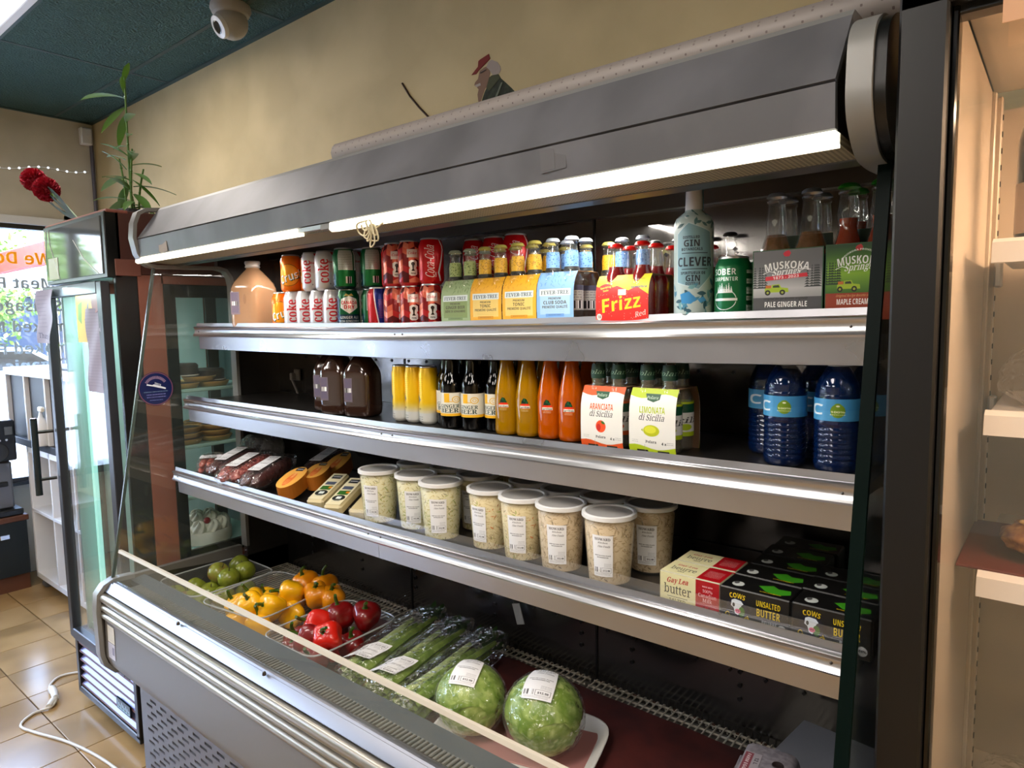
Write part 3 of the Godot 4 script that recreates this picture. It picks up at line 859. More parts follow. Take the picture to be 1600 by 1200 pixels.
func outdoors():
	struct("ground", bx(V(-21, -0.2, 6), V(35.6, 0.2, 90)), mat(Color(0.55, 0.55, 0.55), 0.9))
	# leafy trees across the street
	var leaf := mat(Color.WHITE, 0.5, 0.0, {"backlight_enabled": true, "backlight": Color(0.3, 0.4, 0.12)})
	leaf.vertex_color_use_as_albedo = true
	var bark := mat(Color(0.3, 0.24, 0.19), 0.9)
	var protos := []
	for k in 2:
		var t := thing("street_tree", "", "tree", Vector3.ZERO, 0.0, "")
		var g := G.new()
		g.tube([V(0, 0, 0), V(0.05, 1.2, 0.03), V(-0.05, 2.6, 0.0), V(0.1, 4.6, 0.1)], 0.2, 10, true, 0.08)
		for b in 6:
			var a := TAU * b / 6.0 + k
			g.tube([V(0, 1.6 + b * 0.4, 0), V(cos(a) * 0.8, 2.4 + b * 0.45, sin(a) * 0.8), V(cos(a) * 1.7, 3.0 + b * 0.5, sin(a) * 1.7)], 0.07, 6, true, 0.02)
		part(t, "trunk", g, bark)
		g = G.new()
		for i in 5200:
			var c := Vector3(rng.randfn(), rng.randfn() * 0.9, rng.randfn())
			c = c.normalized() * pow(rng.randf(), 0.4) * V(2.6, 2.9, 2.6)
			var lump := 0.8 + 0.35 * sin(c.x * 2.1 + k * 2) * sin(c.y * 2.3) * sin(c.z * 1.9)
			var p := V(0, 3.4, 0) + c * lump
			if p.y < 0.3: p.y = 0.3 + rng.randf()
			var d := Vector3(rng.randfn(), rng.randfn(), rng.randfn()).normalized()
			var s := d.cross(Vector3(rng.randfn(), rng.randfn(), rng.randfn())).normalized()
			var l := rng.randf_range(0.13, 0.26)
			g.col = Color(0.1, 0.2, 0.035).lerp(Color(0.3, 0.4, 0.09), rng.randf())
			g.quad(p, p + d * l * 0.5 + s * l * 0.32, p + d * l, p + d * l * 0.5 - s * l * 0.32)
		tag(part(t, "crown", g, leaf), "", "", "", "stuff")
		protos.append(t)
	var spots := [[-19.5, -7.4, 0], [-19.5, -1.2, 1], [-19.5, 5.0, 0], [-19.5, 11.2, 1], [-19.5, 17.4, 0], [-25.7, -10.5, 1], [-25.7, -4.3, 0], [-25.7, 1.9, 1], [-25.7, 8.1, 0], [-25.7, 14.3, 1], [-25.7, 20.5, 0]]
	var used := {}
	for s in spots:
		var lb := "green leafy street tree seen through the shop window behind the filling station roof"
		if used.has(s[2]): dup(protos[s[2]], V(s[0], -0.1, s[1]), rng.randf() * TAU, lb, "street trees beyond the window")
		else:
			used[s[2]] = true
			protos[s[2]].position = V(s[0], -0.1, s[1])
			tag(protos[s[2]], lb, "", "street trees beyond the window")
	# filling station roof
	var t := thing("station_roof", "red edged white filling station roof outside the window", "station roof", V(-14.5, 0, -4.6))
	part(t, "red_fascia", bx(V(0, 3.02, 0), V(5.0, 0.42, 3.9), 0.02), mat(Color(0.85, 0.05, 0.09), 0.4))
	part(t, "white_soffit", bx(V(0, 2.72, 0.0), V(4.9, 0.17, 3.8), 0.02), mat(Color(0.9, 0.91, 0.93), 0.4))
	for z in [1.35, -1.3]: part(t, "post", bx(V(0.6, 1.26, z), V(0.2, 2.72, 0.2), 0.02), M.white)
	# parked car
	t = thing("parked_car", "pale blue parked car outside the window behind the white shelf unit", "car", V(-12.2, -0.1, -1.6), 0.0)
	var body := G.new()
	var bp := smooth_outline([-2.1, 0.3, -2.15, 0.75, -1.9, 0.95, -1.1, 1.02, -0.55, 1.42, 0.75, 1.45, 1.45, 1.05, 2.05, 0.92, 2.15, 0.6, 2.1, 0.3], 0.18)
	body.ext(bp, -0.85, 0.85, 50.0)
	part(t, "body", body, mat(Color(0.62, 0.72, 0.82), 0.15, 0.2, {"clearcoat_enabled": true, "clearcoat": 1.0}))
	var wn := G.new()
	wn.ext(P([-0.98, 1.04, -0.5, 1.36, 0.7, 1.38, 1.3, 1.06]), -0.86, 0.86)
	part(t, "window", wn, M.black_gloss)
	for z in [-1.35, 1.35]:
		for s in [-1, 1]:
			var w := G.new()
			w.x = Transform3D(Basis(Vector3.BACK, PI / 2 * s), V(s * 0.78, 0.32, z))
			w.lathe([Vector2(0, 0.1), Vector2(0.2, 0.1), Vector2(0.3, 0.09), Vector2(0.32, 0.0), Vector2(0.3, -0.09), Vector2(0, -0.09)], 24)
			part(t, "wheel", w, M.black)
	# low dark blue building behind the trees
	t = thing("street_building", "low dark blue grey building far behind the street trees", "building", V(-30, -0.1, -3))
	part(t, "wall", bx(V(0, 1.5, 0), V(3, 3.0, 40), 0.05), mat(Color(0.25, 0.29, 0.38), 0.8))
	part(t, "roof_edge", bx(V(0, 3.05, 0), V(3.3, 0.15, 40.2), 0.02), mat(Color(0.6, 0.62, 0.65), 0.7))

const S1 := 1.6195
const S2 := 1.361
const S3 := 1.0925

func can_prof(h: float, r: float, neck: float) -> Array:
	return [Vector2(neck, h - 0.003), Vector2(neck + 0.0012, h - 0.006), Vector2(r - 0.002, h - 0.015), Vector2(r, h - 0.021), Vector2(r, 0.012), Vector2(r - 0.002, 0.007), Vector2(r - 0.008, 0.001), Vector2(r - 0.010, 0.0)]
func can(label: String, m: Material, at: Vector3, turn: float, group: String, h := 0.117, r := 0.0322, neck := 0.0258) -> Node3D:
	var t := thing("beverage_can", label, "can", at, turn, group)
	var g := G.new()
	g.lathe(can_prof(h, r, neck), 32)
	part(t, "body", g, m)
	g = G.new()
	g.lathe([Vector2(0, h - 0.0065), Vector2(neck - 0.004, h - 0.0065), Vector2(neck - 0.003, h - 0.001), Vector2(neck - 0.0015, h), Vector2(neck + 0.0008, h - 0.001), Vector2(neck + 0.001, h - 0.0045)], 32)
	part(t, "lid", g, M.rail)
	g = G.new()
	g.box(V(0, h - 0.0055, 0.004), V(0.013, 0.0014, 0.022), 0.0006)
	part(t, "pull_tab", g, M.rail)
	return t

func can_art() -> Dictionary:
	var d := {}
	var wht := Color(0.95, 0.95, 0.95)
	var p := Pic.new(384, 224, Color(0.93, 0.45, 0.05))                     # orange soda
	p.ell(175, 130, 70, 70, Color(0.97, 0.6, 0.1)); p.ell(175, 130, 70, 70, Color(0.2, 0.25, 0.1), 2.5)
	p.text("Crush", 196, 140, 52, Color(0.1, 0.25, 0.1), {"rot": -0.35, "fit": 176, "shear": 0.15}); p.text("Crush", 192, 137, 50, wht, {"rot": -0.35, "fit": 168, "shear": 0.15})
	p.small(20, 60, 70, 10, 9, Color(1, 0.85, 0.6), rng)
	d.orange = print_mat(p.lift(0.9, Color(0.93, 0.45, 0.05)), 0.25, 0.3)
	p = Pic.new(384, 224, Color(0.83, 0.83, 0.85))                          # diet cola: silver with red upright word
	for k in [0, 192]:
		p.text("coke", 104 + k, 122, 58, Color(0.78, 0.05, 0.12), {"rot": -PI / 2, "fit": 150, "font": "serif bold"})
		p.poly([Vector2(150 + k, 0), Vector2(190 + k, 0), Vector2(190 + k, 60), Vector2(166 + k, 34)], Color(0.72, 0.05, 0.12))
		p.poly([Vector2(172 + k, 60), Vector2(190 + k, 40), Vector2(190 + k, 224), Vector2(168 + k, 224), Vector2(184 + k, 140)], Color(0.75, 0.08, 0.14))
		p.text("diet", 148 + k, 66, 13, Color(0.78, 0.2, 0.25)); p.small(132 + k, 84, 34, 6, 8, Color(0.85, 0.45, 0.45), rng); p.rect(140 + k, 196, 4, 8, Color(0.2, 0.2, 0.2))
	d.diet = print_mat(p.lift(0.9, Color(0.83, 0.83, 0.85)), 0.3, 0.35)
	p = Pic.new(384, 224, Color(0.02, 0.36, 0.2))                           # ginger ale
	p.poly([Vector2(96, 0), Vector2(140, 60), Vector2(120, 224), Vector2(60, 224), Vector2(60, 0)], Color(0.03, 0.12, 0.3))
	p.poly([Vector2(120, 150), Vector2(270, 150), Vector2(270, 224), Vector2(110, 224)], Color(0.03, 0.2, 0.28))
	p.poly([Vector2(150, 58), Vector2(194, 40), Vector2(238, 58), Vector2(244, 110), Vector2(194, 146), Vector2(144, 110)], wht)
	p.poly([Vector2(156, 62), Vector2(194, 47), Vector2(232, 62), Vector2(237, 107), Vector2(194, 139), Vector2(151, 107)], Color(0.93, 0.9, 0.86))
	p.poly([Vector2(168, 40), Vector2(178, 24), Vector2(194, 34), Vector2(210, 24), Vector2(220, 40)], Color(0.85, 0.75, 0.4))
	p.text("CANADA", 194, 80, 20, Color(0.8, 0.08, 0.12), {"fit": 92}); p.text("DRY", 194, 106, 22, Color(0.8, 0.08, 0.12), {"fit": 62})
	p.text("GINGER ALE", 194, 168, 16, wht, {"fit": 112}); p.text("SODA GINGEMBRE", 194, 190, 13, wht, {"fit": 124})
	p.rect(290, 10, 84, 118, Color(0.8, 0.83, 0.82)); p.small(294, 16, 76, 11, 10, Color(0.35, 0.4, 0.4), rng); p.rect(0, 10, 20, 118, Color(0.8, 0.83, 0.82)); p.rect(290, 128, 94, 96, Color(0.05, 0.5, 0.24)); p.bars(330, 166, 34, 40, rng)
	d.ginger = print_mat(p.lift(0.9, Color(0.03, 0.2, 0.2)), 0.25, 0.35)
	p = Pic.new(384, 224, Color(0.75, 0.04, 0.07))                          # red cola, white flowing script upright
	for k in [0, 192]:
		p.text("Coca-Cola", 90 + k, 118, 44, wht, {"rot": -PI / 2, "fit": 172, "shear": 0.3, "font": "serif"})
		p.line([Vector2(150 + k, 0), Vector2(164 + k, 60), Vector2(150 + k, 120), Vector2(134 + k, 180), Vector2(146 + k, 224)], 9, wht); p.text("Coke", 118 + k, 190, 8, wht, {"rot": -PI / 2})
	d.cola = print_mat(p.lift(0.9, Color(0.75, 0.04, 0.07)), 0.25, 0.3)
	p = Pic.new(384, 224, Color(0.8, 0.04, 0.09))
	for k in [0, 192]: p.text("Coca-Cola", 96 + k, 118, 46, Color(0.07, 0.02, 0.02), {"rot": -PI / 2, "fit": 176, "shear": 0.3, "font": "serif"})
	d.zero = print_mat(p.lift(0.9, Color(0.8, 0.04, 0.09)), 0.25, 0.3)
	p = Pic.new(384, 224, Color(0.82, 0.3, 0.24))                           # red chevron pattern with a cup badge
	var cols := [Color(0.36, 0.06, 0.09), Color(0.9, 0.42, 0.32), Color(0.72, 0.12, 0.14), Color(0.93, 0.52, 0.42), Color(0.55, 0.1, 0.12)]
	for i in 12:
		for j in range(-1, 8):
			var x := i * 32
			var y := j * 32
			var s := 16 if i % 2 == 0 else -16
			p.poly([Vector2(x, y + (s if s > 0 else 0)), Vector2(x + 32, y + (0 if s > 0 else -s)), Vector2(x + 32, y + 32 + (0 if s > 0 else -s)), Vector2(x, y + 32 + (s if s > 0 else 0))], cols[(i * 3 + j * 2 + (i * j) % 3 + 10) % 5])
	for k in [0, 192]:
		p.rect(56 + k, 46, 54, 44, Color(0.93, 0.88, 0.86)); p.text("Coke", 83 + k, 66, 14, Color(0.75, 0.05, 0.1), {"font": "serif", "shear": 0.25, "fit": 44})
		p.poly([Vector2(64 + k, 112), Vector2(76 + k, 104), Vector2(94 + k, 104), Vector2(106 + k, 112), Vector2(106 + k, 136), Vector2(100 + k, 146), Vector2(106 + k, 156), Vector2(106 + k, 180), Vector2(94 + k, 188), Vector2(74 + k, 188), Vector2(64 + k, 180), Vector2(64 + k, 156), Vector2(70 + k, 146), Vector2(64 + k, 136)], Color(0.95, 0.93, 0.92))
		p.ell(85 + k, 124, 9, 10, Color(0.12, 0.05, 0.05)); p.poly([Vector2(80 + k, 132), Vector2(90 + k, 132), Vector2(88 + k, 150), Vector2(94 + k, 162), Vector2(76 + k, 162), Vector2(82 + k, 150)], Color(0.12, 0.05, 0.05)); p.text("FIFA", 85 + k, 175, 8, Color(0.1, 0.1, 0.1))
		p.poly([Vector2(140 + k, 0), Vector2(158 + k, 0), Vector2(150 + k, 70), Vector2(160 + k, 150), Vector2(150 + k, 224), Vector2(132 + k, 224), Vector2(144 + k, 150), Vector2(134 + k, 70)], Color(0.9, 0.86, 0.86))
	d.pattern = print_mat(p.lift(0.9, Color(0.72, 0.12, 0.14)), 0.25, 0.25)
	p = Pic.new(384, 224, Color(0.72, 0.05, 0.1))                           # red and blue
	for k in [0, 192]:
		p.poly([Vector2(80 + k, 0), Vector2(150 + k, 0), Vector2(150 + k, 224), Vector2(110 + k, 224), Vector2(92 + k, 110)], Color(0.08, 0.14, 0.5))
		p.line([Vector2(76 + k, 0), Vector2(88 + k, 110), Vector2(106 + k, 224)], 6, wht)
		for i in 8:
			for j in 12: p.ell(104 + k + i * 6 + (j % 2) * 3, 70 + j * 9, 1.8, 1.8, Color(0.7, 0.2, 0.3))
		p.ell(46 + k, 110, 26, 60, Color(0.78, 0.1, 0.14))
	d.redblue = print_mat(p.lift(0.9, Color(0.72, 0.05, 0.1)), 0.25, 0.3)
	p = Pic.new(384, 256, Color(0.05, 0.42, 0.24))                          # craft beer can
	p.text("SOBER", 176, 62, 26, wht, {"fit": 84}); p.text("CARPENTER", 178, 92, 16, wht, {"fit": 90})
	p.ell(178, 178, 40, 42, wht, 3.0); p.rect(132, 170, 92, 16, Color(0.05, 0.42, 0.24)); p.rect(134, 172, 88, 11, wht)
	for k in 7: p.poly([Vector2(150 + k * 8, 150), Vector2(154 + k * 8, 120 - (k % 3) * 8), Vector2(159 + k * 8, 150)], wht)
	p.text("IPA", 176, 234, 12, wht); p.text("SANS ALCOOL", 176, 250, 9, wht)
	p.rect(250, 50, 60, 190, Color(0.06, 0.38, 0.22))
	for k in 5: p.rect(254, 56 + k * 36, 56, 14 + (k * 7) % 16, wht)
	p.small(256, 60, 50, 12, 14, Color(0.1, 0.3, 0.2), rng)
	d.ipa = print_mat(p.lift(0.9, Color(0.05, 0.42, 0.24)), 0.28, 0.3)
	p = Pic.new(256, 320, Color(0.88, 0.88, 0.86))                          # slim yellow can
	for y in 320:
		if y < 250: p.rect(0, y, 256, 1, Color(0.95, 0.76, 0.05).lerp(Color(0.9, 0.88, 0.82), clampf((y - 190) / 60.0, 0, 1)))
	for k in [0, 128]:
		p.poly([Vector2(52 + k, 175), Vector2(78 + k, 130), Vector2(104 + k, 175), Vector2(78 + k, 215)], Color(0.55, 0.55, 0.5)); p.poly([Vector2(52 + k, 175), Vector2(78 + k, 130), Vector2(78 + k, 215)], Color(0.68, 0.66, 0.58))
		p.rect(60 + k, 44, 20, 7, Color(0.3, 0.3, 0.3)); p.small(92 + k, 60, 26, 9, 11, Color(0.75, 0.55, 0.05), rng); p.text("craft", 88 + k, 226, 10, Color(0.5, 0.4, 0.2)); p.small(56 + k, 268, 60, 3, 13, Color(0.3, 0.32, 0.34), rng)
	d.slim = print_mat(p, 0.3, 0.25)
	return d

func make_cans():
	var a := can_art()
	var z := 0.395
	var g1 := "soda cans at the left of the top shelf"
	var y2 := S1 + 0.1145
	# bottom row, left to right, then what stands on it
	can("orange soda can at the left end of the bottom row on the top shelf", a.orange, V(0.517, S1, z), 1.0, g1)
	var dl := ["silver and red diet cola can directly right of the lower orange can", "second silver diet cola can from the lower orange can, bottom row", "third silver diet cola can of the bottom row, past a small gap", "silver diet cola can touching the lower green ginger ale can"]
	var dx := [0.584, 0.652, 0.722, 0.79]
	for k in 4: can(dl[k], a.diet, V(dx[k], S1, z), [2.15, 2.2, 2.05, 2.15][k], g1)
	can("green and blue ginger ale can in the bottom row showing its white shield", a.ginger, V(0.858, S1, z), 0.95, g1)
	can("ginger ale can behind the lower row, its grey text panel turned outward", a.ginger, V(0.925, S1, z - 0.035), -1.3, g1)
	can("red and blue dotted can in the bottom row right of the ginger ale", a.redblue, V(0.996, S1, z), 2.25, g1)
	can("bottom row red chevron can showing its white curve, left of two others", a.pattern, V(1.064, S1, z), 3.2, g1)
	can("red chevron can in the middle of the bottom row with a cup badge", a.pattern, V(1.134, S1, z + 0.004), 2.7, g1)
	can("red chevron can at the right end of the bottom row beside the green carrier", a.pattern, V(1.204, S1, z), 2.6, g1)
	can("orange soda can at the left end of the upper row of cans", a.orange, V(0.575, y2, z), 0.95, g1)
	can("second orange soda can in the upper row, beside the upper diet cola", a.orange, V(0.629, y2, z - 0.036), 0.95, g1)
	can("upper row silver diet cola can with a broad white curve, beside the orange cans", a.diet, V(0.69, y2, z), 1.75, g1)
	can("middle silver diet cola can of the three in the upper row", a.diet, V(0.757, y2, z), 2.15, g1)
	can("upper row silver diet cola can half hidden by the green can", a.diet, V(0.82, y2, z - 0.05), 2.1, g1)
	can("upper row green can with a large silver text panel facing out", a.ginger, V(0.862, y2, z + 0.012), -1.25, g1)
	can("green can with grey text panel standing behind the upper row", a.ginger, V(0.934, y2, z - 0.03), -1.35, g1)
	can("dark green can just showing between two green cans of the upper row", a.ginger, V(0.905, y2, z - 0.1), 1.6, g1)
	can("bright red can with black script, upper row, left of the chevron cans", a.zero, V(1.012, y2, z - 0.04), 2.35, g1)
	can("left one of the two upper red chevron cans with a cup badge", a.pattern, V(1.066, y2, z), 2.75, g1)
	can("right one of the two upper red chevron cans, tallest against the dark back", a.pattern, V(1.136, y2, z + 0.008), 2.8, g1)
	can("upper red cola can with white script beside the chevron cans", a.cola, V(1.206, y2, z), 2.35, g1)
	for k in 3:
		can("red cola can standing behind the green capped bottles", a.cola, V(1.262 + 0.069 * k, y2, z - 0.105), 2.3, "red cola cans in the back row of the top shelf")
		can("lower red chevron can in the back row behind the green carrier", a.pattern, V(1.262 + 0.069 * k, S1, z - 0.105), 1.8, "red cola cans in the back row of the top shelf")
	can("green craft beer can with white print beside the tall white bottle", a.ipa, V(1.999, S1, 0.402), 0.1, "", 0.119, 0.0331)
	can("green can hidden behind the front craft beer can by the grey carrier", a.ipa, V(2.006, S1, 0.31), 0.5, "")
	var sl := ["slim yellow and white can at the left, nearest the brown milk bottles", "middle one of the three slim yellow and white cans", "slim yellow and white can touching the dark ginger beer bottles"]
	for k in 3: can(sl[k], a.slim, V([1.03, 1.084, 1.14][k], S2, 0.355), [0.35, 0.4, 0.45][k], "slim yellow cans on the middle shelf", 0.158, 0.0265, 0.0225)

# ---- bottles
func cap_geo(y: float, r: float) -> G:         # crown cap with a fluted skirt
	var g := G.new()
	var rows := []
	for q in [[0.0, 0.0062], [0.7, 0.006], [0.9, 0.0045], [1.0, 0.0015], [1.08, -0.0015]]:
		var p := PackedVector3Array()
		for k in 42:
			var w: float = 1.0 + (0.055 if k % 2 == 0 else -0.03) * (q[0] if q[0] > 0.95 else 0.0)
			p.append(V(sin(TAU * k / 42) * r * q[0] * w, y + q[1], cos(TAU * k / 42) * r * q[0] * w))
		rows.append(p)
	g.surf(rows, true, true)
	return g
func bottle(called: String, label: String, cat: String, group: String, prof: Array, gm: Material, o: Dictionary) -> Node3D:
	# prof: outer radius and height from the bottom up; o: liquid, level, cap, capr, body (print, y0, y1), neck (print, y0, y1)
	var t := thing(called, label, cat, Vector3.ZERO, 0.0, group)
	var g := G.new()
	var q := []
	for k in range(prof.size() - 1, -1, -1): q.append(prof[k])
	q.append(Vector2(0, prof[0].y + 0.002))
	g.lathe(q, 28, 50.0)
	part(t, "bottle_glass", g, gm)
	if o.has("liquid"):
		var lq := [Vector2(0, 0.004)]
		for p in prof:
			if p.y < o.level: lq.append(Vector2(maxf(p.x - 0.0022, 0.001), maxf(p.y, 0.004)))
		lq.append(Vector2(rad_at(prof, o.level) - 0.0022, o.level))
		lq.append(Vector2(0, o.level))
		lq.reverse()
		g = G.new()
		g.lathe(lq, 24, 50.0)
		part(t, "drink", g, o.liquid)
	for k in ["body", "neck"]:
		if not o.has(k): continue
		g = G.new()
		var pts := [Vector2(rad_at(prof, o[k][2]) + 0.0004, o[k][2])]
		for i in range(prof.size() - 1, -1, -1):
			if prof[i].y < o[k][2] - 0.001 and prof[i].y > o[k][1] + 0.001: pts.append(Vector2(prof[i].x + 0.0004, prof[i].y))
		pts.append(Vector2(rad_at(prof, o[k][1]) + 0.0004, o[k][1]))
		g.lathe(pts, 28, 60.0)
		part(t, k + "_label", g, o[k][0])
	var top: float = prof[-1].y
	if o.has("cap"): part(t, "crown_cap", cap_geo(top + 0.0005, o.get("capr", 0.0145)), o.cap)
	if o.has("screw_cap"):
		g = G.new()
		var r: float = o.capr
		g.lathe([Vector2(0, top + 0.003), Vector2(r - 0.0015, top + 0.003), Vector2(r, top + 0.001), Vector2(r + 0.0005, top - o.caph), Vector2(r - 0.002, top - o.caph)], 28)
		for j in 26:
			g.x = Transform3D(Basis(Vector3.UP, TAU * j / 26), Vector3.ZERO)
			g.box(V(0, top - o.caph * 0.45, r + 0.0003), V(0.0016, o.caph * 0.8, 0.0014))
		part(t, "screw_cap", g, o.screw_cap)
	return t
func rad_at(prof: Array, y: float) -> float:
	for i in prof.size() - 1:
		if y >= prof[i].y and y <= prof[i + 1].y and prof[i + 1].y > prof[i].y: return lerpf(prof[i].x, prof[i + 1].x, (y - prof[i].y) / (prof[i + 1].y - prof[i].y))
	return prof[-1].x
func longneck(h: float, r: float, n := 0.0125) -> Array:
	return [Vector2(r * 0.8, 0.0), Vector2(r * 0.96, 0.003), Vector2(r, 0.009), Vector2(r, h * 0.50), Vector2(r * 0.95, h * 0.56), Vector2(r * 0.78, h * 0.63), Vector2(r * 0.6, h * 0.7), Vector2(n + 0.0035, h * 0.8), Vector2(n + 0.001, h * 0.9), Vector2(n, h * 0.945), Vector2(n + 0.0022, h * 0.955), Vector2(n + 0.0022, h * 0.97), Vector2(n, h * 0.975), Vector2(n, h)]

# a paper carrier: front and back panels that lean in at the shoulder, joined over the top round the bottle necks
func carrier(called: String, label: String, at: Vector3, w: float, d: float, h: float, m: Material, inner: Material, lean := 0.02, sides := 0.0, skip := 0.0) -> Node3D:
	var t := thing(called, label, "bottle carrier", at, 0.0)
	var th := 0.0012
	var pr := [Vector2(d / 2 - 0.003, 0.0), Vector2(d / 2, 0.004), Vector2(d / 2 + 0.001, h * 0.4), Vector2(d / 2, h * 0.68), Vector2(d / 2 - lean * 0.3, h * 0.86), Vector2(d / 2 - lean, h)]
	for s in [1.0, -1.0]:
		var g := G.new()
		var rr := []
		for i in range(10, -1, -1):
			var yy := h * i / 10.0
			var row := PackedVector3Array()
			for k in 9:
				var f := -1.0 + k / 4.0
				row.append(V(f * w / 2 * s, yy, s * (rad_at(pr, yy) + 0.0012 * cos(f * 1.3))))
			rr.append(row)
		g.surf(rr, false, true)
		for i in g.u.size(): g.u[i].y = minf(0.995, g.u[i].y * h / (h - skip))
		var r2 := []
		for row in rr:
			var b := PackedVector3Array()
			for p in row: b.append(p - V(0, 0, s * th))
			r2.append(b)
		part(t, "front_panel" if s > 0 else "back_panel", g, m)
		g = G.new()
		g.surf(r2, false, false)
		part(t, "panel_lining", g, inner)
	var zt: float = d / 2 - lean
	var g2 := G.new()
	# the top is a strip down the middle and bridges between the necks
	if zt > 0.004:
		g2.box(V(0, h - 0.0006, 0), V(w * 0.99, 0.0014, minf(0.018, zt)), 0.0003)
		for k in 3:
			g2.box(V((k - 1) * w * 0.455, h - 0.0004, 0), V(w * 0.08 if k != 1 else w * 0.12, 0.0014, zt * 2), 0.0003)
		part(t, "top_panel", g2, inner)
	if sides > 0.0:
		for s in [-1, 1]: part(t, "side_panel", bx(V(s * (w / 2 - 0.001), sides / 2, 0), V(0.0014, sides, d - 0.004), 0.0004), inner)
	return t

func tonic_art(bg: Color, dk: Color, lines: Array, panel: Color) -> StandardMaterial3D:
	var p := Pic.new(256, 288, bg)
	for k in 60: p.leaf(rng.randf_range(0, 256), rng.randf_range(4, 92), rng.randf_range(-2.6, -0.5), rng.randf_range(14, 30), 2.5, bg.lerp(dk, rng.randf_range(0.2, 0.7)))
	for k in 24: p.leaf(rng.randf_range(0, 256), rng.randf_range(90, 260), rng.randf_range(-2.6, -0.5), 22, 2.0, bg.lerp(dk, 0.25))
	p.rect(24, 132, 208, 118, panel)
	p.rect(20, 100, 216, 40, Color(0.82, 0.86, 0.86))
	p.text("FEVER-TREE", 128, 121, 22, Color(0.22, 0.27, 0.31), {"fit": 196, "font": "serif bold"})
	var tc := Color(0.28, 0.25, 0.16)
	p.text(lines[0], 128, 156, 13, tc, {"fit": 90})
	p.text(lines[1], 128, 180, 20, tc, {"fit": minf(170, lines[1].length() * 18.0)})
	p.text(lines[2], 128, 206, 15, tc, {"fit": 178})
	p.small(60, 224, 136, 2, 10, tc.lerp(panel, 0.5), rng, 1.5)
	p.rect(64, 246, 128, 17, bg.lerp(dk, 0.45)); p.small(84, 252, 90, 1, 8, tc, rng)
	p.small(84, 268, 90, 1, 8, tc, rng)
	p.rect(40, 277, 62, 11, Color(0.14, 0.1, 0.05)); p.rect(160, 277, 62, 11, Color(0.14, 0.1, 0.05))
	return print_mat(p, 0.5)

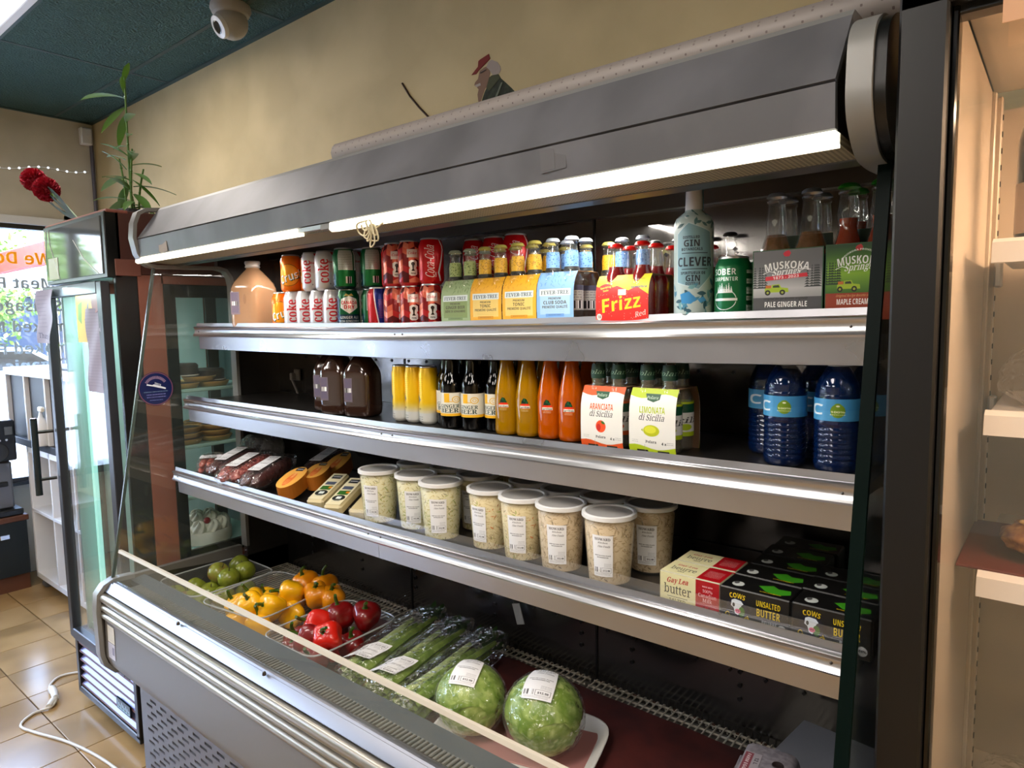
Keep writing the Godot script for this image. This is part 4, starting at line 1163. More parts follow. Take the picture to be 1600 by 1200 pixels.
func make_top_packs():
	var card := mat(Color(0.5, 0.36, 0.24), 0.8)
	var clear := glass(Color(0.95, 1.0, 0.98), 0.015, 0.03)
	var water := glass(Color(0.93, 0.97, 0.95), 0.03, 0.02)
	var speck := {}
	for q in [["green", Color(0.62, 0.68, 0.42), Color(0.25, 0.33, 0.12)], ["yellow", Color(0.86, 0.66, 0.14), Color(0.6, 0.42, 0.05)], ["blue", Color(0.45, 0.62, 0.83), Color(0.2, 0.36, 0.62)]]:
		var p := Pic.new(128, 64, q[1])
		for k in 110: p.ell(rng.randf() * 128, rng.randf() * 50, 1.6, 1.6, q[2])
		p.rect(0, 54, 128, 10, Color(0.12, 0.12, 0.1))
		speck[q[0]] = print_mat(p, 0.5)
	var capm := {"green": mat(Color(0.74, 0.78, 0.68), 0.35, 0.5), "yellow": mat(Color(0.8, 0.75, 0.38), 0.35, 0.4), "blue": mat(Color(0.75, 0.79, 0.84), 0.35, 0.5)}
	var lab := Pic.new(128, 96, Color(0.8, 0.8, 0.78))
	lab.rect(0, 0, 128, 20, Color(0.35, 0.36, 0.45)); lab.small(70, 26, 50, 6, 10, Color(0.4, 0.4, 0.45), rng); lab.bars(76, 60, 44, 30, rng); lab.rect(0, 20, 60, 76, Color(0.62, 0.62, 0.68))
	var labm := print_mat(lab, 0.5)
	var prof := longneck(0.186, 0.0243, 0.0118)
	var proto := {}
	for q in ["green", "yellow", "blue"]:
		proto[q] = bottle("tonic_bottle", "small clear mixer bottle with %s neck band in the %s four pack" % [q, q], "bottle", "mixer bottles in the " + q + " carrier", prof, clear, {"liquid": water, "level": 0.165, "cap": capm[q], "capr": 0.0142, "neck": [speck[q], 0.122, 0.162], "body": [labm, 0.035, 0.088]})
	var packs := [["green", 1.322, "pale green ginger beer bottle carrier, leftmost of the printed carriers", tonic_art(Color(0.6, 0.68, 0.5), Color(0.3, 0.4, 0.2), ["PREMIUM", "GINGER BEER", "BIÈRE DE GINGEMBRE"], Color(0.5, 0.58, 0.36))],
		["yellow", 1.42, "yellow tonic carrier next to the pale green one", tonic_art(Color(0.9, 0.66, 0.16), Color(0.72, 0.45, 0.03), ["PREMIUM", "TONIC", "PREMIÈRE QUALITÉ"], Color(0.88, 0.76, 0.42))],
		["yellow", 1.52, "yellow tonic carrier next to the blue one", null],
		["blue", 1.619, "light blue club soda bottle carrier with one open brown side", tonic_art(Color(0.5, 0.67, 0.87), Color(0.25, 0.43, 0.72), ["PREMIUM", "CLUB SODA", "PREMIÈRE QUALITÉ"], Color(0.62, 0.76, 0.9))]]
	var first := {}
	var ym: StandardMaterial3D
	for i in packs.size():
		var q = packs[i]
		var m: StandardMaterial3D = q[3] if q[3] else ym
		if i == 1: ym = m
		carrier("mixer_carrier", q[2], V(q[1], S1, 0.374), 0.097, 0.112, 0.118, m, card, 0.017, 0.0, 0.013)
		for sx in [-1, 1]:
			for sz in [1, -1]:
				var at := V(q[1] + sx * 0.0245, S1, 0.374 + sz * 0.0272)
				var lb := "mixer bottle with %s neck band, %s %s in the %s carrier" % [q[0], "front" if sz > 0 else "back", "left" if sx < 0 else "right", "second yellow" if i == 2 else q[0]]
				if not first.has(q[0]):
					first[q[0]] = true
					proto[q[0]].position = at
					tag(proto[q[0]], lb)
				else: dup(proto[q[0]], at, rng.randf() * 6.0, lb, "mixer bottles in the second yellow carrier" if i == 2 else "")
	# more of the same behind: two rows of dark capped and yellow banded bottles
	for k in 4: dup(proto.yellow, V(1.452 + 0.062 * k, S1, 0.24), k * 1.3, "yellow banded mixer bottle in the row behind the printed carriers", "mixer bottles behind the carriers")
	for k in 2: dup(proto.blue, V(1.70 + 0.052 * k, S1, 0.285), k * 1.3, "pale blue banded mixer bottle behind the blue carrier", "mixer bottles behind the blue carrier")
	# red soda in a red and yellow carrier
	var p := Pic.new(320, 256, Color(0.83, 0.12, 0.08))
	p.poly([Vector2(0, 0), Vector2(320, 0), Vector2(320, 118), Vector2(250, 70), Vector2(200, 92), Vector2(130, 62), Vector2(60, 84), Vector2(0, 60)], Color(0.94, 0.83, 0.05))
	p.small(60, 26, 230, 1, 8, Color(0.3, 0.25, 0.05), rng, 3)
	p.ell(60, 78, 44, 30, Color(0.85, 0.12, 0.1)); p.text("Sparkling", 60, 70, 11, Color(0.95, 0.9, 0.3), {"rot": -0.15}); p.text("Soda", 62, 88, 11, Color(0.95, 0.9, 0.3), {"rot": -0.15})
	p.rect(140, 84, 48, 34, Color(0.93, 0.9, 0.86)); p.text("spadafora", 262, 72, 13, Color(0.1, 0.25, 0.5), {"fit": 92, "shear": 0.2})
	p.text("Frizz", 154, 164, 78, Color(0.95, 0.82, 0.1), {"fit": 248, "rot": -0.13, "shear": 0.1}); p.text("Red", 274, 224, 26, Color(0.96, 0.93, 0.9), {"rot": -0.2, "shear": 0.25, "font": "serif"})
	for k in 60: p.ell(rng.randf() * 320, rng.randf_range(100, 250), 1.5, 1.5, Color(0.95, 0.8, 0.75))
	p.ell(22, 238, 16, 16, Color(0.95, 0.9, 0.85)); p.text("18", 22, 238, 14, Color(0.2, 0.1, 0.1))
	var fm := print_mat(p, 0.45)
	carrier("red_soda_carrier", "red and yellow carrier of red sparkling soda, lettered in yellow script", V(1.787, S1, 0.379), 0.119, 0.118, 0.1, fm, card, 0.016, 0.0, 0.012)
	carrier("red_soda_carrier", "red and yellow soda carrier partly hidden behind the front one and the tall white bottle", V(1.85, S1, 0.25), 0.119, 0.118, 0.1, fm, card, 0.016, 0.0, 0.012)
	var red := glass(Color(0.55, 0.0, 0.03), 0.72, 0.05)
	var rcap := mat(Color(0.85, 0.07, 0.06), 0.3)
	var rp := longneck(0.158, 0.0282, 0.012)
	var rb := bottle("red_soda_bottle", "red soda bottle with red cap in the front red and yellow carrier", "bottle", "red soda bottles in the front carrier", rp, clear, {"liquid": mat(Color(0.5, 0.01, 0.04), 0.12), "level": 0.118, "cap": rcap, "capr": 0.0142})
	rb.position = V(1.757, S1, 0.408)
	for q in [1]: four(rb, [[0.03, 0.408], [-0.03, 0.35], [0.03, 0.35]], 1.787, S1)
	for q in [[1.82, 0.28], [1.88, 0.28], [1.82, 0.222], [1.88, 0.222]]: dup(rb, V(q[0], S1, q[1]), 0.0, "red capped soda bottle in the carrier behind the front red and yellow one", "red soda bottles in the back carrier")
	var dark := bottle("dark_capped_bottle", "clear bottle with a dark crown cap standing behind the red capped bottles", "bottle", "dark capped bottles at the back of the top shelf", longneck(0.192, 0.028, 0.0125), clear, {"liquid": water, "level": 0.16, "cap": mat(Color(0.2, 0.2, 0.2), 0.35, 0.6), "capr": 0.0145})
	dark.position = V(1.70, S1, 0.132)
	for k in 3: dup(dark, V(1.762 + k * 0.062, S1, 0.132))
	# tall white printed bottle
	var gp := Pic.new(384, 384, Color(0.72, 0.79, 0.79))
	for k in 70:
		var x := rng.randf_range(90, 330)
		var y := rng.randf_range(4, 130)
		if x > 130 and x < 246 and y > 70: continue
		gp.leaf(x, y, rng.randf() * TAU, rng.randf_range(14, 34), rng.randf_range(3, 6), [Color(0.22, 0.36, 0.38), Color(0.32, 0.48, 0.5), Color(0.86, 0.9, 0.9), Color(0.4, 0.58, 0.62)][k % 4])
	gp.poly([Vector2(128, 92), Vector2(168, 60), Vector2(240, 88), Vector2(252, 210), Vector2(200, 262), Vector2(128, 240)], Color(0.5, 0.66, 0.72))
	gp.line([Vector2(128, 92), Vector2(168, 60), Vector2(240, 88), Vector2(252, 210), Vector2(200, 262), Vector2(128, 240), Vector2(128, 92)], 2, Color(0.8, 0.88, 0.9))
	var ink := Color(0.12, 0.15, 0.2)
	gp.text("DISTILLED", 176, 104, 8, ink); gp.text("GIN", 178, 122, 20, ink); gp.text("BOTANICALS", 178, 140, 8, ink); gp.line([Vector2(146, 152), Vector2(230, 152)], 1.5, ink)
	gp.text("CLEVER", 188, 178, 27, ink, {"fit": 118}); gp.line([Vector2(146, 200), Vector2(230, 200)], 1.5, ink); gp.text("SPIRITUEUX DE", 182, 212, 8, ink); gp.text("GIN", 182, 228, 18, ink); gp.text("DISTILLÉ", 182, 244, 8, ink)
	for k in 34:
		gp.leaf(rng.randf_range(110, 270), rng.randf_range(250, 330), rng.randf() * TAU, rng.randf_range(16, 34), rng.randf_range(4, 7), [Color(0.2, 0.36, 0.42), Color(0.3, 0.55, 0.68), Color(0.45, 0.66, 0.7)][k % 3])
	gp.poly([Vector2(140, 276), Vector2(170, 268), Vector2(196, 292), Vector2(176, 306), Vector2(146, 304)], Color(0.25, 0.58, 0.82)); gp.poly([Vector2(196, 292), Vector2(216, 284), Vector2(226, 296), Vector2(206, 304)], Color(0.3, 0.62, 0.85))
	gp.poly([Vector2(222, 316), Vector2(246, 308), Vector2(254, 326), Vector2(230, 336)], Color(0.9, 0.9, 0.88))
	gp.rect(146, 338, 68, 26, ink); gp.rect(148, 340, 64, 22, Color(0.76, 0.84, 0.84)); gp.text("0%", 188, 351, 15, Color(0.2, 0.5, 0.8)); gp.rect(154, 343, 8, 16, ink)
	gp.text("ALCOHOL-FREE DISTILLED SPIRIT", 184, 370, 6, ink, {"fit": 130}); gp.text("SPIRITUEUX SANS ALCOOL", 184, 379, 6, ink, {"fit": 120})
	var t := thing("spirit_bottle", "tall pale white bottle printed with teal leaves and a blue bird, white cap", "bottle", V(1.922, S1, 0.402), 0.55)
	var g := G.new()
	g.lathe([Vector2(0.0155, 0.213), Vector2(0.017, 0.208), Vector2(0.024, 0.203), Vector2(0.0325, 0.196), Vector2(0.0358, 0.187), Vector2(0.0363, 0.17), Vector2(0.0363, 0.006), Vector2(0.034, 0.001), Vector2(0.0, 0.0)], 36)
	part(t, "body", g, print_mat(gp.lift(0.91, Color(0.72, 0.79, 0.79)), 0.35))
	g = G.new()
	g.lathe([Vector2(0, 0.2625), Vector2(0.0135, 0.2625), Vector2(0.0145, 0.261), Vector2(0.016, 0.215), Vector2(0.0165, 0.211)], 28)
	part(t, "cap", g, mat(Color(0.85, 0.85, 0.86), 0.35))
	g = G.new()
	g.box(V(0.0155, 0.236, 0.004), V(0.001, 0.05, 0.012))
	part(t, "seal_strip", g, mat(Color(0.15, 0.4, 0.45), 0.4))
	# two basket carriers of ginger ale at the right end
	for q in [[2.1025, false], [2.2135, true]]:
		var mp: bool = q[1]
		var pp := Pic.new(320, 304, Color(0.5, 0.5, 0.5))
		for y in 304:
			var f := y / 304.0
			var c := Color(0.42, 0.42, 0.43).lerp(Color(0.72, 0.72, 0.72), clampf(1.0 - absf(f - 0.62) * 3.0, 0, 1))
			if mp: c = Color(0.08, 0.25, 0.06).lerp(Color(0.5, 0.68, 0.12), clampf(1.0 - absf(f - 0.45) * 2.4, 0, 1))
			pp.rect(0, y, 320, 1, c)
		for k in 22:
			var x := rng.randf_range(0, 320)
			if x > 70 and x < 250: x = x * 0.3 if k % 2 == 0 else 320 - x * 0.2
			for j in 9: pp.poly([Vector2(x - 2 - j * 1.6, 90 + j * 12), Vector2(x, 80 + j * 12), Vector2(x + 2 + j * 1.6, 90 + j * 12)], Color(0.22, 0.24, 0.24, 1) if not mp else Color(0.1, 0.2, 0.06))
		var w := Color(0.95, 0.95, 0.94)
		pp.poly([Vector2(150, 12), Vector2(168, 6), Vector2(178, 20), Vector2(170, 36), Vector2(150, 36), Vector2(142, 22)], Color(0.8, 0.1, 0.2) if not mp else Color(0.72, 0.12, 0.12))
		if mp: pp.text("MUSKOKA PROVISIONS", 170, 30, 8, w, {"arc": 120, "fit": 190})
		pp.text("MUSKOKA", 158, 76, 36, w, {"fit": 208, "arc": 420 if not mp else 460})
		pp.text("Springs", 160, 108, 30, w, {"fit": 130, "shear": 0.35, "font": "serif bold", "rot": -0.06}); pp.line([Vector2(50, 116), Vector2(80, 104), Vector2(110, 112)], 3, w); pp.line([Vector2(210, 112), Vector2(240, 98), Vector2(266, 104)], 3, w)
		if not mp:
			pp.poly([Vector2(62, 130), Vector2(250, 118), Vector2(254, 136), Vector2(62, 150)], Color(0.83, 0.12, 0.2)); pp.text("1873 - 2023", 156, 134, 13, w, {"rot": -0.06, "fit": 120})
		# small flatbed truck
		var tg := Color(0.62, 0.72, 0.12)
		pp.poly([Vector2(60, 186), Vector2(92, 184), Vector2(92, 170), Vector2(128, 168), Vector2(136, 184), Vector2(168, 188), Vector2(170, 208), Vector2(60, 206)], tg)
		pp.poly([Vector2(98, 174), Vector2(124, 172), Vector2(130, 184), Vector2(98, 184)], Color(0.15, 0.2, 0.1)); pp.rect(64, 172, 26, 14, Color(0.75, 0.4, 0.08))
		for x in [74, 142]:
			pp.ell(x, 208, 13, 13, Color(0.1, 0.1, 0.08)); pp.ell(x, 208, 6, 6, Color(0.6, 0.65, 0.2))
		if mp: pp.rect(0, 226, 320, 78, Color(0.58, 0.2, 0.08))
		else: pp.rect(0, 232, 320, 72, Color(0.3, 0.3, 0.31))
		pp.text("Original Recipe Recette originale", 156, 238, 11, Color(0.1, 0.1, 0.1) if not mp else Color(0.9, 0.75, 0.5), {"fit": 200, "shear": 0.3, "font": "serif"})
		pp.text("PALE GINGER ALE" if not mp else "MAPLE CREAM ALE", 156, 266, 26, w, {"fit": 196}); pp.text("NON ALCOHOLIC  SANS ALCOOL", 156, 292, 7, w, {"fit": 160})
		pp.rect(0, 0, 320, 4, Color(0.1, 0.3, 0.16)); pp.rect(316, 0, 4, 304, Color(0.1, 0.3, 0.16)); pp.rect(0, 0, 4, 304, Color(0.1, 0.3, 0.16))
		var gcard := mat(Color(0.12, 0.3, 0.16), 0.6)
		carrier("ginger_ale_carrier", "green and brown bottle carrier with a truck picture, partly behind the glass end" if mp else "grey bottle carrier with a snowy scene and a small green truck", V(q[0], S1, 0.368), 0.1 if mp else 0.116, 0.124, 0.122, print_mat(pp, 0.45), gcard, 0.0, 0.11, 0.016)
		var dv := part(self, numbered("carrier_divider"), bx(V(q[0], S1 + 0.075, 0.368), V(0.096 if mp else 0.112, 0.15, 0.0016), 0.0005), mat(Color(0.1, 0.2, 0.12), 0.5))
		var holder := get_node("ginger_ale_carrier_001" if mp else "ginger_ale_carrier") as Node3D
		remove_child(dv)
		taken.erase("carrier_divider")
		dv.name = "divider"
		holder.add_child(dv)
		dv.position -= holder.position
		var amber := mat(Color(0.5, 0.16, 0.05), 0.08) if mp else glass(Color(0.55, 0.33, 0.08), 0.4, 0.03)
		var ab := bottle("ginger_ale_bottle", "red brown ale bottle with green cap in the green carrier" if mp else "amber ginger ale bottle with silver cap in the grey carrier", "bottle", "ale bottles in the green carrier" if mp else "ginger ale bottles in the grey carrier", longneck(0.215, 0.0243 if mp else 0.0285, 0.0135), clear, {"liquid": amber, "level": 0.165 if mp else 0.15, "cap": mat(Color(0.12, 0.45, 0.08), 0.35) if mp else mat(Color(0.6, 0.62, 0.64), 0.3, 0.6), "capr": 0.0152})
		var ox: float = 0.0245 if mp else 0.029
		ab.position = V(q[0] - ox, S1, 0.399)
		four(ab, [[ox, 0.399], [-ox, 0.337], [ox, 0.337]], q[0], S1)
	# milk jug
	var jp := [Vector2(0.0, 0.0), Vector2(0.054, 0.0), Vector2(0.06, 0.008), Vector2(0.062, 0.02), Vector2(0.062, 0.125), Vector2(0.058, 0.143), Vector2(0.046, 0.168), Vector2(0.03, 0.188), Vector2(0.023, 0.197), Vector2(0.022, 0.208)]
	jug("large square shouldered jug of beige milk with silver cap, far left of the top shelf", V(0.309, S1, 0.372), 0.35, 0.0615, 0.222, Color(0.62, 0.47, 0.35), true, "")
	var cl := ["leftmost of the three brown chocolate milk bottles", "middle one of the three brown chocolate milk bottles", "rightmost and nearest of the three brown chocolate milk bottles"]
	for k in 3: jug(cl[k], V([0.678, 0.766, 0.862][k], S2, [0.335, 0.372, 0.358][k]), 0.35, 0.0465, 0.205, Color(0.2, 0.125, 0.095), false, "chocolate milk bottles on the middle shelf")

func jug(label: String, at: Vector3, turn: float, hw: float, h: float, c: Color, cap: bool, group: String):
	# squared glass milk bottle: rounded square section that turns round at the neck
	var t := thing("milk_bottle", label, "milk bottle", at, turn, group)
	var rows := []
	for q in [[0.0, 0.0, 0.6], [0.0, 0.86, 0.6], [0.03, 0.97, 0.6], [0.08, 1.0, 0.6], [0.3, 1.0, 0.6], [0.55, 1.0, 0.6], [0.62, 0.985, 0.62], [0.70, 0.9, 0.68], [0.78, 0.74, 0.8], [0.86, 0.54, 0.95], [0.9, 0.4, 1.0], [0.93, 0.345, 1.0], [0.955, 0.34, 1.0]]:
		var r := PackedVector3Array()
		for k in 40:
			var a := TAU * k / 40 + PI / 4
			var s := sin(a)
			var cc := cos(a)
			var e: float = lerpf(0.3, 1.0, (q[2] - 0.5) * 2.0)
			var px := signf(cc) * pow(absf(cc), e)
			var pz := signf(s) * pow(absf(s), e)
			if q[2] < 0.95:
				var mx := 1.0 / maxf(1.0, 1.0)
				px *= mx; pz *= mx
			r.append(V(px * hw * q[1], q[0] * h, pz * hw * q[1]))
		rows.append(r)
	var g := G.new()
	g.surf(rows, true, true)
	part(t, "filled_body", g, mat(c, 0.12, 0.0, {"clearcoat_enabled": true, "clearcoat": 1.0, "clearcoat_roughness": 0.04}))
	g = G.new()
	if cap: g.lathe([Vector2(0, h * 1.03), Vector2(hw * 0.38, h * 1.03), Vector2(hw * 0.41, h * 1.02), Vector2(hw * 0.41, h * 0.985), Vector2(hw * 0.37, h * 0.975), Vector2(hw * 0.37, h * 0.95), Vector2(hw * 0.42, h * 0.945), Vector2(hw * 0.35, h * 0.925)], 28)
	else: g.lathe([Vector2(0, h * 0.985), Vector2(hw * 0.36, h * 0.985), Vector2(hw * 0.4, h * 0.975), Vector2(hw * 0.4, h * 0.94), Vector2(hw * 0.34, h * 0.935)], 24)
	part(t, "cap", g, mat(Color(0.74, 0.72, 0.7), 0.3, 0.2))
	# print on the glass
	var p := Pic.new(64, 192, Color(0.52, 0.46, 0.5) if cap else Color(0.42, 0.38, 0.42))
	p.small(8, 10, 48, 17, 10, Color(0.28, 0.27, 0.48), rng, 4)
	p.bars(6, 80, 50, 36, rng)
	var g3 := G.new()
	g3.quad(V(-w_of(hw), h * 0.22, hw + 0.0006), V(w_of(hw), h * 0.22, hw + 0.0006), V(w_of(hw), h * 0.56, hw + 0.0006), V(-w_of(hw), h * 0.56, hw + 0.0006))
	g3.box(V(0, h * 0.39, hw), V(w_of(hw) * 1.96, h * 0.33, 0.001))
	var o := part(t, "printed_panel", g3, print_mat(p, 0.3))
	o.position = V(-hw * 0.45, 0, 0)
	if cap:
		g = G.new()
		g.ball(func(d: Vector3): return V(0.012 + d.x * 0.011, h * 0.45 + d.y * 0.03, hw - 0.003 + d.z * 0.0035), 20, 12)
		part(t, "moulded_grip", g, mat(c.darkened(0.1), 0.12))
func four(b: Node3D, rest: Array, x: float, y: float):      # the other three bottles of a carrier, each told apart by its corner
	var lb := str(b.get_meta("label"))
	tag(b, lb + ", front left")
	for k in 3: dup(b, V(x + rest[k][0], y, rest[k][1]), 0.4 + k * 0.2, lb + [", front right", ", back left", ", back right"][k])
func w_of(hw: float) -> float: return hw * 0.3

func make_middle_shelf():
	# dark ginger beer bottles
	var p := Pic.new(384, 160, Color(0.86, 0.84, 0.78))
	p.rect(0, 142, 384, 18, Color(0.9, 0.68, 0.08)); p.rect(140, 4, 30, 62, Color(0.92, 0.7, 0.1)); p.ell(206, 46, 20, 20, Color(0.85, 0.66, 0.15), 5); p.ell(206, 46, 9, 9, Color(0.85, 0.66, 0.15), 3); p.rect(168, 58, 20, 5, Color(0.9, 0.68, 0.1))
	p.text("GINGER", 168, 92, 24, Color(0.06, 0.17, 0.15), {"font": "serif bold", "fit": 110}); p.text("BEER", 166, 122, 28, Color(0.06, 0.17, 0.15), {"font": "serif bold", "fit": 104})
	p.small(300, 20, 60, 10, 11, Color(0.4, 0.4, 0.4), rng)
	var gb := bottle("ginger_beer_bottle", "dark ginger beer bottle at the left of its row, beside the slim yellow cans", "bottle", "ginger beer bottles on the middle shelf", longneck(0.208, 0.0302, 0.0135), mat(Color(0.012, 0.012, 0.014), 0.06), {"cap": M.black_gloss, "capr": 0.0152, "body": [print_mat(p, 0.55), 0.034, 0.094]})
	gb.position = V(1.193, S2, 0.335); gb.rotation.y = 0.95
	dup(gb, V(1.245, S2, 0.372), 0.9, "nearest dark ginger beer bottle, its label facing out most fully")
	dup(gb, V(1.312, S2, 0.365), 0.65, "third dark ginger beer bottle in the row, label turned partly away")
	dup(gb, V(1.375, S2, 0.345), 0.2, "dark ginger beer bottle half hidden by the first yellow soda bottle")
	for k in 4: dup(gb, V(1.19 + 0.063 * k, S2, 0.26), 0.8, "dark ginger beer bottle in the row behind the labelled ones", "ginger beer bottles in the back row")
	# yellow and orange fruit sodas
	var fp := [Vector2(0.024, 0.0), Vector2(0.029, 0.003), Vector2(0.0305, 0.012), Vector2(0.0298, 0.035), Vector2(0.0308, 0.085), Vector2(0.0298, 0.1), Vector2(0.0262, 0.12), Vector2(0.0208, 0.145), Vector2(0.0168, 0.168), Vector2(0.0148, 0.185), Vector2(0.0135, 0.195), Vector2(0.0155, 0.197), Vector2(0.0135, 0.2), Vector2(0.0135, 0.206)]
	var fpr := Pic.new(256, 256, Color(0, 0, 0, 0))
	var gl := mat(Color(0.9, 0.8, 0.6, 0.06), 0.03, 0.0, {"transparency": BaseMaterial3D.TRANSPARENCY_ALPHA})
	var logo := Pic.new(128, 128, Color(0.75, 0.5, 0.15))
	var lib := []
	for q in [[Color(0.6, 0.42, 0.01), "yellow"], [Color(0.68, 0.29, 0.0), "orange"]]:
		logo = Pic.new(128, 128, q[0])
		logo.poly([Vector2(30, 74), Vector2(36, 46), Vector2(56, 24), Vector2(80, 30), Vector2(96, 56), Vector2(100, 74)], Color(0.03, 0.18, 0.1)); logo.ell(62, 40, 10, 12, Color(0.06, 0.3, 0.16)); logo.ell(82, 56, 10, 12, Color(0.06, 0.3, 0.16))
		logo.poly([Vector2(16, 78), Vector2(40, 66), Vector2(100, 66), Vector2(112, 80), Vector2(114, 104), Vector2(20, 104)], Color(0.85, 0.2, 0.1)); logo.rect(18, 82, 94, 20, Color(0.9, 0.87, 0.8)); logo.text("Jarritos", 64, 93, 16, Color(0.1, 0.15, 0.12), {"fit": 88}); logo.small(28, 112, 70, 2, 8, Color(0.9, 0.85, 0.7), rng)
		var b := bottle("fruit_soda_bottle", "", "bottle", "", fp, mat(q[0], 0.05, 0.0, {"clearcoat_enabled": true, "clearcoat": 0.35, "clearcoat_roughness": 0.03, "metallic_specular": 0.35, "backlight_enabled": true, "backlight": q[0] * 0.25}), {"cap": mat(Color(0.7, 0.7, 0.68), 0.3, 0.6), "capr": 0.0152})
		var g := G.new()
		for k in 8:
			var a0 := -0.55 + k * 1.1 / 8
			var a1 := a0 + 1.1 / 8
			var rr := 0.0312
			var n0 := V(sin(a0), 0, cos(a0))
			var n1 := V(sin(a1), 0, cos(a1))
			g.tri(n0 * rr + V(0, 0.06, 0), n1 * rr + V(0, 0.06, 0), n1 * rr + V(0, 0.1, 0), n0, n1, n1, Vector2(k / 8.0, 1), Vector2((k + 1) / 8.0, 1), Vector2((k + 1) / 8.0, 0))
			g.tri(n0 * rr + V(0, 0.06, 0), n1 * rr + V(0, 0.1, 0), n0 * rr + V(0, 0.1, 0), n0, n1, n0, Vector2(k / 8.0, 1), Vector2((k + 1) / 8.0, 0), Vector2(k / 8.0, 0))
		part(b, "printed_badge", g, print_mat(logo, 0.15))
		lib.append(b)
	tag(lib[0], "yellow fruit soda bottle standing beside the dark ginger beer")
	tag(lib[1], "orange fruit soda bottle next to the yellow ones")
	lib[0].position = V(1.432, S2, 0.372); lib[0].rotation.y = 0.35
	dup(lib[0], V(1.494, S2, 0.368), 0.35, "yellow fruit soda bottle beside the orange ones")
	lib[1].position = V(1.557, S2, 0.366); lib[1].rotation.y = 0.35
	dup(lib[1], V(1.619, S2, 0.37), 0.35, "nearest orange fruit soda bottle, beside the orange and white carrier")
	for k in 2: dup(lib[0], V(1.43 + 0.063 * k, S2, 0.3), 0.0, "yellow fruit soda bottle in the second row", "fruit soda bottles in the second row")
	for k in 2: dup(lib[1], V(1.556 + 0.063 * k, S2, 0.3), 0.0, "orange fruit soda bottle in the second row behind the front bottles", "fruit soda bottles in the second row")
	# two citrus soda carriers
	for q in [[1.727, 0, Color(0.84, 0.32, 0.1), "ARANCIATA", "white and orange citrus soda carrier with a blood orange picture"], [1.844, 1, Color(0.66, 0.74, 0.07), "LIMONATA", "white and lime green citrus soda carrier with a lemon picture, open brown side"]]:
		var c: Color = q[2]
		p = Pic.new(288, 384, Color(0.88, 0.87, 0.84))
		var top := [Vector2(0, 0), Vector2(288, 0), Vector2(288, 44)]
		var bot := [Vector2(0, 384), Vector2(288, 384), Vector2(288, 345)]
		for k in 9:
			var x := 288 - k * 36
			top.append(Vector2(x, 44 - 14 * sin(k * 0.8))); bot.append(Vector2(x, 345 - 12 * sin(k * 0.8 + 2.4)))
		p.poly(top, c); p.poly(bot, c)
		p.poly([Vector2(96, 30), Vector2(190, 30), Vector2(186, 62), Vector2(150, 78), Vector2(110, 66)], Color(0.04, 0.28, 0.17)); p.text("Polara", 142, 52, 17, Color(0.85, 0.88, 0.8), {"font": "serif", "shear": 0.3})
		p.text(q[3], 144, 124, 38, c.darkened(0.05), {"fit": 160}); p.text("di Sicilia", 144, 168, 36, Color(0.1, 0.1, 0.12), {"fit": 160, "shear": 0.25, "font": "serif"})
		if q[1] == 0:
			p.ell(142, 246, 34, 38, Color(0.88, 0.3, 0.1)); p.ell(128, 252, 14, 22, Color(0.75, 0.12, 0.08)); p.leaf(142, 214, 0.5, 34, 8, Color(0.15, 0.4, 0.1))
		else:
			p.ell(142, 246, 50, 34, Color(0.7, 0.72, 0.06)); p.ell(136, 240, 36, 22, Color(0.82, 0.82, 0.2)); p.poly([Vector2(88, 236), Vector2(78, 244), Vector2(90, 256)], Color(0.6, 0.66, 0.06))
		p.text("Polara", 140, 312, 15, Color(0.1, 0.1, 0.1), {"font": "serif bold"}); p.text("4 x", 220, 318, 16, Color(0.1, 0.1, 0.1)); p.small(238, 310, 40, 2, 10, Color(0.3, 0.3, 0.3), rng); p.small(20, 306, 40, 2, 10, Color(0.5, 0.5, 0.5), rng)
		p.rect(50, 362, 70, 12, Color(0.1, 0.1, 0.05)); p.rect(180, 362, 70, 12, Color(0.1, 0.1, 0.05)); p.rect(100, 330, 2, 54, Color(0.6, 0.6, 0.55))
		carrier("citrus_soda_carrier", q[4], V(q[0], S2, 0.363), 0.102, 0.112, 0.13, print_mat(p, 0.5), mat(Color(0.46, 0.34, 0.24), 0.8), 0.016)
		var np := Pic.new(128, 64, Color(0.03, 0.2, 0.14))
		np.text("Polara", 64, 34, 18, Color(0.6, 0.7, 0.6), {"font": "serif", "shear": 0.3})
		var bl := Pic.new(128, 128, Color(0.85, 0.84, 0.82))
		bl.rect(0, 0, 128, 12, c); bl.rect(0, 112, 128, 16, c); bl.poly([Vector2(30, 8), Vector2(98, 8), Vector2(90, 40), Vector2(40, 40)], Color(0.04, 0.28, 0.17)); bl.text("Sicilia", 64, 68, 20, Color(0.1, 0.1, 0.1), {"font": "serif", "shear": 0.2}); bl.ell(64, 94, 12, 12, c)
		var b := bottle("citrus_soda_bottle", "bottle with dark green neck band in the %s carrier" % ["orange and white", "lime green and white"][q[1]], "bottle", ["bottles in the orange and white carrier", "bottles in the lime green carrier"][q[1]], longneck(0.195, 0.0243, 0.0125), glass(Color(0.93, 0.97, 0.92), 0.02, 0.03), {"liquid": glass(Color(0.55, 0.5, 0.4), 0.2, 0.03), "level": 0.15, "cap": mat(Color(0.16, 0.17, 0.17), 0.35, 0.6), "capr": 0.0145, "neck": [print_mat(np, 0.5), 0.146, 0.176], "body": [print_mat(bl, 0.5), 0.03, 0.1]})
		b.position = V(q[0] - 0.0245, S2, 0.39); b.rotation.y = 0.5
		four(b, [[0.0245, 0.39], [-0.0245, 0.337], [0.0245, 0.337]], q[0], S2)
	# blue water bottles
	p = Pic.new(384, 128, Color(0.2, 0.5, 0.72))
	p.rect(0, 0, 384, 128, Color(0.25, 0.55, 0.75))
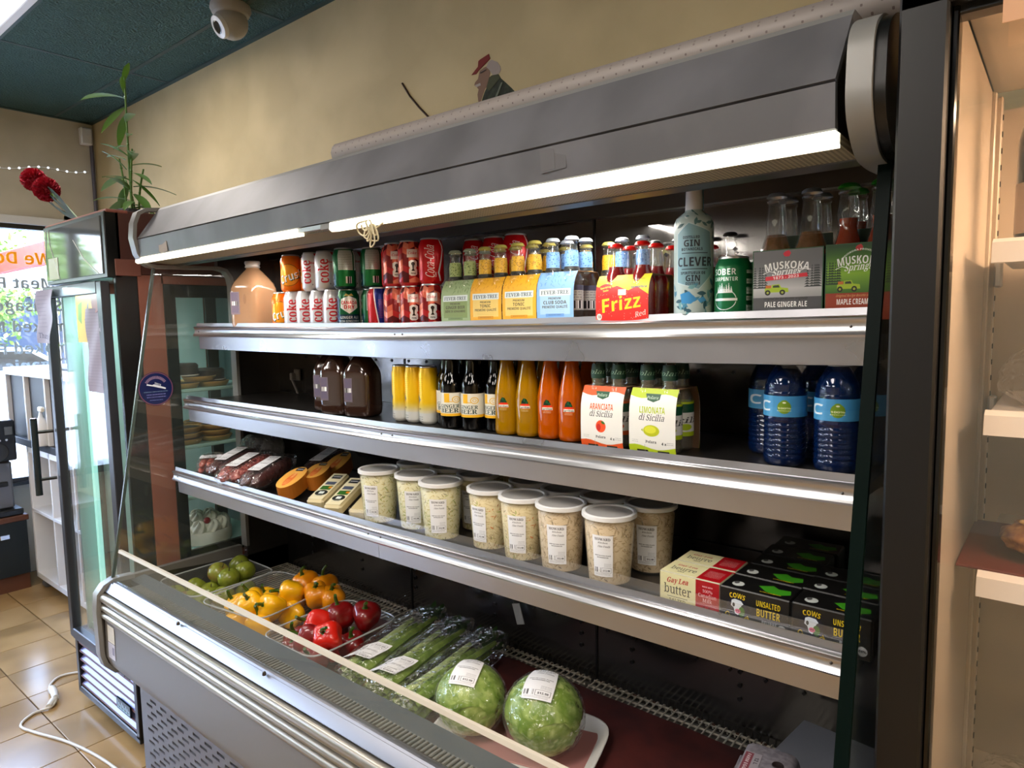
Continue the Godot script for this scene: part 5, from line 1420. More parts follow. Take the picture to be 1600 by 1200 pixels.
	for k in 24: p.line([Vector2(0, 80 + k * 2), Vector2(384, 60 + k * 3)], 1, Color(0.3, 0.6, 0.78))
	p.text("C", 120, 64, 64, Color(0.84, 0.89, 0.92)); p.text("e", 124, 70, 14, Color(0.3, 0.6, 0.7)); p.ell(186, 68, 19, 40, Color(0.42, 0.55, 0.1)); p.ell(186, 34, 9, 10, Color(0.42, 0.55, 0.1)); p.ell(186, 40, 5, 5, Color(0.9, 0.9, 0.8)); p.text("100%", 186, 74, 11, Color(0.92, 0.92, 0.8)); p.text("RECYCLED", 186, 90, 6, Color(0.92, 0.92, 0.8)); p.rect(268, 16, 60, 90, Color(0.15, 0.3, 0.42)); p.small(272, 22, 52, 8, 10, Color(0.75, 0.82, 0.86), rng)
	p.text("C", 300, 64, 40, Color(0.8, 0.88, 0.92))
	var wp := [Vector2(0.03, 0.0), Vector2(0.0352, 0.005), Vector2(0.0366, 0.014)]
	for k in 7:
		var y := 0.022 + k * 0.0092
		wp += [Vector2(0.0366, y - 0.003), Vector2(0.0352, y), Vector2(0.0366, y + 0.003)]
	wp += [Vector2(0.0366, 0.086), Vector2(0.0366, 0.13), Vector2(0.036, 0.133), Vector2(0.0348, 0.135), Vector2(0.0358, 0.138), Vector2(0.0335, 0.15), Vector2(0.028, 0.163), Vector2(0.021, 0.174), Vector2(0.0145, 0.182), Vector2(0.014, 0.19), Vector2(0.014, 0.1915)]
	var blue := glass(Color(0.02, 0.13, 0.32), 0.45, 0.03)
	var wb := bottle("water_bottle", "front blue water bottle at the right, next to the glass end of the case", "bottle", "blue water bottles on the middle shelf", wp, blue, {"liquid": glass(Color(0.02, 0.11, 0.26), 0.55, 0.02), "level": 0.172, "screw_cap": mat(Color(0.8, 0.83, 0.85), 0.35), "capr": 0.0158, "caph": 0.011, "body": [print_mat(p, 0.35), 0.09, 0.127]})
	wb.position = V(2.176, S2, 0.382); wb.rotation.y = 0.35
	dup(wb, V(2.086, S2, 0.372), 0.35, "blue water bottle standing second from the lime carrier, label with green drop visible")
	dup(wb, V(2.024, S2, 0.278), 0.75, "blue water bottle at the back left of the group, half hidden")
	dup(wb, V(2.118, S2, 0.278), 0.75, "blue water bottle between and behind the two front bottles")
	dup(wb, V(2.206, S2, 0.29), 0.4, "blue water bottle seen through the right glass end, behind the front one")

func deli_label() -> Pic:
	var p := Pic.new(160, 384, Color(0.88, 0.88, 0.89))
	var k := Color(0.12, 0.12, 0.13)
	p.text("HOWARD", 80, 34, 24, k, {"fit": 124, "font": "serif bold", "shear": -0.1}); p.text("Kitchen", 84, 66, 15, k, {"shear": 0.3, "font": "serif"}); p.text("Fine Foods", 92, 100, 18, k, {"fit": 96, "shear": 0.3, "font": "serif"})
	p.text("KEEP IN COOL PLACE", 80, 186, 9, k, {"fit": 128}); p.text("REFRIGERATED", 80, 204, 9, k, {"fit": 92})
	p.small(92, 262, 56, 3, 12, k, rng, 2); p.bars(10, 300, 52, 46, rng); p.rect(70, 300, 78, 2, k); p.rect(70, 346, 78, 2, k); p.rect(70, 300, 2, 48, k); p.rect(146, 300, 2, 48, k); p.text("$12.98", 110, 326, 18, k, {"fit": 56}); p.small(12, 356, 130, 2, 10, k, rng, 2)
	return p

func make_lower_shelf():
	M.deli_label = print_mat(deli_label(), 0.55)
	# tall tubs of shredded salad
	var tints := [[Color(0.72, 0.66, 0.4), Color(0.86, 0.84, 0.68)], [Color(0.66, 0.56, 0.36), Color(0.86, 0.8, 0.62)], [Color(0.62, 0.52, 0.36), Color(0.82, 0.74, 0.6)]]
	var fills := []
	for i in 3:
		var q = tints[i]
		var p := Pic.new(384, 256, q[1])
		for k in 1500:
			var x := rng.randf() * 384
			var y := rng.randf() * 256
			var a := rng.randf() * TAU
			var c: Color = q[0].lerp(q[1], rng.randf() * 1.2)
			if i == 0 and k % 9 == 0: c = Color(0.5, 0.56, 0.2)
			if i == 1 and k % 10 == 0: c = Color(0.78, 0.42, 0.14) if k % 20 == 0 else Color(0.55, 0.6, 0.24)
			if k % 13 == 0: c = c.darkened(0.3)
			p.leaf(x, y, a, rng.randf_range(8, 22), rng.randf_range(1.0, 2.2), c)
		var m := print_mat(p, 0.5)
		m.heightmap_enabled = false
		fills.append(m)
	var tub := glass(Color(0.95, 0.95, 0.93), 0.06, 0.15)
	var lidm := mat(Color(0.92, 0.92, 0.92, 0.45), 0.3, 0.0, {"transparency": BaseMaterial3D.TRANSPARENCY_ALPHA})
	var rimm := mat(Color(0.86, 0.86, 0.86), 0.35)
	var protos := []
	for i in 3:
		var t := thing("salad_tub", "", "tub", Vector3.ZERO, 0.0, "salad tubs on the lower shelf")
		var g := G.new()
		g.lathe([Vector2(0.0455, 0.138), Vector2(0.0525, 0.128), Vector2(0.0445, 0.004), Vector2(0.0, 0.002)], 32)
		part(t, "salad_filling", g, fills[i])
		g = G.new()
		g.lathe([Vector2(0.0555, 0.146), Vector2(0.0545, 0.132), Vector2(0.0462, 0.004), Vector2(0.043, 0.0), Vector2(0.0, 0.001)], 32)
		part(t, "cup", g, tub)
		g = G.new()
		g.lathe([Vector2(0.0495, 0.1475), Vector2(0.0515, 0.1515), Vector2(0.0565, 0.1525), Vector2(0.0592, 0.151), Vector2(0.0595, 0.1425), Vector2(0.057, 0.141)], 36, 50.0)
		part(t, "lid_rim", g, rimm)
		g = G.new()
		g.lathe([Vector2(0.0, 0.1485), Vector2(0.05, 0.148)], 32)
		part(t, "lid", g, lidm)
		g = G.new()
		for k in 6:
			var a0 := -0.43 + k * 0.86 / 6
			var a1 := a0 + 0.86 / 6
			for e in [[a0, a1]]:
				var n0 := V(sin(a0), 0, cos(a0))
				var n1 := V(sin(a1), 0, cos(a1))
				var yl := 0.022
				var yh := 0.112
				var rl := 0.0476 + 0.0004
				var rh := 0.0534 + 0.0004
				g.tri(n0 * rl + V(0, yl, 0), n1 * rl + V(0, yl, 0), n1 * rh + V(0, yh, 0), n0, n1, n1, Vector2(k / 6.0, 1), Vector2((k + 1) / 6.0, 1), Vector2((k + 1) / 6.0, 0))
				g.tri(n0 * rl + V(0, yl, 0), n1 * rh + V(0, yh, 0), n0 * rh + V(0, yh, 0), n0, n1, n0, Vector2(k / 6.0, 1), Vector2((k + 1) / 6.0, 0), Vector2(k / 6.0, 0))
		part(t, "paper_label", g, M.deli_label)
		t.scale = Vector3.ONE * 0.96
		protos.append(t)
	var spots := [[1.024, 0.441, 0, 0.35, "leftmost front tub of pale green salad, beside the white cheese packs"], [1.151, 0.421, 0, 0.62, "second front tub of pale green salad from the left"], [1.266, 0.442, 0, 0.62, "third front salad tub, its label half behind the clear guard"], [1.416, 0.424, 1, 0.05, "fourth front tub, coleslaw with orange shreds and label at its left"], [1.527, 0.437, 1, 0.35, "coleslaw tub with a pale dressing line, fifth in the front row"], [1.638, 0.443, 2, 0.4, "sixth front tub, pale noodle salad beside the foremost tub"], [1.761, 0.445, 2, 0.25, "foremost and largest looking salad tub, right end of the front row"],
		[1.798, 0.336, 2, 0.3, "salad tub at the right end of the second row, beside the butter"], [1.045, 0.32, 0, 0.3, "salad tub behind the leftmost front tub, lid only showing"], [1.165, 0.305, 0, 0.3, "salad tub lid behind the second and third front tubs"], [1.291, 0.33, 1, 0.2, "salad tub in the second row behind the third front tub"], [1.453, 0.31, 1, 0.3, "salad tub in the second row behind the fourth front tub"], [1.569, 0.332, 2, 0.3, "salad tub in the second row behind the coleslaw"], [1.683, 0.335, 2, 0.3, "salad tub in the second row behind the sixth front tub"], [1.62, 0.215, 2, 0.3, "dim salad tub at the very back right of the tubs"], [1.3, 0.21, 1, 0.3, "dim salad tub at the very back, left of centre"]]
	var used := {}
	for s in spots:
		var at := V(s[0], S3, s[1])
		if not used.has(s[2]):
			used[s[2]] = true
			protos[s[2]].position = at; protos[s[2]].rotation.y = s[3]
			tag(protos[s[2]], s[4])
		else: dup(protos[s[2]], at, s[3], s[4])
	# butter
	var p := Pic.new(320, 320, Color(0.83, 0.8, 0.62))
	var red := Color(0.62, 0.03, 0.08)
	p.rect(196, 0, 124, 320, red)
	p.text("Gay Lea", 98, 190, 24, red, {"fit": 120, "shear": 0.3, "font": "serif bold", "rot": -0.04}); p.text("butter", 96, 234, 42, Color(0.1, 0.1, 0.1), {"fit": 150, "font": "serif"}); p.rect(40, 268, 112, 2, Color(0.1, 0.1, 0.1)); p.text("SALTED", 96, 284, 14, Color(0.1, 0.1, 0.1), {"fit": 90, "font": "serif"})
	p.text("MADE WITH", 258, 186, 7, Color(0.9, 0.8, 0.8)); p.text("100%", 258, 206, 15, Color(0.9, 0.8, 0.8), {"font": "serif"}); p.text("Canadian", 258, 228, 17, Color(0.92, 0.85, 0.85), {"font": "serif", "fit": 96}); p.text("Milk", 258, 250, 17, Color(0.92, 0.85, 0.85), {"font": "serif"}); p.leaf(230, 310, -1.2, 40, 8, Color(0.5, 0.02, 0.06)); p.leaf(270, 310, -1.6, 40, 8, Color(0.5, 0.02, 0.06))
	p.text("beurre", 98, 90, 40, Color(0.1, 0.1, 0.1), {"fit": 140, "font": "serif"}); p.text("Gay Lea", 98, 46, 20, red, {"fit": 110, "shear": 0.3, "font": "serif bold"}); p.text("SALÉ", 98, 126, 12, Color(0.1, 0.1, 0.1)); p.small(216, 40, 84, 6, 14, Color(0.85, 0.7, 0.7), rng, 3)
	var bm := print_mat(p, 0.4)
	var g := G.new()
	g.box(V(0, 0.034, 0), V(0.118, 0.068, 0.066), 0.002, {"f": Rect2(0, 0.5, 1, 0.5), "t": Rect2(0, 0, 1, 0.48), "*": Rect2(0.9, 0.9, 0.05, 0.05), "r": Rect2(0.8, 0.5, 0.18, 0.4), "l": Rect2(0.02, 0.02, 0.05, 0.05), "e": Rect2(0.3, 0.3, 0.001, 0.001)})
	var b1 := thing("butter_block", "front cream and red wrapped block of salted butter beside the tubs", "butter", V(1.962, S3, 0.468), 0.0, "")
	part(b1, "wrapped_block", g, bm)
	var fold := bx(V(0.0595, 0.034, 0), V(0.0014, 0.05, 0.04), 0.0005)
	part(b1, "end_fold", fold, mat(red, 0.4))
	dup(b1, V(1.962, S3, 0.398), 0.02, "cream and red butter block directly behind the front one")
	p = Pic.new(384, 384, Color(0.035, 0.035, 0.035))
	var yel := Color(0.86, 0.74, 0.05)
	p.ell(98, 292, 62, 60, Color(0.05, 0.06, 0.14))
	p.text("COWS", 98, 222, 26, yel, {"fit": 94, "arc": 160}); p.text("Creamery", 98, 352, 26, yel, {"arc": -80, "fit": 150})
	p.poly([Vector2(66, 250), Vector2(84, 242), Vector2(120, 246), Vector2(134, 262), Vector2(122, 272), Vector2(118, 300), Vector2(104, 326), Vector2(86, 318), Vector2(78, 290), Vector2(62, 280)], Color(0.82, 0.84, 0.86)); p.ell(124, 304, 18, 26, Color(0.25, 0.42, 0.12)); p.ell(102, 304, 16, 12, Color(0.82, 0.36, 0.5)); p.ell(97, 303, 3, 3, Color(0.3, 0.05, 0.1)); p.ell(107, 303, 3, 3, Color(0.3, 0.05, 0.1)); p.ell(78, 274, 7, 11, Color(0.05, 0.05, 0.05))
	p.text("UNSALTED", 272, 236, 30, yel, {"fit": 136}); p.text("BUTTER", 272, 284, 40, yel, {"fit": 132}); p.text("BEURRE", 280, 330, 18, Color(0.72, 0.74, 0.76), {"fit": 86}); p.text("NON SALÉ", 276, 352, 9, yel); p.ell(348, 346, 24, 24, Color(0.75, 0.76, 0.76)); p.text("84%", 348, 346, 14, Color(0.1, 0.1, 0.1))
	p.ell(74, 148, 34, 18, Color(0.72, 0.74, 0.72)); p.ell(60, 140, 14, 10, Color(0.3, 0.3, 0.3)); p.poly([Vector2(180, 130), Vector2(250, 108), Vector2(290, 124), Vector2(352, 118), Vector2(368, 146), Vector2(310, 168), Vector2(240, 160)], Color(0.22, 0.55, 0.1)); p.small(210, 164, 120, 1, 8, yel, rng, 4)
	bm = print_mat(p, 0.4)
	g = G.new()
	g.box(V(0, 0.034, 0), V(0.12, 0.068, 0.066), 0.002, {"f": Rect2(0, 0.5, 1, 0.5), "t": Rect2(0, 0.22, 1, 0.26), "*": Rect2(0.01, 0.01, 0.05, 0.05)})
	var b2 := thing("butter_carton", "front black carton of unsalted butter with yellow lettering, beside the red block", "butter", V(2.082, S3, 0.474), 0.0, "")
	part(b2, "carton", g, bm)
	part(b2, "end_flap", bx(V(0.0606, 0.034, 0), V(0.0012, 0.062, 0.06), 0.0004), M.black)
	dup(b2, V(2.204, S3, 0.474), 0.0, "front black butter carton half behind the thick glass edge at the right")
	var bl := ["black butter carton second from the front in the left row of cartons", "black butter carton third from the front in the left row", "black butter carton fourth from the front in the left row", "dark butter carton at the back of the left row"]
	var br := ["black butter carton second from the front in the right row by the glass", "black butter carton third from the front in the right row by the glass"]
	for k in 4: dup(b2, V(2.082 + 0.003 * (k % 2), S3, 0.404 - 0.069 * k), 0.02 * (k - 1), bl[k])
	for k in 2: dup(b2, V(2.2, S3, 0.404 - 0.069 * k), -0.02, br[k])
	meats()

func film_bag(t: Node3D, s: Vector3, at: Vector3, seed_: int, called := "plastic_film"):
	var n := FastNoiseLite.new()
	n.seed = seed_; n.frequency = 9.0
	var g := G.new()
	g.ball(func(d: Vector3):
		var e := 0.55
		var q := V(signf(d.x) * pow(absf(d.x), e), signf(d.y) * pow(absf(d.y), 0.7), signf(d.z) * pow(absf(d.z), e))
		var k := 1.0 + 0.14 * n.get_noise_3d(d.x * 1.2, d.y * 1.2, d.z * 1.2)
		return at + q * s * k, 34, 20)
	part(t, called, g, M.film)

func meats():
	# pack of wieners at the left end
	var pk := mat(Color(0.62, 0.27, 0.19), 0.35, 0.0, {"clearcoat_enabled": true, "clearcoat": 0.6})
	var t := thing("wiener_pack", "small clear pack of pink wieners with a white label, left end of the lower shelf", "sausages", V(0.115, S3 + 0.014, 0.462), 0.25)
	for k in 6:
		var g := G.new()
		var x := (k % 3 - 1) * 0.024
		var y := 0.012 + (k / 3) * 0.021
		g.ball(func(d: Vector3): return V(d.x * 0.0118, y + d.y * 0.0118, 0.058 * signf(d.z) * pow(absf(d.z), 0.45)) + V(x + 0.004 * (k / 3), 0, 0), 14, 12)
		part(t, "wiener", g, pk)
	film_bag(t, V(0.042, 0.028, 0.074), V(0.002, 0.024, 0), 3)
	t.rotation = Vector3(0.12, 0.9, 0)
	t.position.y = S3 + 0.022
	var lb := bx(V(0.002, 0.05, 0.0), V(0.07, 0.0012, 0.034), 0.0004)
	part(t, "white_label", lb, M.deli_label)
	# dark smoked sausage packs and a salami piece
	var dk := mat(Color(0.27, 0.085, 0.075), 0.3, 0.0, {"clearcoat_enabled": true, "clearcoat": 0.6})
	var sal := tri_mat(noise(0.05, Color(0.4, 0.08, 0.08), Color(0.7, 0.42, 0.38), 256, 71, {"lo": 0.4, "hi": 0.62}), 6.0, 0.35)
	var specs := [["long dark smoked sausage pack just right of the wieners", 0.205, 0.42, 0.05, dk], ["marbled salami pack with a large white label, in front of the dark packs", 0.335, 0.45, 0.062, sal], ["dark meat pack in crinkled film between the salami and the yellow cheese", 0.455, 0.44, 0.05, dk], ["dark meat pack lying deeper in the shelf behind the salami", 0.49, 0.235, 0.05, dk]]
	for i in specs.size():
		var s = specs[i]
		t = thing("meat_pack", s[0], "cured meat", V(s[1], S3 + 0.044, s[2]), 0.0)
		t.rotation = Vector3(0.16, 0.42, 0.0)
		var n := FastNoiseLite.new()
		n.seed = 50 + i; n.frequency = 1.6
		for k in 2:
			var g := G.new()
			var ox: float = (k - 0.5) * s[3] * 0.75
			g.ball(func(d: Vector3):
				var q := V(d.x * s[3] * 0.48, d.y * 0.026, 0.105 * signf(d.z) * pow(absf(d.z), 0.6))
				return q * (1.0 + 0.16 * n.get_noise_3d(d.x + k * 5, d.y, d.z * 2)) + V(ox, 0.012, 0), 22, 16)
			part(t, "cured_meat", g, s[4])
		film_bag(t, V(s[3] * 0.9, 0.031, 0.122), V(0, 0.012, -0.006), 60 + i)
		var g2 := G.new()
		g2.quad(V(-0.022, 0.0468, 0.07), V(0.022, 0.0468, 0.07), V(0.022, 0.0468, -0.055), V(-0.022, 0.0468, -0.055))
		g2.box(V(0, 0.0462, 0.0075), V(0.043, 0.0008, 0.124))
		part(t, "paper_label", g2, M.deli_label)
	t = thing("plastic_bag", "crumpled clear plastic bag standing behind the sausage packs", "bag", V(0.13, S3, 0.27))
	film_bag(t, V(0.09, 0.06, 0.06), V(0, 0.062, 0), 81, "bag_film")
	# yellow cheeses: half ovals with a printed label
	var p := Pic.new(128, 256, Color(0.9, 0.66, 0.3))
	p.rect(40, 10, 48, 40, Color(0.08, 0.1, 0.2)); p.rect(44, 26, 40, 8, Color(0.85, 0.85, 0.85)); p.ell(64, 150, 22, 78, Color(0.86, 0.42, 0.16)); p.text("VALBERT", 64, 100, 15, Color(0.95, 0.8, 0.55), {"rot": -PI / 2, "fit": 70}); p.small(50, 160, 28, 6, 9, Color(0.95, 0.75, 0.5), rng, 3)
	var cm := print_mat(p, 0.4)
	var side := mat(Color(0.72, 0.42, 0.12), 0.4)
	for q in [[0.62, 0.452, 0.13, "front oval yellow cheese with orange label, nearest the rail", 0.0], [0.628, 0.365, 0.1, "small yellow cheese piece between the two oval cheeses", 0.008], [0.60, 0.27, 0.15, "oval yellow cheese with dark label, further back than the front one", 0.012]]:
		t = thing("cheese_piece", q[3], "cheese", V(q[0], S3 + 0.04 + q[4], q[1]))
		t.rotation = Vector3(0.27, 0.42, 0.0)
		var o := PackedVector2Array()
		for k in 28:
			var a := TAU * k / 28
			o.append(Vector2(cos(a) * 0.034, signf(sin(a)) * pow(absf(sin(a)), 0.8) * q[2] * 0.52))
		var g := G.new()
		g.x = Transform3D(Basis(Vector3.RIGHT, -PI / 2), V(0, -0.02, 0))
		g.flat(o, 0.046)
		part(t, "cheese_body", g, side)
		g = G.new()
		g.x = Transform3D(Basis(Vector3.RIGHT, -PI / 2), V(0, 0.0255, 0))
		g.flat(o, 0.0012)
		part(t, "label_face", g, cm)
	# pale long cheeses in trays
	p = Pic.new(96, 288, Color(0.86, 0.82, 0.68))
	p.rect(16, 20, 64, 40, Color(0.12, 0.13, 0.16)); p.rect(22, 34, 52, 8, Color(0.8, 0.8, 0.8)); p.rect(14, 96, 68, 34, Color(0.3, 0.33, 0.4)); p.poly([Vector2(12, 146), Vector2(84, 140), Vector2(84, 186), Vector2(12, 186)], Color(0.2, 0.4, 0.15)); p.rect(62, 150, 22, 20, Color(0.85, 0.5, 0.1)); p.ell(48, 220, 40, 30, Color(0.12, 0.14, 0.13)); p.rect(32, 206, 32, 24, Color(0.85, 0.88, 0.86)); p.small(20, 240, 56, 3, 8, Color(0.7, 0.7, 0.65), rng, 3)
	cm = print_mat(p, 0.35)
	for q in [[0.782, 0.435, "long pale cheese pack with dark printed film, beside the yellow cheese", 0.0], [0.872, 0.44, "long pale cheese pack with a small white square, nearest the tubs", 0.0], [0.93, 0.40, "plain pale cheese pack lying under the edge of the printed one", -0.012]]:
		t = thing("cheese_tray", q[2], "cheese", V(q[0], S3 + 0.042 + q[3], q[1]))
		t.rotation = Vector3(0.26, 0.42, 0.0)
		part(t, "cheese_block", bx(V(0, 0, 0), V(0.056, 0.032, 0.17), 0.007), mat(Color(0.8, 0.74, 0.57), 0.35, 0.0, {"clearcoat_enabled": true, "clearcoat": 0.5}))
		if q[3] == 0.0:
			var g := G.new()
			g.box(V(0, 0.0166, 0), V(0.046, 0.0008, 0.156), 0.0, {"t": Rect2(0, 0, 1, 1), "*": Rect2(0.01, 0.01, 0.01, 0.01)})
			part(t, "printed_film", g, cm)

func make_deck_goods():
	# clear food pans
	var pans := [["fruit_bin", "clear plastic food pan of green apples, left end of the floor of the case", V(0.14, DECK, 0.475), 0.0, V(0.265, 0.085, 0.31)], ["pepper_bin", "clear plastic food pan holding yellow peppers", V(0.435, DECK, 0.45), 0.16, V(0.3, 0.085, 0.315)], ["pepper_bin", "clear plastic food pan holding red peppers", V(0.814, DECK, 0.47), 0.02, V(0.25, 0.085, 0.315)]]
	for q in pans:
		var s: Vector3 = q[4]
		var t := thing(q[0], q[1], "food pan", q[2], q[3])
		var rows := []
		for r in [[1.06, s.y - 0.004], [1.06, s.y], [1.0, s.y], [0.985, s.y - 0.006], [0.9, 0.012], [0.86, 0.004], [0.0, 0.003]]:
			var row := PackedVector3Array()
			for k in 48:
				var a := TAU * k / 48 + PI / 4
				var c := cos(a)
				var z := sin(a)
				row.append(V(signf(c) * pow(absf(c), 0.28) * s.x / 2 * r[0] / 1.05, r[1], signf(z) * pow(absf(z), 0.28) * s.z / 2 * r[0] / 1.05))
			rows.append(row)
		var g := G.new()
		g.surf(rows, true, false)
		part(t, "pan", g, M.pan)
		var rim := []
		for k in 49:
			var a := TAU * (k % 48) / 48 + PI / 4
			rim.append(V(signf(cos(a)) * pow(absf(cos(a)), 0.28) * s.x / 2 * 1.008, s.y, signf(sin(a)) * pow(absf(sin(a)), 0.28) * s.z / 2 * 1.008))
		g = G.new()
		g.tube(rim, 0.0028, 6, false)
		part(t, "rim", g, mat(Color(0.78, 0.8, 0.8, 0.5), 0.15, 0.0, {"transparency": BaseMaterial3D.TRANSPARENCY_ALPHA}))
	# apples
	var am := tri_mat(noise(0.02, Color(0.36, 0.4, 0.1), Color(0.52, 0.56, 0.2), 128, 91), 7.0, 0.25)
	var am2 := tri_mat(noise(0.02, Color(0.5, 0.3, 0.22), Color(0.5, 0.53, 0.2), 128, 92, {"lo": 0.2, "hi": 0.5}), 7.0, 0.25)
	var proto := [apple(am), apple(am2)]
	var spots := [[0.075, 0.038, 0.60], [0.155, 0.038, 0.59], [0.225, 0.038, 0.585], [0.07, 0.038, 0.52], [0.15, 0.036, 0.51], [0.226, 0.037, 0.50], [0.085, 0.037, 0.435], [0.165, 0.037, 0.43], [0.232, 0.037, 0.42], [0.14, 0.095, 0.47], [0.213, 0.093, 0.47], [0.195, 0.092, 0.40], [0.10, 0.085, 0.37]]
	for i in spots.size():
		var s = spots[i]
		var at := V(s[0], DECK + s[1], s[2])
		var lb := "green apple on top of the heap in the left pan" if s[1] > 0.06 else "green apple lying in the left pan under the top ones"
		var gp := "top apples" if s[1] > 0.06 else "lower apples in the pan"
		var o: Node3D
		if i < 2:
			o = proto[i]; o.position = at; tag(o, lb, "", gp)
		else: o = dup(proto[1 if i == 9 else 0], at, 0.0, lb, gp)
		o.rotation = Vector3(rng.randf_range(-1.2, 1.2), rng.randf() * TAU, rng.randf_range(-1.0, 1.0))
		if i == 9:
			tag(o, "green apple with a pinkish patch on top of the heap", "", ""); o.remove_meta("group")
	# peppers
	var ym := mat(Color(0.95, 0.7, 0.02), 0.16, 0.0, {"clearcoat_enabled": true, "clearcoat": 0.5, "subsurf_scatter_enabled": true, "subsurf_scatter_strength": 0.05})
	var om := mat(Color(0.92, 0.57, 0.02), 0.18, 0.0, {"clearcoat_enabled": true, "clearcoat": 0.5})
	var rm := mat(Color(0.46, 0.008, 0.02), 0.12, 0.0, {"clearcoat_enabled": true, "clearcoat": 0.6})
	var rm2 := mat(Color(0.8, 0.1, 0.03), 0.14, 0.0, {"clearcoat_enabled": true, "clearcoat": 0.6})
	var py := [pepper("yellow", ym, 1), pepper("yellow", om, 2)]
	var pr := [pepper("red", rm, 3), pepper("red", rm2, 4)]
	var ys := [[0.505, 0.105, 0.35, 1, 0.3, 0.2, "deep yellow pepper at the back left of the heap, stem upright"], [0.535, 0.105, 0.425, 0, 1.15, 0.9, "large yellow pepper on its side with stem toward the front"], [0.576, 0.10, 0.325, 1, -0.2, 0.3, "orange yellow pepper with a tall dark stem, back of the pan"], [0.60, 0.095, 0.375, 1, 0.2, -0.3, "orange yellow pepper with a leaning stem, right of the back one"], [0.645, 0.085, 0.345, 1, 0.1, -0.2, "orange yellow pepper at the back right corner of the pan"], [0.455, 0.085, 0.515, 0, 0.4, 0.3, "yellow pepper at the front left, stem curling over"], [0.497, 0.092, 0.545, 0, 0.5, -0.2, "front yellow pepper with a hooked dark stem"], [0.555, 0.09, 0.51, 0, 1.0, 0.4, "yellow pepper at the front right by the pan edge"],
		[0.39, 0.042, 0.43, 0, 0.3, 0.1, ""], [0.36, 0.042, 0.52, 0, 0.2, 0.5, ""], [0.45, 0.04, 0.36, 1, 0.4, 0.1, ""], [0.56, 0.042, 0.44, 0, 0.4, 0.8, ""], [0.47, 0.042, 0.58, 0, 0.2, 0.4, ""], [0.57, 0.04, 0.33, 1, 0.1, 0.1, ""], [0.55, 0.042, 0.55, 0, 0.1, 0.1, ""]]
	pile(ys, py, V(-0.06, 0.0, 0.0), "yellow pepper lying low in the pan under the heap", "lower yellow peppers")
	var rs := [[0.815, 0.105, 0.44, 0, 0.1, 0.2, "dark red pepper with thick upright stem, back left of the red heap"], [0.882, 0.108, 0.395, 0, 0.35, -0.3, "dark red pepper at the back right, stem turned aside"], [0.895, 0.1, 0.54, 1, 0.7, 0.2, "bright orange red pepper with a long curved green stem, front of the heap"], [0.795, 0.095, 0.505, 1, 0.8, 0.9, "red pepper on its side at the left of the red heap"], [0.84, 0.085, 0.565, 0, 0.9, 0.6, "dark red pepper with a thin curling stem at the front left"],
		[0.745, 0.042, 0.54, 0, 0.2, 0.3, ""], [0.77, 0.042, 0.43, 0, 0.3, 0.1, ""], [0.85, 0.042, 0.5, 1, 0.2, 0.1, ""], [0.9, 0.042, 0.46, 0, 0.2, 0.1, ""], [0.79, 0.042, 0.58, 0, 0.2, 0.1, ""], [0.885, 0.042, 0.585, 0, 0.5, 0.1, ""]]
	pile(rs, pr, V(-0.02, 0, 0), "red pepper lying low in the pan under the heap", "lower red peppers")
	# butcher paper over the right part of the rack
	var rows := []
	for j in 13:
		var row := PackedVector3Array()
		for i in 31:
			var u := i / 30.0
			var v := j / 12.0
			var x := lerpf(0.71, 1.93, u)
			var z := lerpf(lerpf(0.24, 0.172, minf(1.0, u * 2.2)) + 0.012 * u, 0.632, v)
			row.append(V(x + 0.03 * (1 - v) * u, DECK + 0.005 + 0.0025 * sin(x * 31.0 + z * 17.0) * sin(z * 23.0 + x * 5.0) + (0.006 if u < 0.05 else 0.0) * v, z))
		rows.append(row)
	var g := G.new()
	g.surf(rows, false, true)
	var rp := tri_mat(noise(0.015, Color(0.24, 0.085, 0.075), Color(0.32, 0.12, 0.105), 256, 95), 2.0, 0.6)
	solo("butcher_paper", g, rp, "sheet of dark red butcher paper spread over the wire floor of the case", "paper")
	# grey sheet and egg cartons at the right end
	g = G.new()
	g.x = Transform3D(Basis(Vector3.UP, -0.12), V(2.135, 0, 0.4))
	g.box(V(0, 0.755, 0), V(0.18, 0.01, 0.46), 0.002)
	g.box(V(0.015, 0.70, 0), V(0.13, 0.1, 0.42), 0.004)
	solo("grey_ledge", g, mat(Color(0.56, 0.56, 0.58), 0.5), "plain grey raised sheet at the right end of the case floor", "sheet")
	egg_carton(V(2.105, 0.7605, 0.555), -1.45, "pale grey pulp egg carton lying on the grey ledge, holes in its lid")
	# wrapped celery
	var cl := ["left wrapped celery bunch, beside the red peppers", "middle wrapped celery bunch with a curled white label", "right wrapped celery bunch in glossy film, next to the cabbage"]
	for k in 3:
		celery(V([1.01, 1.13, 1.25][k], DECK + 0.022, [0.405, 0.415, 0.42][k]), [0.18, 0.14, 0.1][k], cl[k], 100 + k)
	# cabbages on a foam tray
	rows = []
	for r in [[1.0, 0.02, 0.0], [1.0, 0.024, 0.004], [0.965, 0.024, 0.0], [0.86, 0.008, 0.0], [0.0, 0.006, 0.0]]:
		var row := PackedVector3Array()
		for k in 48:
			var a := TAU * k / 48
			row.append(V(signf(cos(a)) * pow(absf(cos(a)), 0.45) * 0.2 * r[0], r[1], signf(sin(a)) * pow(absf(sin(a)), 0.45) * 0.135 * r[0]))
		rows.append(row)
	g = G.new()
	g.surf(rows, true, false)
	var under := rows.duplicate()
	var tr := thing("foam_tray", "white foam tray with a pink pad under the two cabbages", "tray", V(1.53, DECK + 0.008, 0.475), 0.28)
	part(tr, "tray", g, mat(Color(0.85, 0.84, 0.82), 0.45))
	part(tr, "pad", bx(V(0.03, 0.009, 0), V(0.29, 0.004, 0.17), 0.0015), mat(Color(0.62, 0.42, 0.4), 0.8))
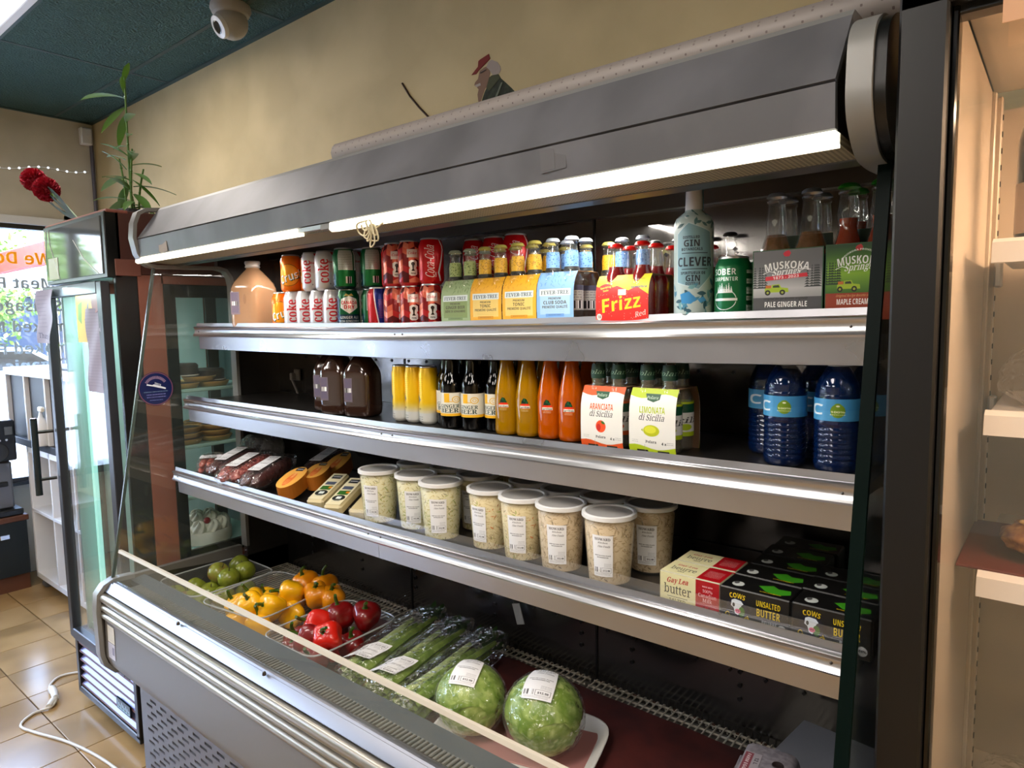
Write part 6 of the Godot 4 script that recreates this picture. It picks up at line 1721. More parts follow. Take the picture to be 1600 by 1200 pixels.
	cabbage(V(1.422, DECK + 0.095, 0.515), 0.083, "left cabbage wrapped in clear film, half behind the front one", 5, 0.35)
	cabbage(V(1.602, DECK + 0.1, 0.468), 0.089, "front right cabbage wrapped in clear film with a white price label", 9, 0.5)

func pile(list: Array, protos: Array, off: Vector3, low: String, group: String):
	var used := {}
	for s in list:
		var at := V(s[0], DECK + s[1], s[2]) + off * 0.0
		var o: Node3D
		if used.has(s[3]): o = dup(protos[s[3]], at)
		else:
			used[s[3]] = true
			o = protos[s[3]]
			o.position = at
		o.rotation = Vector3(s[4], rng.randf_range(-0.6, 0.9), s[5])
		if s[6] == "": tag(o, low, "", group)
		else:
			tag(o, s[6])
			if o.has_meta("group"): o.remove_meta("group")

func apple(m: Material) -> Node3D:
	var t := thing("green_apple", "", "apple")
	var g := G.new()
	g.ball(func(d: Vector3):
		var th := acos(clampf(d.y, -1, 1))
		var k := 1.0 - 0.28 * exp(-th * th * 9.0) - 0.18 * exp(-(PI - th) * (PI - th) * 8.0) + 0.02 * cos(5.0 * atan2(d.z, d.x)) * (0.5 - 0.5 * d.y)
		return d * 0.0375 * k * V(1.03, 0.95, 1.03), 28, 18)
	part(t, "fruit", g, m)
	g = G.new()
	g.tube([V(0, 0.024, 0), V(0.001, 0.034, 0.001), V(0.003, 0.042, 0.002)], 0.0013, 6)
	part(t, "stem", g, mat(Color(0.2, 0.13, 0.06), 0.7))
	return t

func pepper(word: String, m: Material, seed_: int) -> Node3D:
	var t := thing(word + "_pepper", "", "pepper")
	var n := FastNoiseLite.new()
	n.seed = seed_; n.frequency = 0.8
	var lobes := 4 if seed_ % 2 == 0 else 3
	var g := G.new()
	g.ball(func(d: Vector3):
		var a := atan2(d.z, d.x)
		var y: float = d.y
		var w := 1.0 + 0.13 * cos(lobes * a + seed_) * (1.0 - 0.3 * y)
		var r := pow(maxf(0.0, 1.0 - pow(absf(y), 2.6)), 0.5) * w * (1.0 + 0.08 * y) * (1.0 + 0.1 * n.get_noise_3d(d.x, d.y, d.z))
		var q := Vector2(d.x, d.z)
		if q.length() > 0.0001: q = q.normalized()
		var top := y
		if y > 0.0: top = y - 0.22 * exp(-r * r * 9.0) + 0.05 * cos(lobes * a + seed_) * (1.0 - r) * 0.6
		else: top = y + 0.2 * exp(-r * r * 8.0)
		return V(q.x * r * 0.041, top * 0.043, q.y * r * 0.041), 36, 22)
	part(t, "fruit", g, m)
	var gm := mat(Color(0.2, 0.33, 0.06), 0.4)
	g = G.new()
	g.lathe([Vector2(0.0, 0.0365), Vector2(0.006, 0.0365), Vector2(0.012, 0.034), Vector2(0.014, 0.0325), Vector2(0.012, 0.032)], 14)
	part(t, "calyx", g, gm)
	g = G.new()
	var c := 0.012 if seed_ % 2 == 0 else 0.006
	g.tube([V(0, 0.034, 0), V(0.001, 0.044, 0), V(c * 0.5, 0.054, 0.002), V(c * 1.4, 0.063, 0.004), V(c * 2.2, 0.068, 0.005)], 0.0056, 8, true, 0.0046)
	part(t, "stem", g, gm)
	return t

func label_patch(t: Node3D, f: Callable, called := "price_label"):     # a paper label laid on a curved surface: f(u, v) gives the point
	var rows := []
	for j in 9:
		var r := PackedVector3Array()
		for i in 7: r.append(f.call(i / 6.0, j / 8.0))
		rows.append(r)
	var g := G.new()
	g.surf(rows, false, true)
	var back := []
	for r in rows:
		var b := PackedVector3Array()
		for p in r: b.append(p * 0.998)
		back.append(b)
	part(t, called, g, M.deli_label)

func celery(at: Vector3, turn: float, label: String, seed_: int):
	var t := thing("celery_bunch", label, "celery", at, turn)
	t.rotation.x = 0.05
	var gm := tri_mat(noise(0.03, Color(0.36, 0.46, 0.15), Color(0.52, 0.61, 0.28), 128, seed_), 5.0, 0.4)
	var wm := tri_mat(noise(0.03, Color(0.6, 0.68, 0.4), Color(0.74, 0.79, 0.55), 128, seed_ + 4), 6.0, 0.4)
	var r := RandomNumberGenerator.new()
	r.seed = seed_
	for k in 9:
		var ox := ((k % 3) - 1) * 0.021
		var oy := 0.012 + (k / 3) * 0.019
		var rows := []
		for i in 9:
			var f := i / 8.0
			var row := PackedVector3Array()
			var w := lerpf(0.021, 0.009, f)
			var cx := ox * lerpf(1.0, 1.25, f) + 0.004 * sin(f * 5.0 + k)
			for q in 12:
				var a := TAU * q / 12
				var rib := 1.0 + 0.08 * cos(a * 6.0)
				row.append(V(cx + cos(a) * w * rib, oy * lerpf(1.0, 0.9, f) + sin(a) * w * 0.7 * rib - (0.006 * absf(cos(a)) if sin(a) > 0 else 0.0), lerpf(0.165, -0.18 + 0.02 * (k % 4), f)))
			rows.append(row)
		var g := G.new()
		g.surf(rows, true, true)
		part(t, "stalk", g, gm if k % 3 else wm)
	var g2 := G.new()
	for k in 26:
		var b := V(r.randf_range(-0.03, 0.03), r.randf_range(0.02, 0.06), r.randf_range(-0.21, -0.15))
		var d := V(r.randf_range(-0.6, 0.6), r.randf_range(0.0, 0.5), -1).normalized() * r.randf_range(0.02, 0.04)
		var s := V(d.z, 0, -d.x).normalized() * 0.009
		g2.quad(b - s * 0.2, b + d * 0.5 + s, b + d, b + d * 0.5 - s)
		g2.quad(b - s * 0.2, b + d * 0.5 - s, b + d, b + d * 0.5 + s)
	tag(part(t, "leaf", g2, mat(Color(0.16, 0.3, 0.06), 0.5)), "", "", "", "stuff")
	film_bag(t, V(0.058, 0.043, 0.225), V(0, 0.031, -0.015), seed_ + 20)
	if seed_ < 102: label_patch(t, func(u: float, v: float): return V((u - 0.5) * 0.085 * cos(0.5) + (v - 0.5) * 0.02, 0.079 - absf(u - 0.5) * 0.024 + 0.02 * maxf(0.0, v - 0.8), 0.14 - v * 0.075 - (u - 0.5) * 0.03))

func cabbage(at: Vector3, r: float, label: String, seed_: int, turn: float):
	var t := thing("cabbage", label, "cabbage", at, turn)
	var n := FastNoiseLite.new()
	n.seed = seed_; n.frequency = 1.1; n.fractal_octaves = 3
	var n2 := FastNoiseLite.new()
	n2.seed = seed_ + 1; n2.frequency = 2.2
	n2.noise_type = FastNoiseLite.TYPE_CELLULAR; n2.cellular_return_type = FastNoiseLite.RETURN_DISTANCE2_SUB
	var cm := mat(Color.WHITE, 0.35)
	cm.vertex_color_use_as_albedo = true
	var g := G.new()
	g.ball(func(d: Vector3): return d * r * V(1, 0.97, 1) * (0.965 + 0.05 * n.get_noise_3d(d.x, d.y, d.z) + 0.012 * minf(1.0, (n2.get_noise_3d(d.x, d.y, d.z) + 1.0) * 2.0)), 72, 44)
	for i in g.v.size():
		var d := g.v[i].normalized()
		var base := Color(0.33, 0.45, 0.13).lerp(Color(0.5, 0.56, 0.27), clampf(0.5 + n.get_noise_3d(d.x * 2, d.y * 2, d.z * 2), 0, 1))
		var vein := clampf(1.0 - (n2.get_noise_3d(d.x, d.y, d.z) + 1.0) * 5.0, 0, 1)
		base = base.lerp(Color(0.74, 0.77, 0.54), vein * 0.9)
		g.c[i] = base.lerp(Color(0.68, 0.62, 0.45), clampf((-d.y - 0.35) * 1.6, 0, 0.9))
	for i in g.c.size(): g.c[i] = g.c[i].srgb_to_linear() * 1.35
	part(t, "head", g, cm)
	for k in 5:      # outer leaves wrapped over the head, each with its own raised edge
		var rows := []
		var ax := Basis(Vector3.UP, TAU * k / 5 + 0.4) * Basis(Vector3.RIGHT, 0.5 + 0.25 * (k % 3))
		for j in 9:
			var row := PackedVector3Array()
			for i in 15:
				var u := (i / 14.0 - 0.5) * 1.9
				var v := (j / 8.0 - 0.5) * 1.5
				var d := (ax * V(sin(u) * cos(v), cos(u) * cos(v), sin(v))).normalized()
				var edge := maxf(absf(u) / 0.95, absf(v) / 0.75)
				row.append(d * r * V(1, 0.97, 1) * (1.002 + 0.02 * pow(edge, 8.0) + 0.008 * n.get_noise_3d(d.x * 4, d.y * 4, d.z * 4) + (-0.03 if edge > 0.99 else 0.0)))
			rows.append(row)
		var lf := G.new()
		lf.surf(rows, false, true)
		for i in lf.v.size():
			var d := lf.v[i].normalized()
			var f := clampf(1.0 - (n2.get_noise_3d(d.x * 1.4, d.y * 1.4, d.z * 1.4) + 1.0) * 4.5, 0, 1)
			lf.c[i] = Color(0.3, 0.43, 0.1).lerp(Color(0.44, 0.52, 0.2), 0.5 + 0.5 * n.get_noise_3d(d.x * 3, d.y * 3, d.z * 3)).lerp(Color(0.74, 0.77, 0.52), f * 0.85)
		for i in lf.c.size(): lf.c[i] = lf.c[i].srgb_to_linear() * 1.35
		part(t, "outer_leaf", lf, cm)
	var fg := G.new()
	fg.ball(func(d: Vector3): return d * r * V(1, 0.97, 1) * (1.05 + 0.02 * n.get_noise_3d(d.x * 3 + 4, d.y * 3, d.z * 3) + 0.012 * absf(n.get_noise_3d(d.x * 7, d.y * 7 + 3, d.z * 7)) + 0.004 * sin(18.0 * atan2(d.z, d.x) + 6.0 * d.y) * (1.0 - absf(d.y))), 64, 40)
	part(t, "plastic_wrap", fg, M.film)
	label_patch(t, func(u: float, v: float):
		var d := V((u - 0.5) * 0.8, 1.25 - v * 0.45, -0.35 + v * 1.05).normalized()
		d = Basis(Vector3.UP, 0.35 - turn) * d
		return d * r * V(1, 0.97, 1) * 1.075)

func egg_carton(at: Vector3, turn: float, label: String):
	var t := thing("egg_carton", label, "egg carton", at, turn)
	var pm := tri_mat(noise(0.06, Color(0.4, 0.38, 0.4), Color(0.5, 0.48, 0.5), 128, 77), 8.0, 0.9)
	var g := G.new()
	g.ext(smooth_outline([-0.052, 0.034, -0.044, 0.07, 0.044, 0.07, 0.052, 0.034], 0.016), -0.145, 0.145, 50.0)
	part(t, "lid", g, pm)
	g = G.new()
	g.ext(smooth_outline([-0.05, 0.034, -0.036, 0.0, 0.036, 0.0, 0.05, 0.034], 0.012), -0.14, 0.14, 50.0)
	part(t, "tray", g, pm)
	part(t, "hinge_lip", bx(V(0, 0.034, 0), V(0.3, 0.004, 0.118), 0.0015), pm)
	for k in 2:
		g = G.new()
		g.x = Transform3D(Basis(), V(-0.1 + 0.075 * k, 0.0695, -0.018))
		g.lathe([Vector2(0, 0.0012), Vector2(0.0085, 0.0012), Vector2(0.0095, 0.002), Vector2(0.0105, 0.0008)], 20)
		part(t, "lid_hole", g, mat(Color(0.1, 0.035, 0.03), 0.7))
	part(t, "lid_slot", bx(V(-0.06, 0.0703, -0.038), V(0.03, 0.0012, 0.006), 0.0004), M.black)
	var p := Pic.new(192, 64, Color(0.56, 0.53, 0.55))
	p.rect(4, 30, 110, 30, Color(0.45, 0.2, 0.24)); p.text("FARM EGGS", 58, 45, 13, Color(0.8, 0.75, 0.76), {"fit": 96}); p.small(120, 8, 66, 5, 10, Color(0.25, 0.22, 0.25), rng, 3); p.text("12 L", 40, 14, 14, Color(0.2, 0.18, 0.2))
	g = G.new()
	g.box(V(-0.06, 0.0703, 0.026), V(0.11, 0.0008, 0.03), 0.0, {"t": Rect2(0, 0, 1, 1), "*": Rect2(0, 0, 0.02, 0.02)})
	part(t, "printed_top", g, print_mat(p, 0.9))

func make_upright_cooler():
	var t := thing("upright_cooler", "brown upright glass door cooler with a cracked light box and pies inside", "cooler")
	var xl := -0.825
	var xr := -0.19
	var zf := 0.62
	var zb := -0.05
	var cx := (xl + xr) / 2
	part(t, "left_side", bx(V(xl + 0.02, 1.05, (zf + zb) / 2 - 0.04), V(0.04, 1.98, zf - zb - 0.08), 0.003), M.brown)
	part(t, "back_wall", bx(V(cx, 1.05, zb + 0.02), V(xr - xl - 0.004, 1.98, 0.04)), mat(Color(0.6, 0.66, 0.66), 0.5))
	part(t, "top", bx(V(cx, 1.935, (zf + zb) / 2 - 0.005), V(xr - xl, 0.23, zf - zb - 0.01), 0.004), M.brown_dark)
	part(t, "lamp_canopy_edge", bx(V(cx, 2.045, zf - 0.02), V(xr - xl + 0.005, 0.012, 0.075), 0.003), mat(Color(0.55, 0.33, 0.29), 0.4))
	# right side: panel with a rounded window in a black border
	var sd := G.new()
	for q in [[0.455, 0.545, 0.05, 1.82], [0.04, 0.14, 0.05, 1.82]]: sd.box(V(xr - 0.012, (q[2] + q[3]) / 2, (q[0] + q[1]) / 2), V(0.024, q[3] - q[2], q[1] - q[0]))
	sd.box(V(xr - 0.012, 1.805, 0.3), V(0.024, 0.03, 0.32)); sd.box(V(xr - 0.012, 0.37, 0.3), V(0.024, 0.66, 0.32))
	part(t, "side_panel", sd, mat(Color(0.56, 0.34, 0.27), 0.3, 0.1))
	var fr := G.new()
	for q in [[0.412, 0.457, 0.69, 1.79], [0.14, 0.165, 0.69, 1.79]]: fr.box(V(xr - 0.008, (q[2] + q[3]) / 2, (q[0] + q[1]) / 2), V(0.022, q[3] - q[2], q[1] - q[0]), 0.002)
	fr.box(V(xr - 0.008, 1.765, 0.298), V(0.022, 0.05, 0.27), 0.002); fr.box(V(xr - 0.008, 0.715, 0.298), V(0.022, 0.045, 0.27), 0.002)
	part(t, "window_border", fr, M.black_gloss)
	part(t, "side_pane", bx(V(xr - 0.008, 1.24, 0.29), V(0.006, 1.02, 0.27)), M.clear)
	part(t, "door_side", bx(V(xr - 0.01, 1.06, 0.583), V(0.02, 1.52, 0.074), 0.002), M.black)
	part(t, "corner_bracket", bx(V(xr - 0.006, 1.845, 0.575), V(0.02, 0.06, 0.088), 0.002), mat(Color(0.5, 0.32, 0.28), 0.4))
	part(t, "far_post", bx(V(xl + 0.06, 1.05, 0.53), V(0.05, 1.5, 0.03)), M.black)
	part(t, "rear_post", bx(V(-0.6, 1.15, 0.07), V(0.012, 1.3, 0.05)), M.black)
	# light box with a cracked clear face
	part(t, "light_box", bx(V(cx, 1.925, zf + 0.0), V(xr - xl, 0.235, 0.05), 0.003), M.black)
	var lf := mat(Color(0.36, 0.38, 0.385), 0.05, 0.12)
	var face := part(t, "light_box_face", bx(V(cx - 0.008, 1.925, zf + 0.026), V(xr - xl - 0.045, 0.205, 0.006), 0.001), lf, "shiny cracked grey face")
	var ck := G.new()
	for a in [[[-0.24, 0.1], [-0.235, 0.04], [-0.2, -0.02], [-0.15, -0.1]], [[-0.27, 0.1], [-0.285, 0.03], [-0.3, -0.02]], [[0.02, 0.04], [0.12, -0.04], [0.25, -0.1]]]:
		var ps := []
		for q in a: ps.append(V(cx + q[0], 1.925 + q[1], zf + 0.03))
		ck.tube(ps, 0.0012, 5)
	part(face, "crack", ck, mat(Color(0.85, 0.87, 0.86), 0.3))
	var yl := G.new()
	yl.box(V(xl + 0.105, 1.87, zf + 0.0298), V(0.11, 0.085, 0.001))
	part(face, "yellow_film", yl, mat(Color(0.5, 0.42, 0.16), 0.3))
	# door
	var al := mat(Color(0.2, 0.21, 0.24), 0.4, 0.3)
	var dr := Node3D.new(); dr.name = "door"; t.add_child(dr)
	var z := 0.655
	part(dr, "outer_frame", bx(V(xl + 0.014, 1.05, z - 0.01), V(0.028, 1.5, 0.04), 0.004), M.black)
	var of := G.new()
	of.box(V(xl + 0.042, 1.05, z), V(0.028, 1.49, 0.03), 0.003); of.box(V(xr - 0.025, 1.05, z), V(0.046, 1.49, 0.03), 0.003)
	of.box(V(cx, 1.775, z), V(xr - xl - 0.1, 0.045, 0.03), 0.003); of.box(V(cx, 0.325, z), V(xr - xl - 0.1, 0.045, 0.03), 0.003)
	part(dr, "inner_frame", of, al)
	part(dr, "glass_pane", bx(V(cx, 1.05, z - 0.004), V(xr - xl - 0.11, 1.42, 0.006)), M.clear)
	var h := G.new()
	h.tube([V(xl - 0.0, 0.935, 0.735), V(xl, 1.26, 0.735)], 0.013, 14)
	part(dr, "handle", h, mat(Color(0.2, 0.24, 0.26), 0.2, 0.6))
	for y in [1.0, 1.2]:
		h = G.new()
		h.tube([V(xl + 0.01, y, 0.67), V(xl, y, 0.735)], 0.007, 8)
		part(dr, "handle_post", h, M.black)
	# inside: liner, lamp, shelves
	var lin := mat(Color(0.74, 0.88, 0.87), 0.4)
	part(t, "liner", bx(V(xl + 0.05, 1.05, 0.315), V(0.015, 1.45, 0.59)), lin)
	part(t, "liner_back", bx(V(cx, 1.05, 0.0), V(xr - xl - 0.1, 1.45, 0.015)), mat(Color(0.22, 0.3, 0.3), 0.4))
	part(t, "inner_floor", bx(V(cx, 0.335, 0.3), V(xr - xl - 0.05, 0.03, 0.6)), lin)
	part(t, "inner_lamp", bx(V(xl + 0.085, 1.02, 0.55), V(0.02, 1.1, 0.02), 0.004), mat(Color(0.8, 1, 0.97), 0.4, 0.0, {"emission_enabled": true, "emission": Color(0.65, 1.0, 0.95), "emission_energy_multiplier": 0.7}), "lit vertical lamp")
	var gs := mat(Color(0.62, 0.78, 0.74), 0.25)
	for y in [1.375, 1.15, 0.945, 0.72]:
		part(t, "inner_shelf", bx(V(cx + 0.14, y, 0.26), V(0.34, 0.014, 0.4), 0.003), gs)
	# louvred base
	part(t, "base_frame", base_frame(xl, xr, zf), M.black)
	var lm := mat(Color(0.46, 0.45, 0.6), 0.35, 0.4)
	for k in 6:
		var g := G.new()
		g.x = Transform3D(Basis(Vector3.RIGHT, 0.75), V(cx, 0.095 + k * 0.038, zf + 0.006))
		g.box(Vector3.ZERO, V(xr - xl - 0.06, 0.003, 0.046))
		var sl := part(t, "louvre", g, lm)
		g = G.new()
		g.box(V(cx, 0.078 + k * 0.038, zf + 0.023), V(xr - xl - 0.06, 0.007, 0.006), 0.001)
		part(sl, "brown_edge", g, mat(Color(0.36, 0.17, 0.12), 0.5))
	part(t, "base_back", bx(V(cx, 0.19, zf - 0.06), V(xr - xl - 0.04, 0.24, 0.01)), mat(Color(0.3, 0.3, 0.36), 0.5))
	var p := Pic.new(128, 48, Color(0.02, 0.1, 0.12))
	for k in 9: p.line([Vector2(10 + k * 13, 12 + (k % 3) * 6), Vector2(16 + k * 13, 38 - (k % 2) * 8)], 4, Color(0.75, 0.9, 0.92))
	p.line([Vector2(8, 40), Vector2(118, 40)], 3, Color(0.5, 0.8, 0.85))
	var bg := G.new()
	bg.box(V(-0.325, 0.145, zf + 0.03), V(0.13, 0.045, 0.006), 0.0, {"f": Rect2(0, 0, 1, 1), "*": Rect2(0, 0, 0.02, 0.02)})
	part(t, "badge", bg, print_mat(p, 0.3))
	for x in [xl + 0.05, xr - 0.05]: part(t, "foot", bx(V(x, 0.02, 0.5), V(0.06, 0.05, 0.06), 0.01), M.black)
	# stickers and sheets on the door
	p = Pic.new(128, 96, Color(0.75, 0.6, 0.08))
	for k in 4: p.poly([Vector2(10 + k * 30, 20 + (k % 2) * 30), Vector2(30 + k * 30, 14), Vector2(22 + k * 30, 60), Vector2(6 + k * 30, 50)], [Color(0.35, 0.5, 0.15), Color(0.2, 0.4, 0.6), Color(0.85, 0.7, 0.3), Color(0.25, 0.5, 0.55)][k])
	solo("door_poster", bx(V(-0.335, 1.665, 0.6615), V(0.27, 0.18, 0.001)), print_mat(p, 0.4), "yellow printed poster stuck at the top of the cooler door glass", "poster")
	var dl := G.new()
	dl.x = Transform3D(Basis(Vector3.RIGHT, PI / 2), V(-0.27, 1.72, 0.663))
	dl.lathe([Vector2(0, 0.002), Vector2(0.036, 0.002), Vector2(0.036, 0.0)], 28)
	solo("oval_sticker", dl, mat(Color(0.5, 0.15, 0.08), 0.4), "small round red brown sticker at the top right of the cooler door", "sticker")
	var pr := []
	for q in [[[-0.36, 1.70], [-0.215, 1.695], 1.39, "long lilac grey sheet of paper hanging on the cooler door glass", 0.667], [[-0.84, 1.785], [-0.64, 1.78], 1.57, "lilac grey handwritten sheet taped over the top left corner of the cooler door", 0.685]]:
		var rows := []
		for j in 13:
			var row := PackedVector3Array()
			for i in 7:
				var f := j / 12.0
				row.append(V(lerpf(q[0][0], q[1][0], i / 6.0) - 0.02 * f, lerpf(q[0][1], q[2], f), q[4] + 0.004 * sin(f * 9.0 + i) + (0.015 * f * (i / 6.0) if q[2] > 1.5 else 0.0)))
			rows.append(row)
		var g := G.new()
		g.surf(rows, false, true)
		var rb := []
		for row in rows:
			var b := PackedVector3Array()
			for v in row: b.append(v - V(0, 0, 0.0008))
			rb.append(b)
		g.surf(rb, false, false)
		p = Pic.new(96, 192, Color(0.6, 0.57, 0.63))
		if q[2] > 1.5:
			p.small(8, 20, 60, 9, 14, Color(0.35, 0.33, 0.4), rng, 1.5); p.text("Thank", 52, 166, 18, Color(0.2, 0.2, 0.28), {"rot": 0.1, "font": "serif"})
		else:
			for k in 26: p.rect(0, k * 7 + 2, 96, 1, Color(0.55, 0.52, 0.58))
		solo("paper_sheet", g, print_mat(p, 0.8), q[3], "paper")
	# pies and cakes on the inner shelves
	var crust := mat(Color(0.72, 0.58, 0.32), 0.7)
	var fill := [mat(Color(0.2, 0.13, 0.07), 0.5), mat(Color(0.62, 0.55, 0.4), 0.5)]
	var pies := []
	for k in 2:
		var o := thing("pie", "", "pie")
		var g := G.new()
		var rows := []
		for q in [[0.9, 0.017], [1.0, 0.021], [1.03, 0.018], [0.86, 0.0], [0.0, 0.0]]:
			var r := PackedVector3Array()
			for i in 36: r.append(V(sin(TAU * i / 36) * 0.062 * q[0] * (1.0 + (0.02 if i % 2 == 0 and q[0] > 0.9 else 0.0)), q[1], cos(TAU * i / 36) * 0.062 * q[0] * (1.0 + (0.02 if i % 2 == 0 and q[0] > 0.9 else 0.0))))
			rows.append(r)
		g.surf(rows, true, true)
		part(o, "crust", g, crust)
		g = G.new()
		g.lathe([Vector2(0, 0.019), Vector2(0.05, 0.0185), Vector2(0.057, 0.016)], 28)
		part(o, "filling", g, fill[k])
		pies.append(o)
	var ps := []
	for y in [1.382]:
		for q in [[-0.27, 0.37], [-0.27, 0.245], [-0.4, 0.37], [-0.4, 0.245]]: ps.append([q[0], y, q[1], 0])
		ps.append([-0.27, y + 0.024, 0.30, 0])
	for l in 3:
		for q in [[-0.27, 0.37], [-0.27, 0.245], [-0.4, 0.37], [-0.4, 0.245]]: ps.append([q[0], 1.157 + l * 0.024, q[1], 0 if l == 2 else 1])
	var used := {}
	for s in ps:
		var lb := "small round pie with dark filling on the upper shelf of the upright cooler" if s[1] > 1.3 else "small round pale pie stacked on the second shelf of the upright cooler"
		var gp := "pies on the upper cooler shelf" if s[1] > 1.3 else "pies stacked on the second cooler shelf"
		if used.has(s[3]): dup(pies[s[3]], V(s[0], s[1], s[2]), rng.randf(), lb, gp)
		else:
			used[s[3]] = true
			pies[s[3]].position = V(s[0], s[1], s[2])
			tag(pies[s[3]], lb, "", gp)
	for q in [[-0.28, 0.36, 0.0], [-0.3, 0.24, 0.3]]:
		var o := thing("cake_box", ["dark chocolate cake in a tub above the upper pies, nearer the door", "dark chocolate cake in a tub above the upper pies, nearer the wall"][0 if q[2] == 0.0 else 1], "cake", V(q[0], 1.432 if q[2] == 0.0 else 1.405, q[1]), q[2])
		var g := G.new()
		g.lathe([Vector2(0, 0.05), Vector2(0.05, 0.048), Vector2(0.058, 0.04), Vector2(0.056, 0.0), Vector2(0, 0.0)], 24)
		part(o, "cake", g, mat(Color(0.16, 0.1, 0.07), 0.5))
		g = G.new()
		g.lathe([Vector2(0.061, 0.004), Vector2(0.061, 0.0), Vector2(0.0, 0.0)], 24)
		part(o, "board", g, M.cream)
	for q in [[V(-0.33, 0.729, 0.29), 0.11, "cream cake topped with whipped cream rosettes and a red berry, lowest cooler shelf"], [V(-0.33, 0.953, 0.28), 0.105, "flat pale iced cake on the third shelf of the upright cooler"]]:
		var o := thing("cream_cake", q[2], "cake", q[0])
		var g := G.new()
		var r: float = q[1]
		g.lathe([Vector2(0, 0.05), Vector2(r * 0.95, 0.05), Vector2(r, 0.043), Vector2(r, 0.0), Vector2(0, 0)], 36)
		var cr := mat(Color(0.84, 0.86, 0.78), 0.6)
		part(o, "cake_body", g, cr)
		if q[0].y < 0.9:
			for k in 13:
				var a := TAU * k / 9.0
				var c := V(cos(a) * 0.075, 0.06, sin(a) * 0.075) if k < 9 else V(cos(a * 2.2) * 0.035, 0.085, sin(a * 2.2) * 0.035)
				g = G.new()
				g.ball(func(d: Vector3): return c + d * V(0.03, 0.034, 0.03) * (1.0 + 0.16 * cos(6.0 * atan2(d.z, d.x) + 5.0 * d.y)), 30, 14)
				part(o, "cream_rosette", g, cr)
			g = G.new()
			g.ball(func(d: Vector3): return V(0.075, 0.095, 0.02) + d * 0.014, 14, 10)
			part(o, "berry", g, mat(Color(0.5, 0.03, 0.05), 0.2))

func base_frame(xl: float, xr: float, zf: float) -> G:
	var g := G.new()
	g.box(V((xl + xr) / 2, 0.31, zf + 0.0), V(xr - xl, 0.03, 0.06), 0.003)
	g.box(V((xl + xr) / 2, 0.055, zf + 0.0), V(xr - xl, 0.03, 0.06), 0.003)
	for x in [xl + 0.015, xr - 0.015]: g.box(V(x, 0.18, zf + 0.0), V(0.03, 0.25, 0.06), 0.003)
	g.box(V(xr - 0.012, 0.18, 0.3), V(0.02, 0.26, 0.6), 0.003)
	g.box(V(xl + 0.012, 0.18, 0.3), V(0.02, 0.26, 0.6), 0.003)
	return g

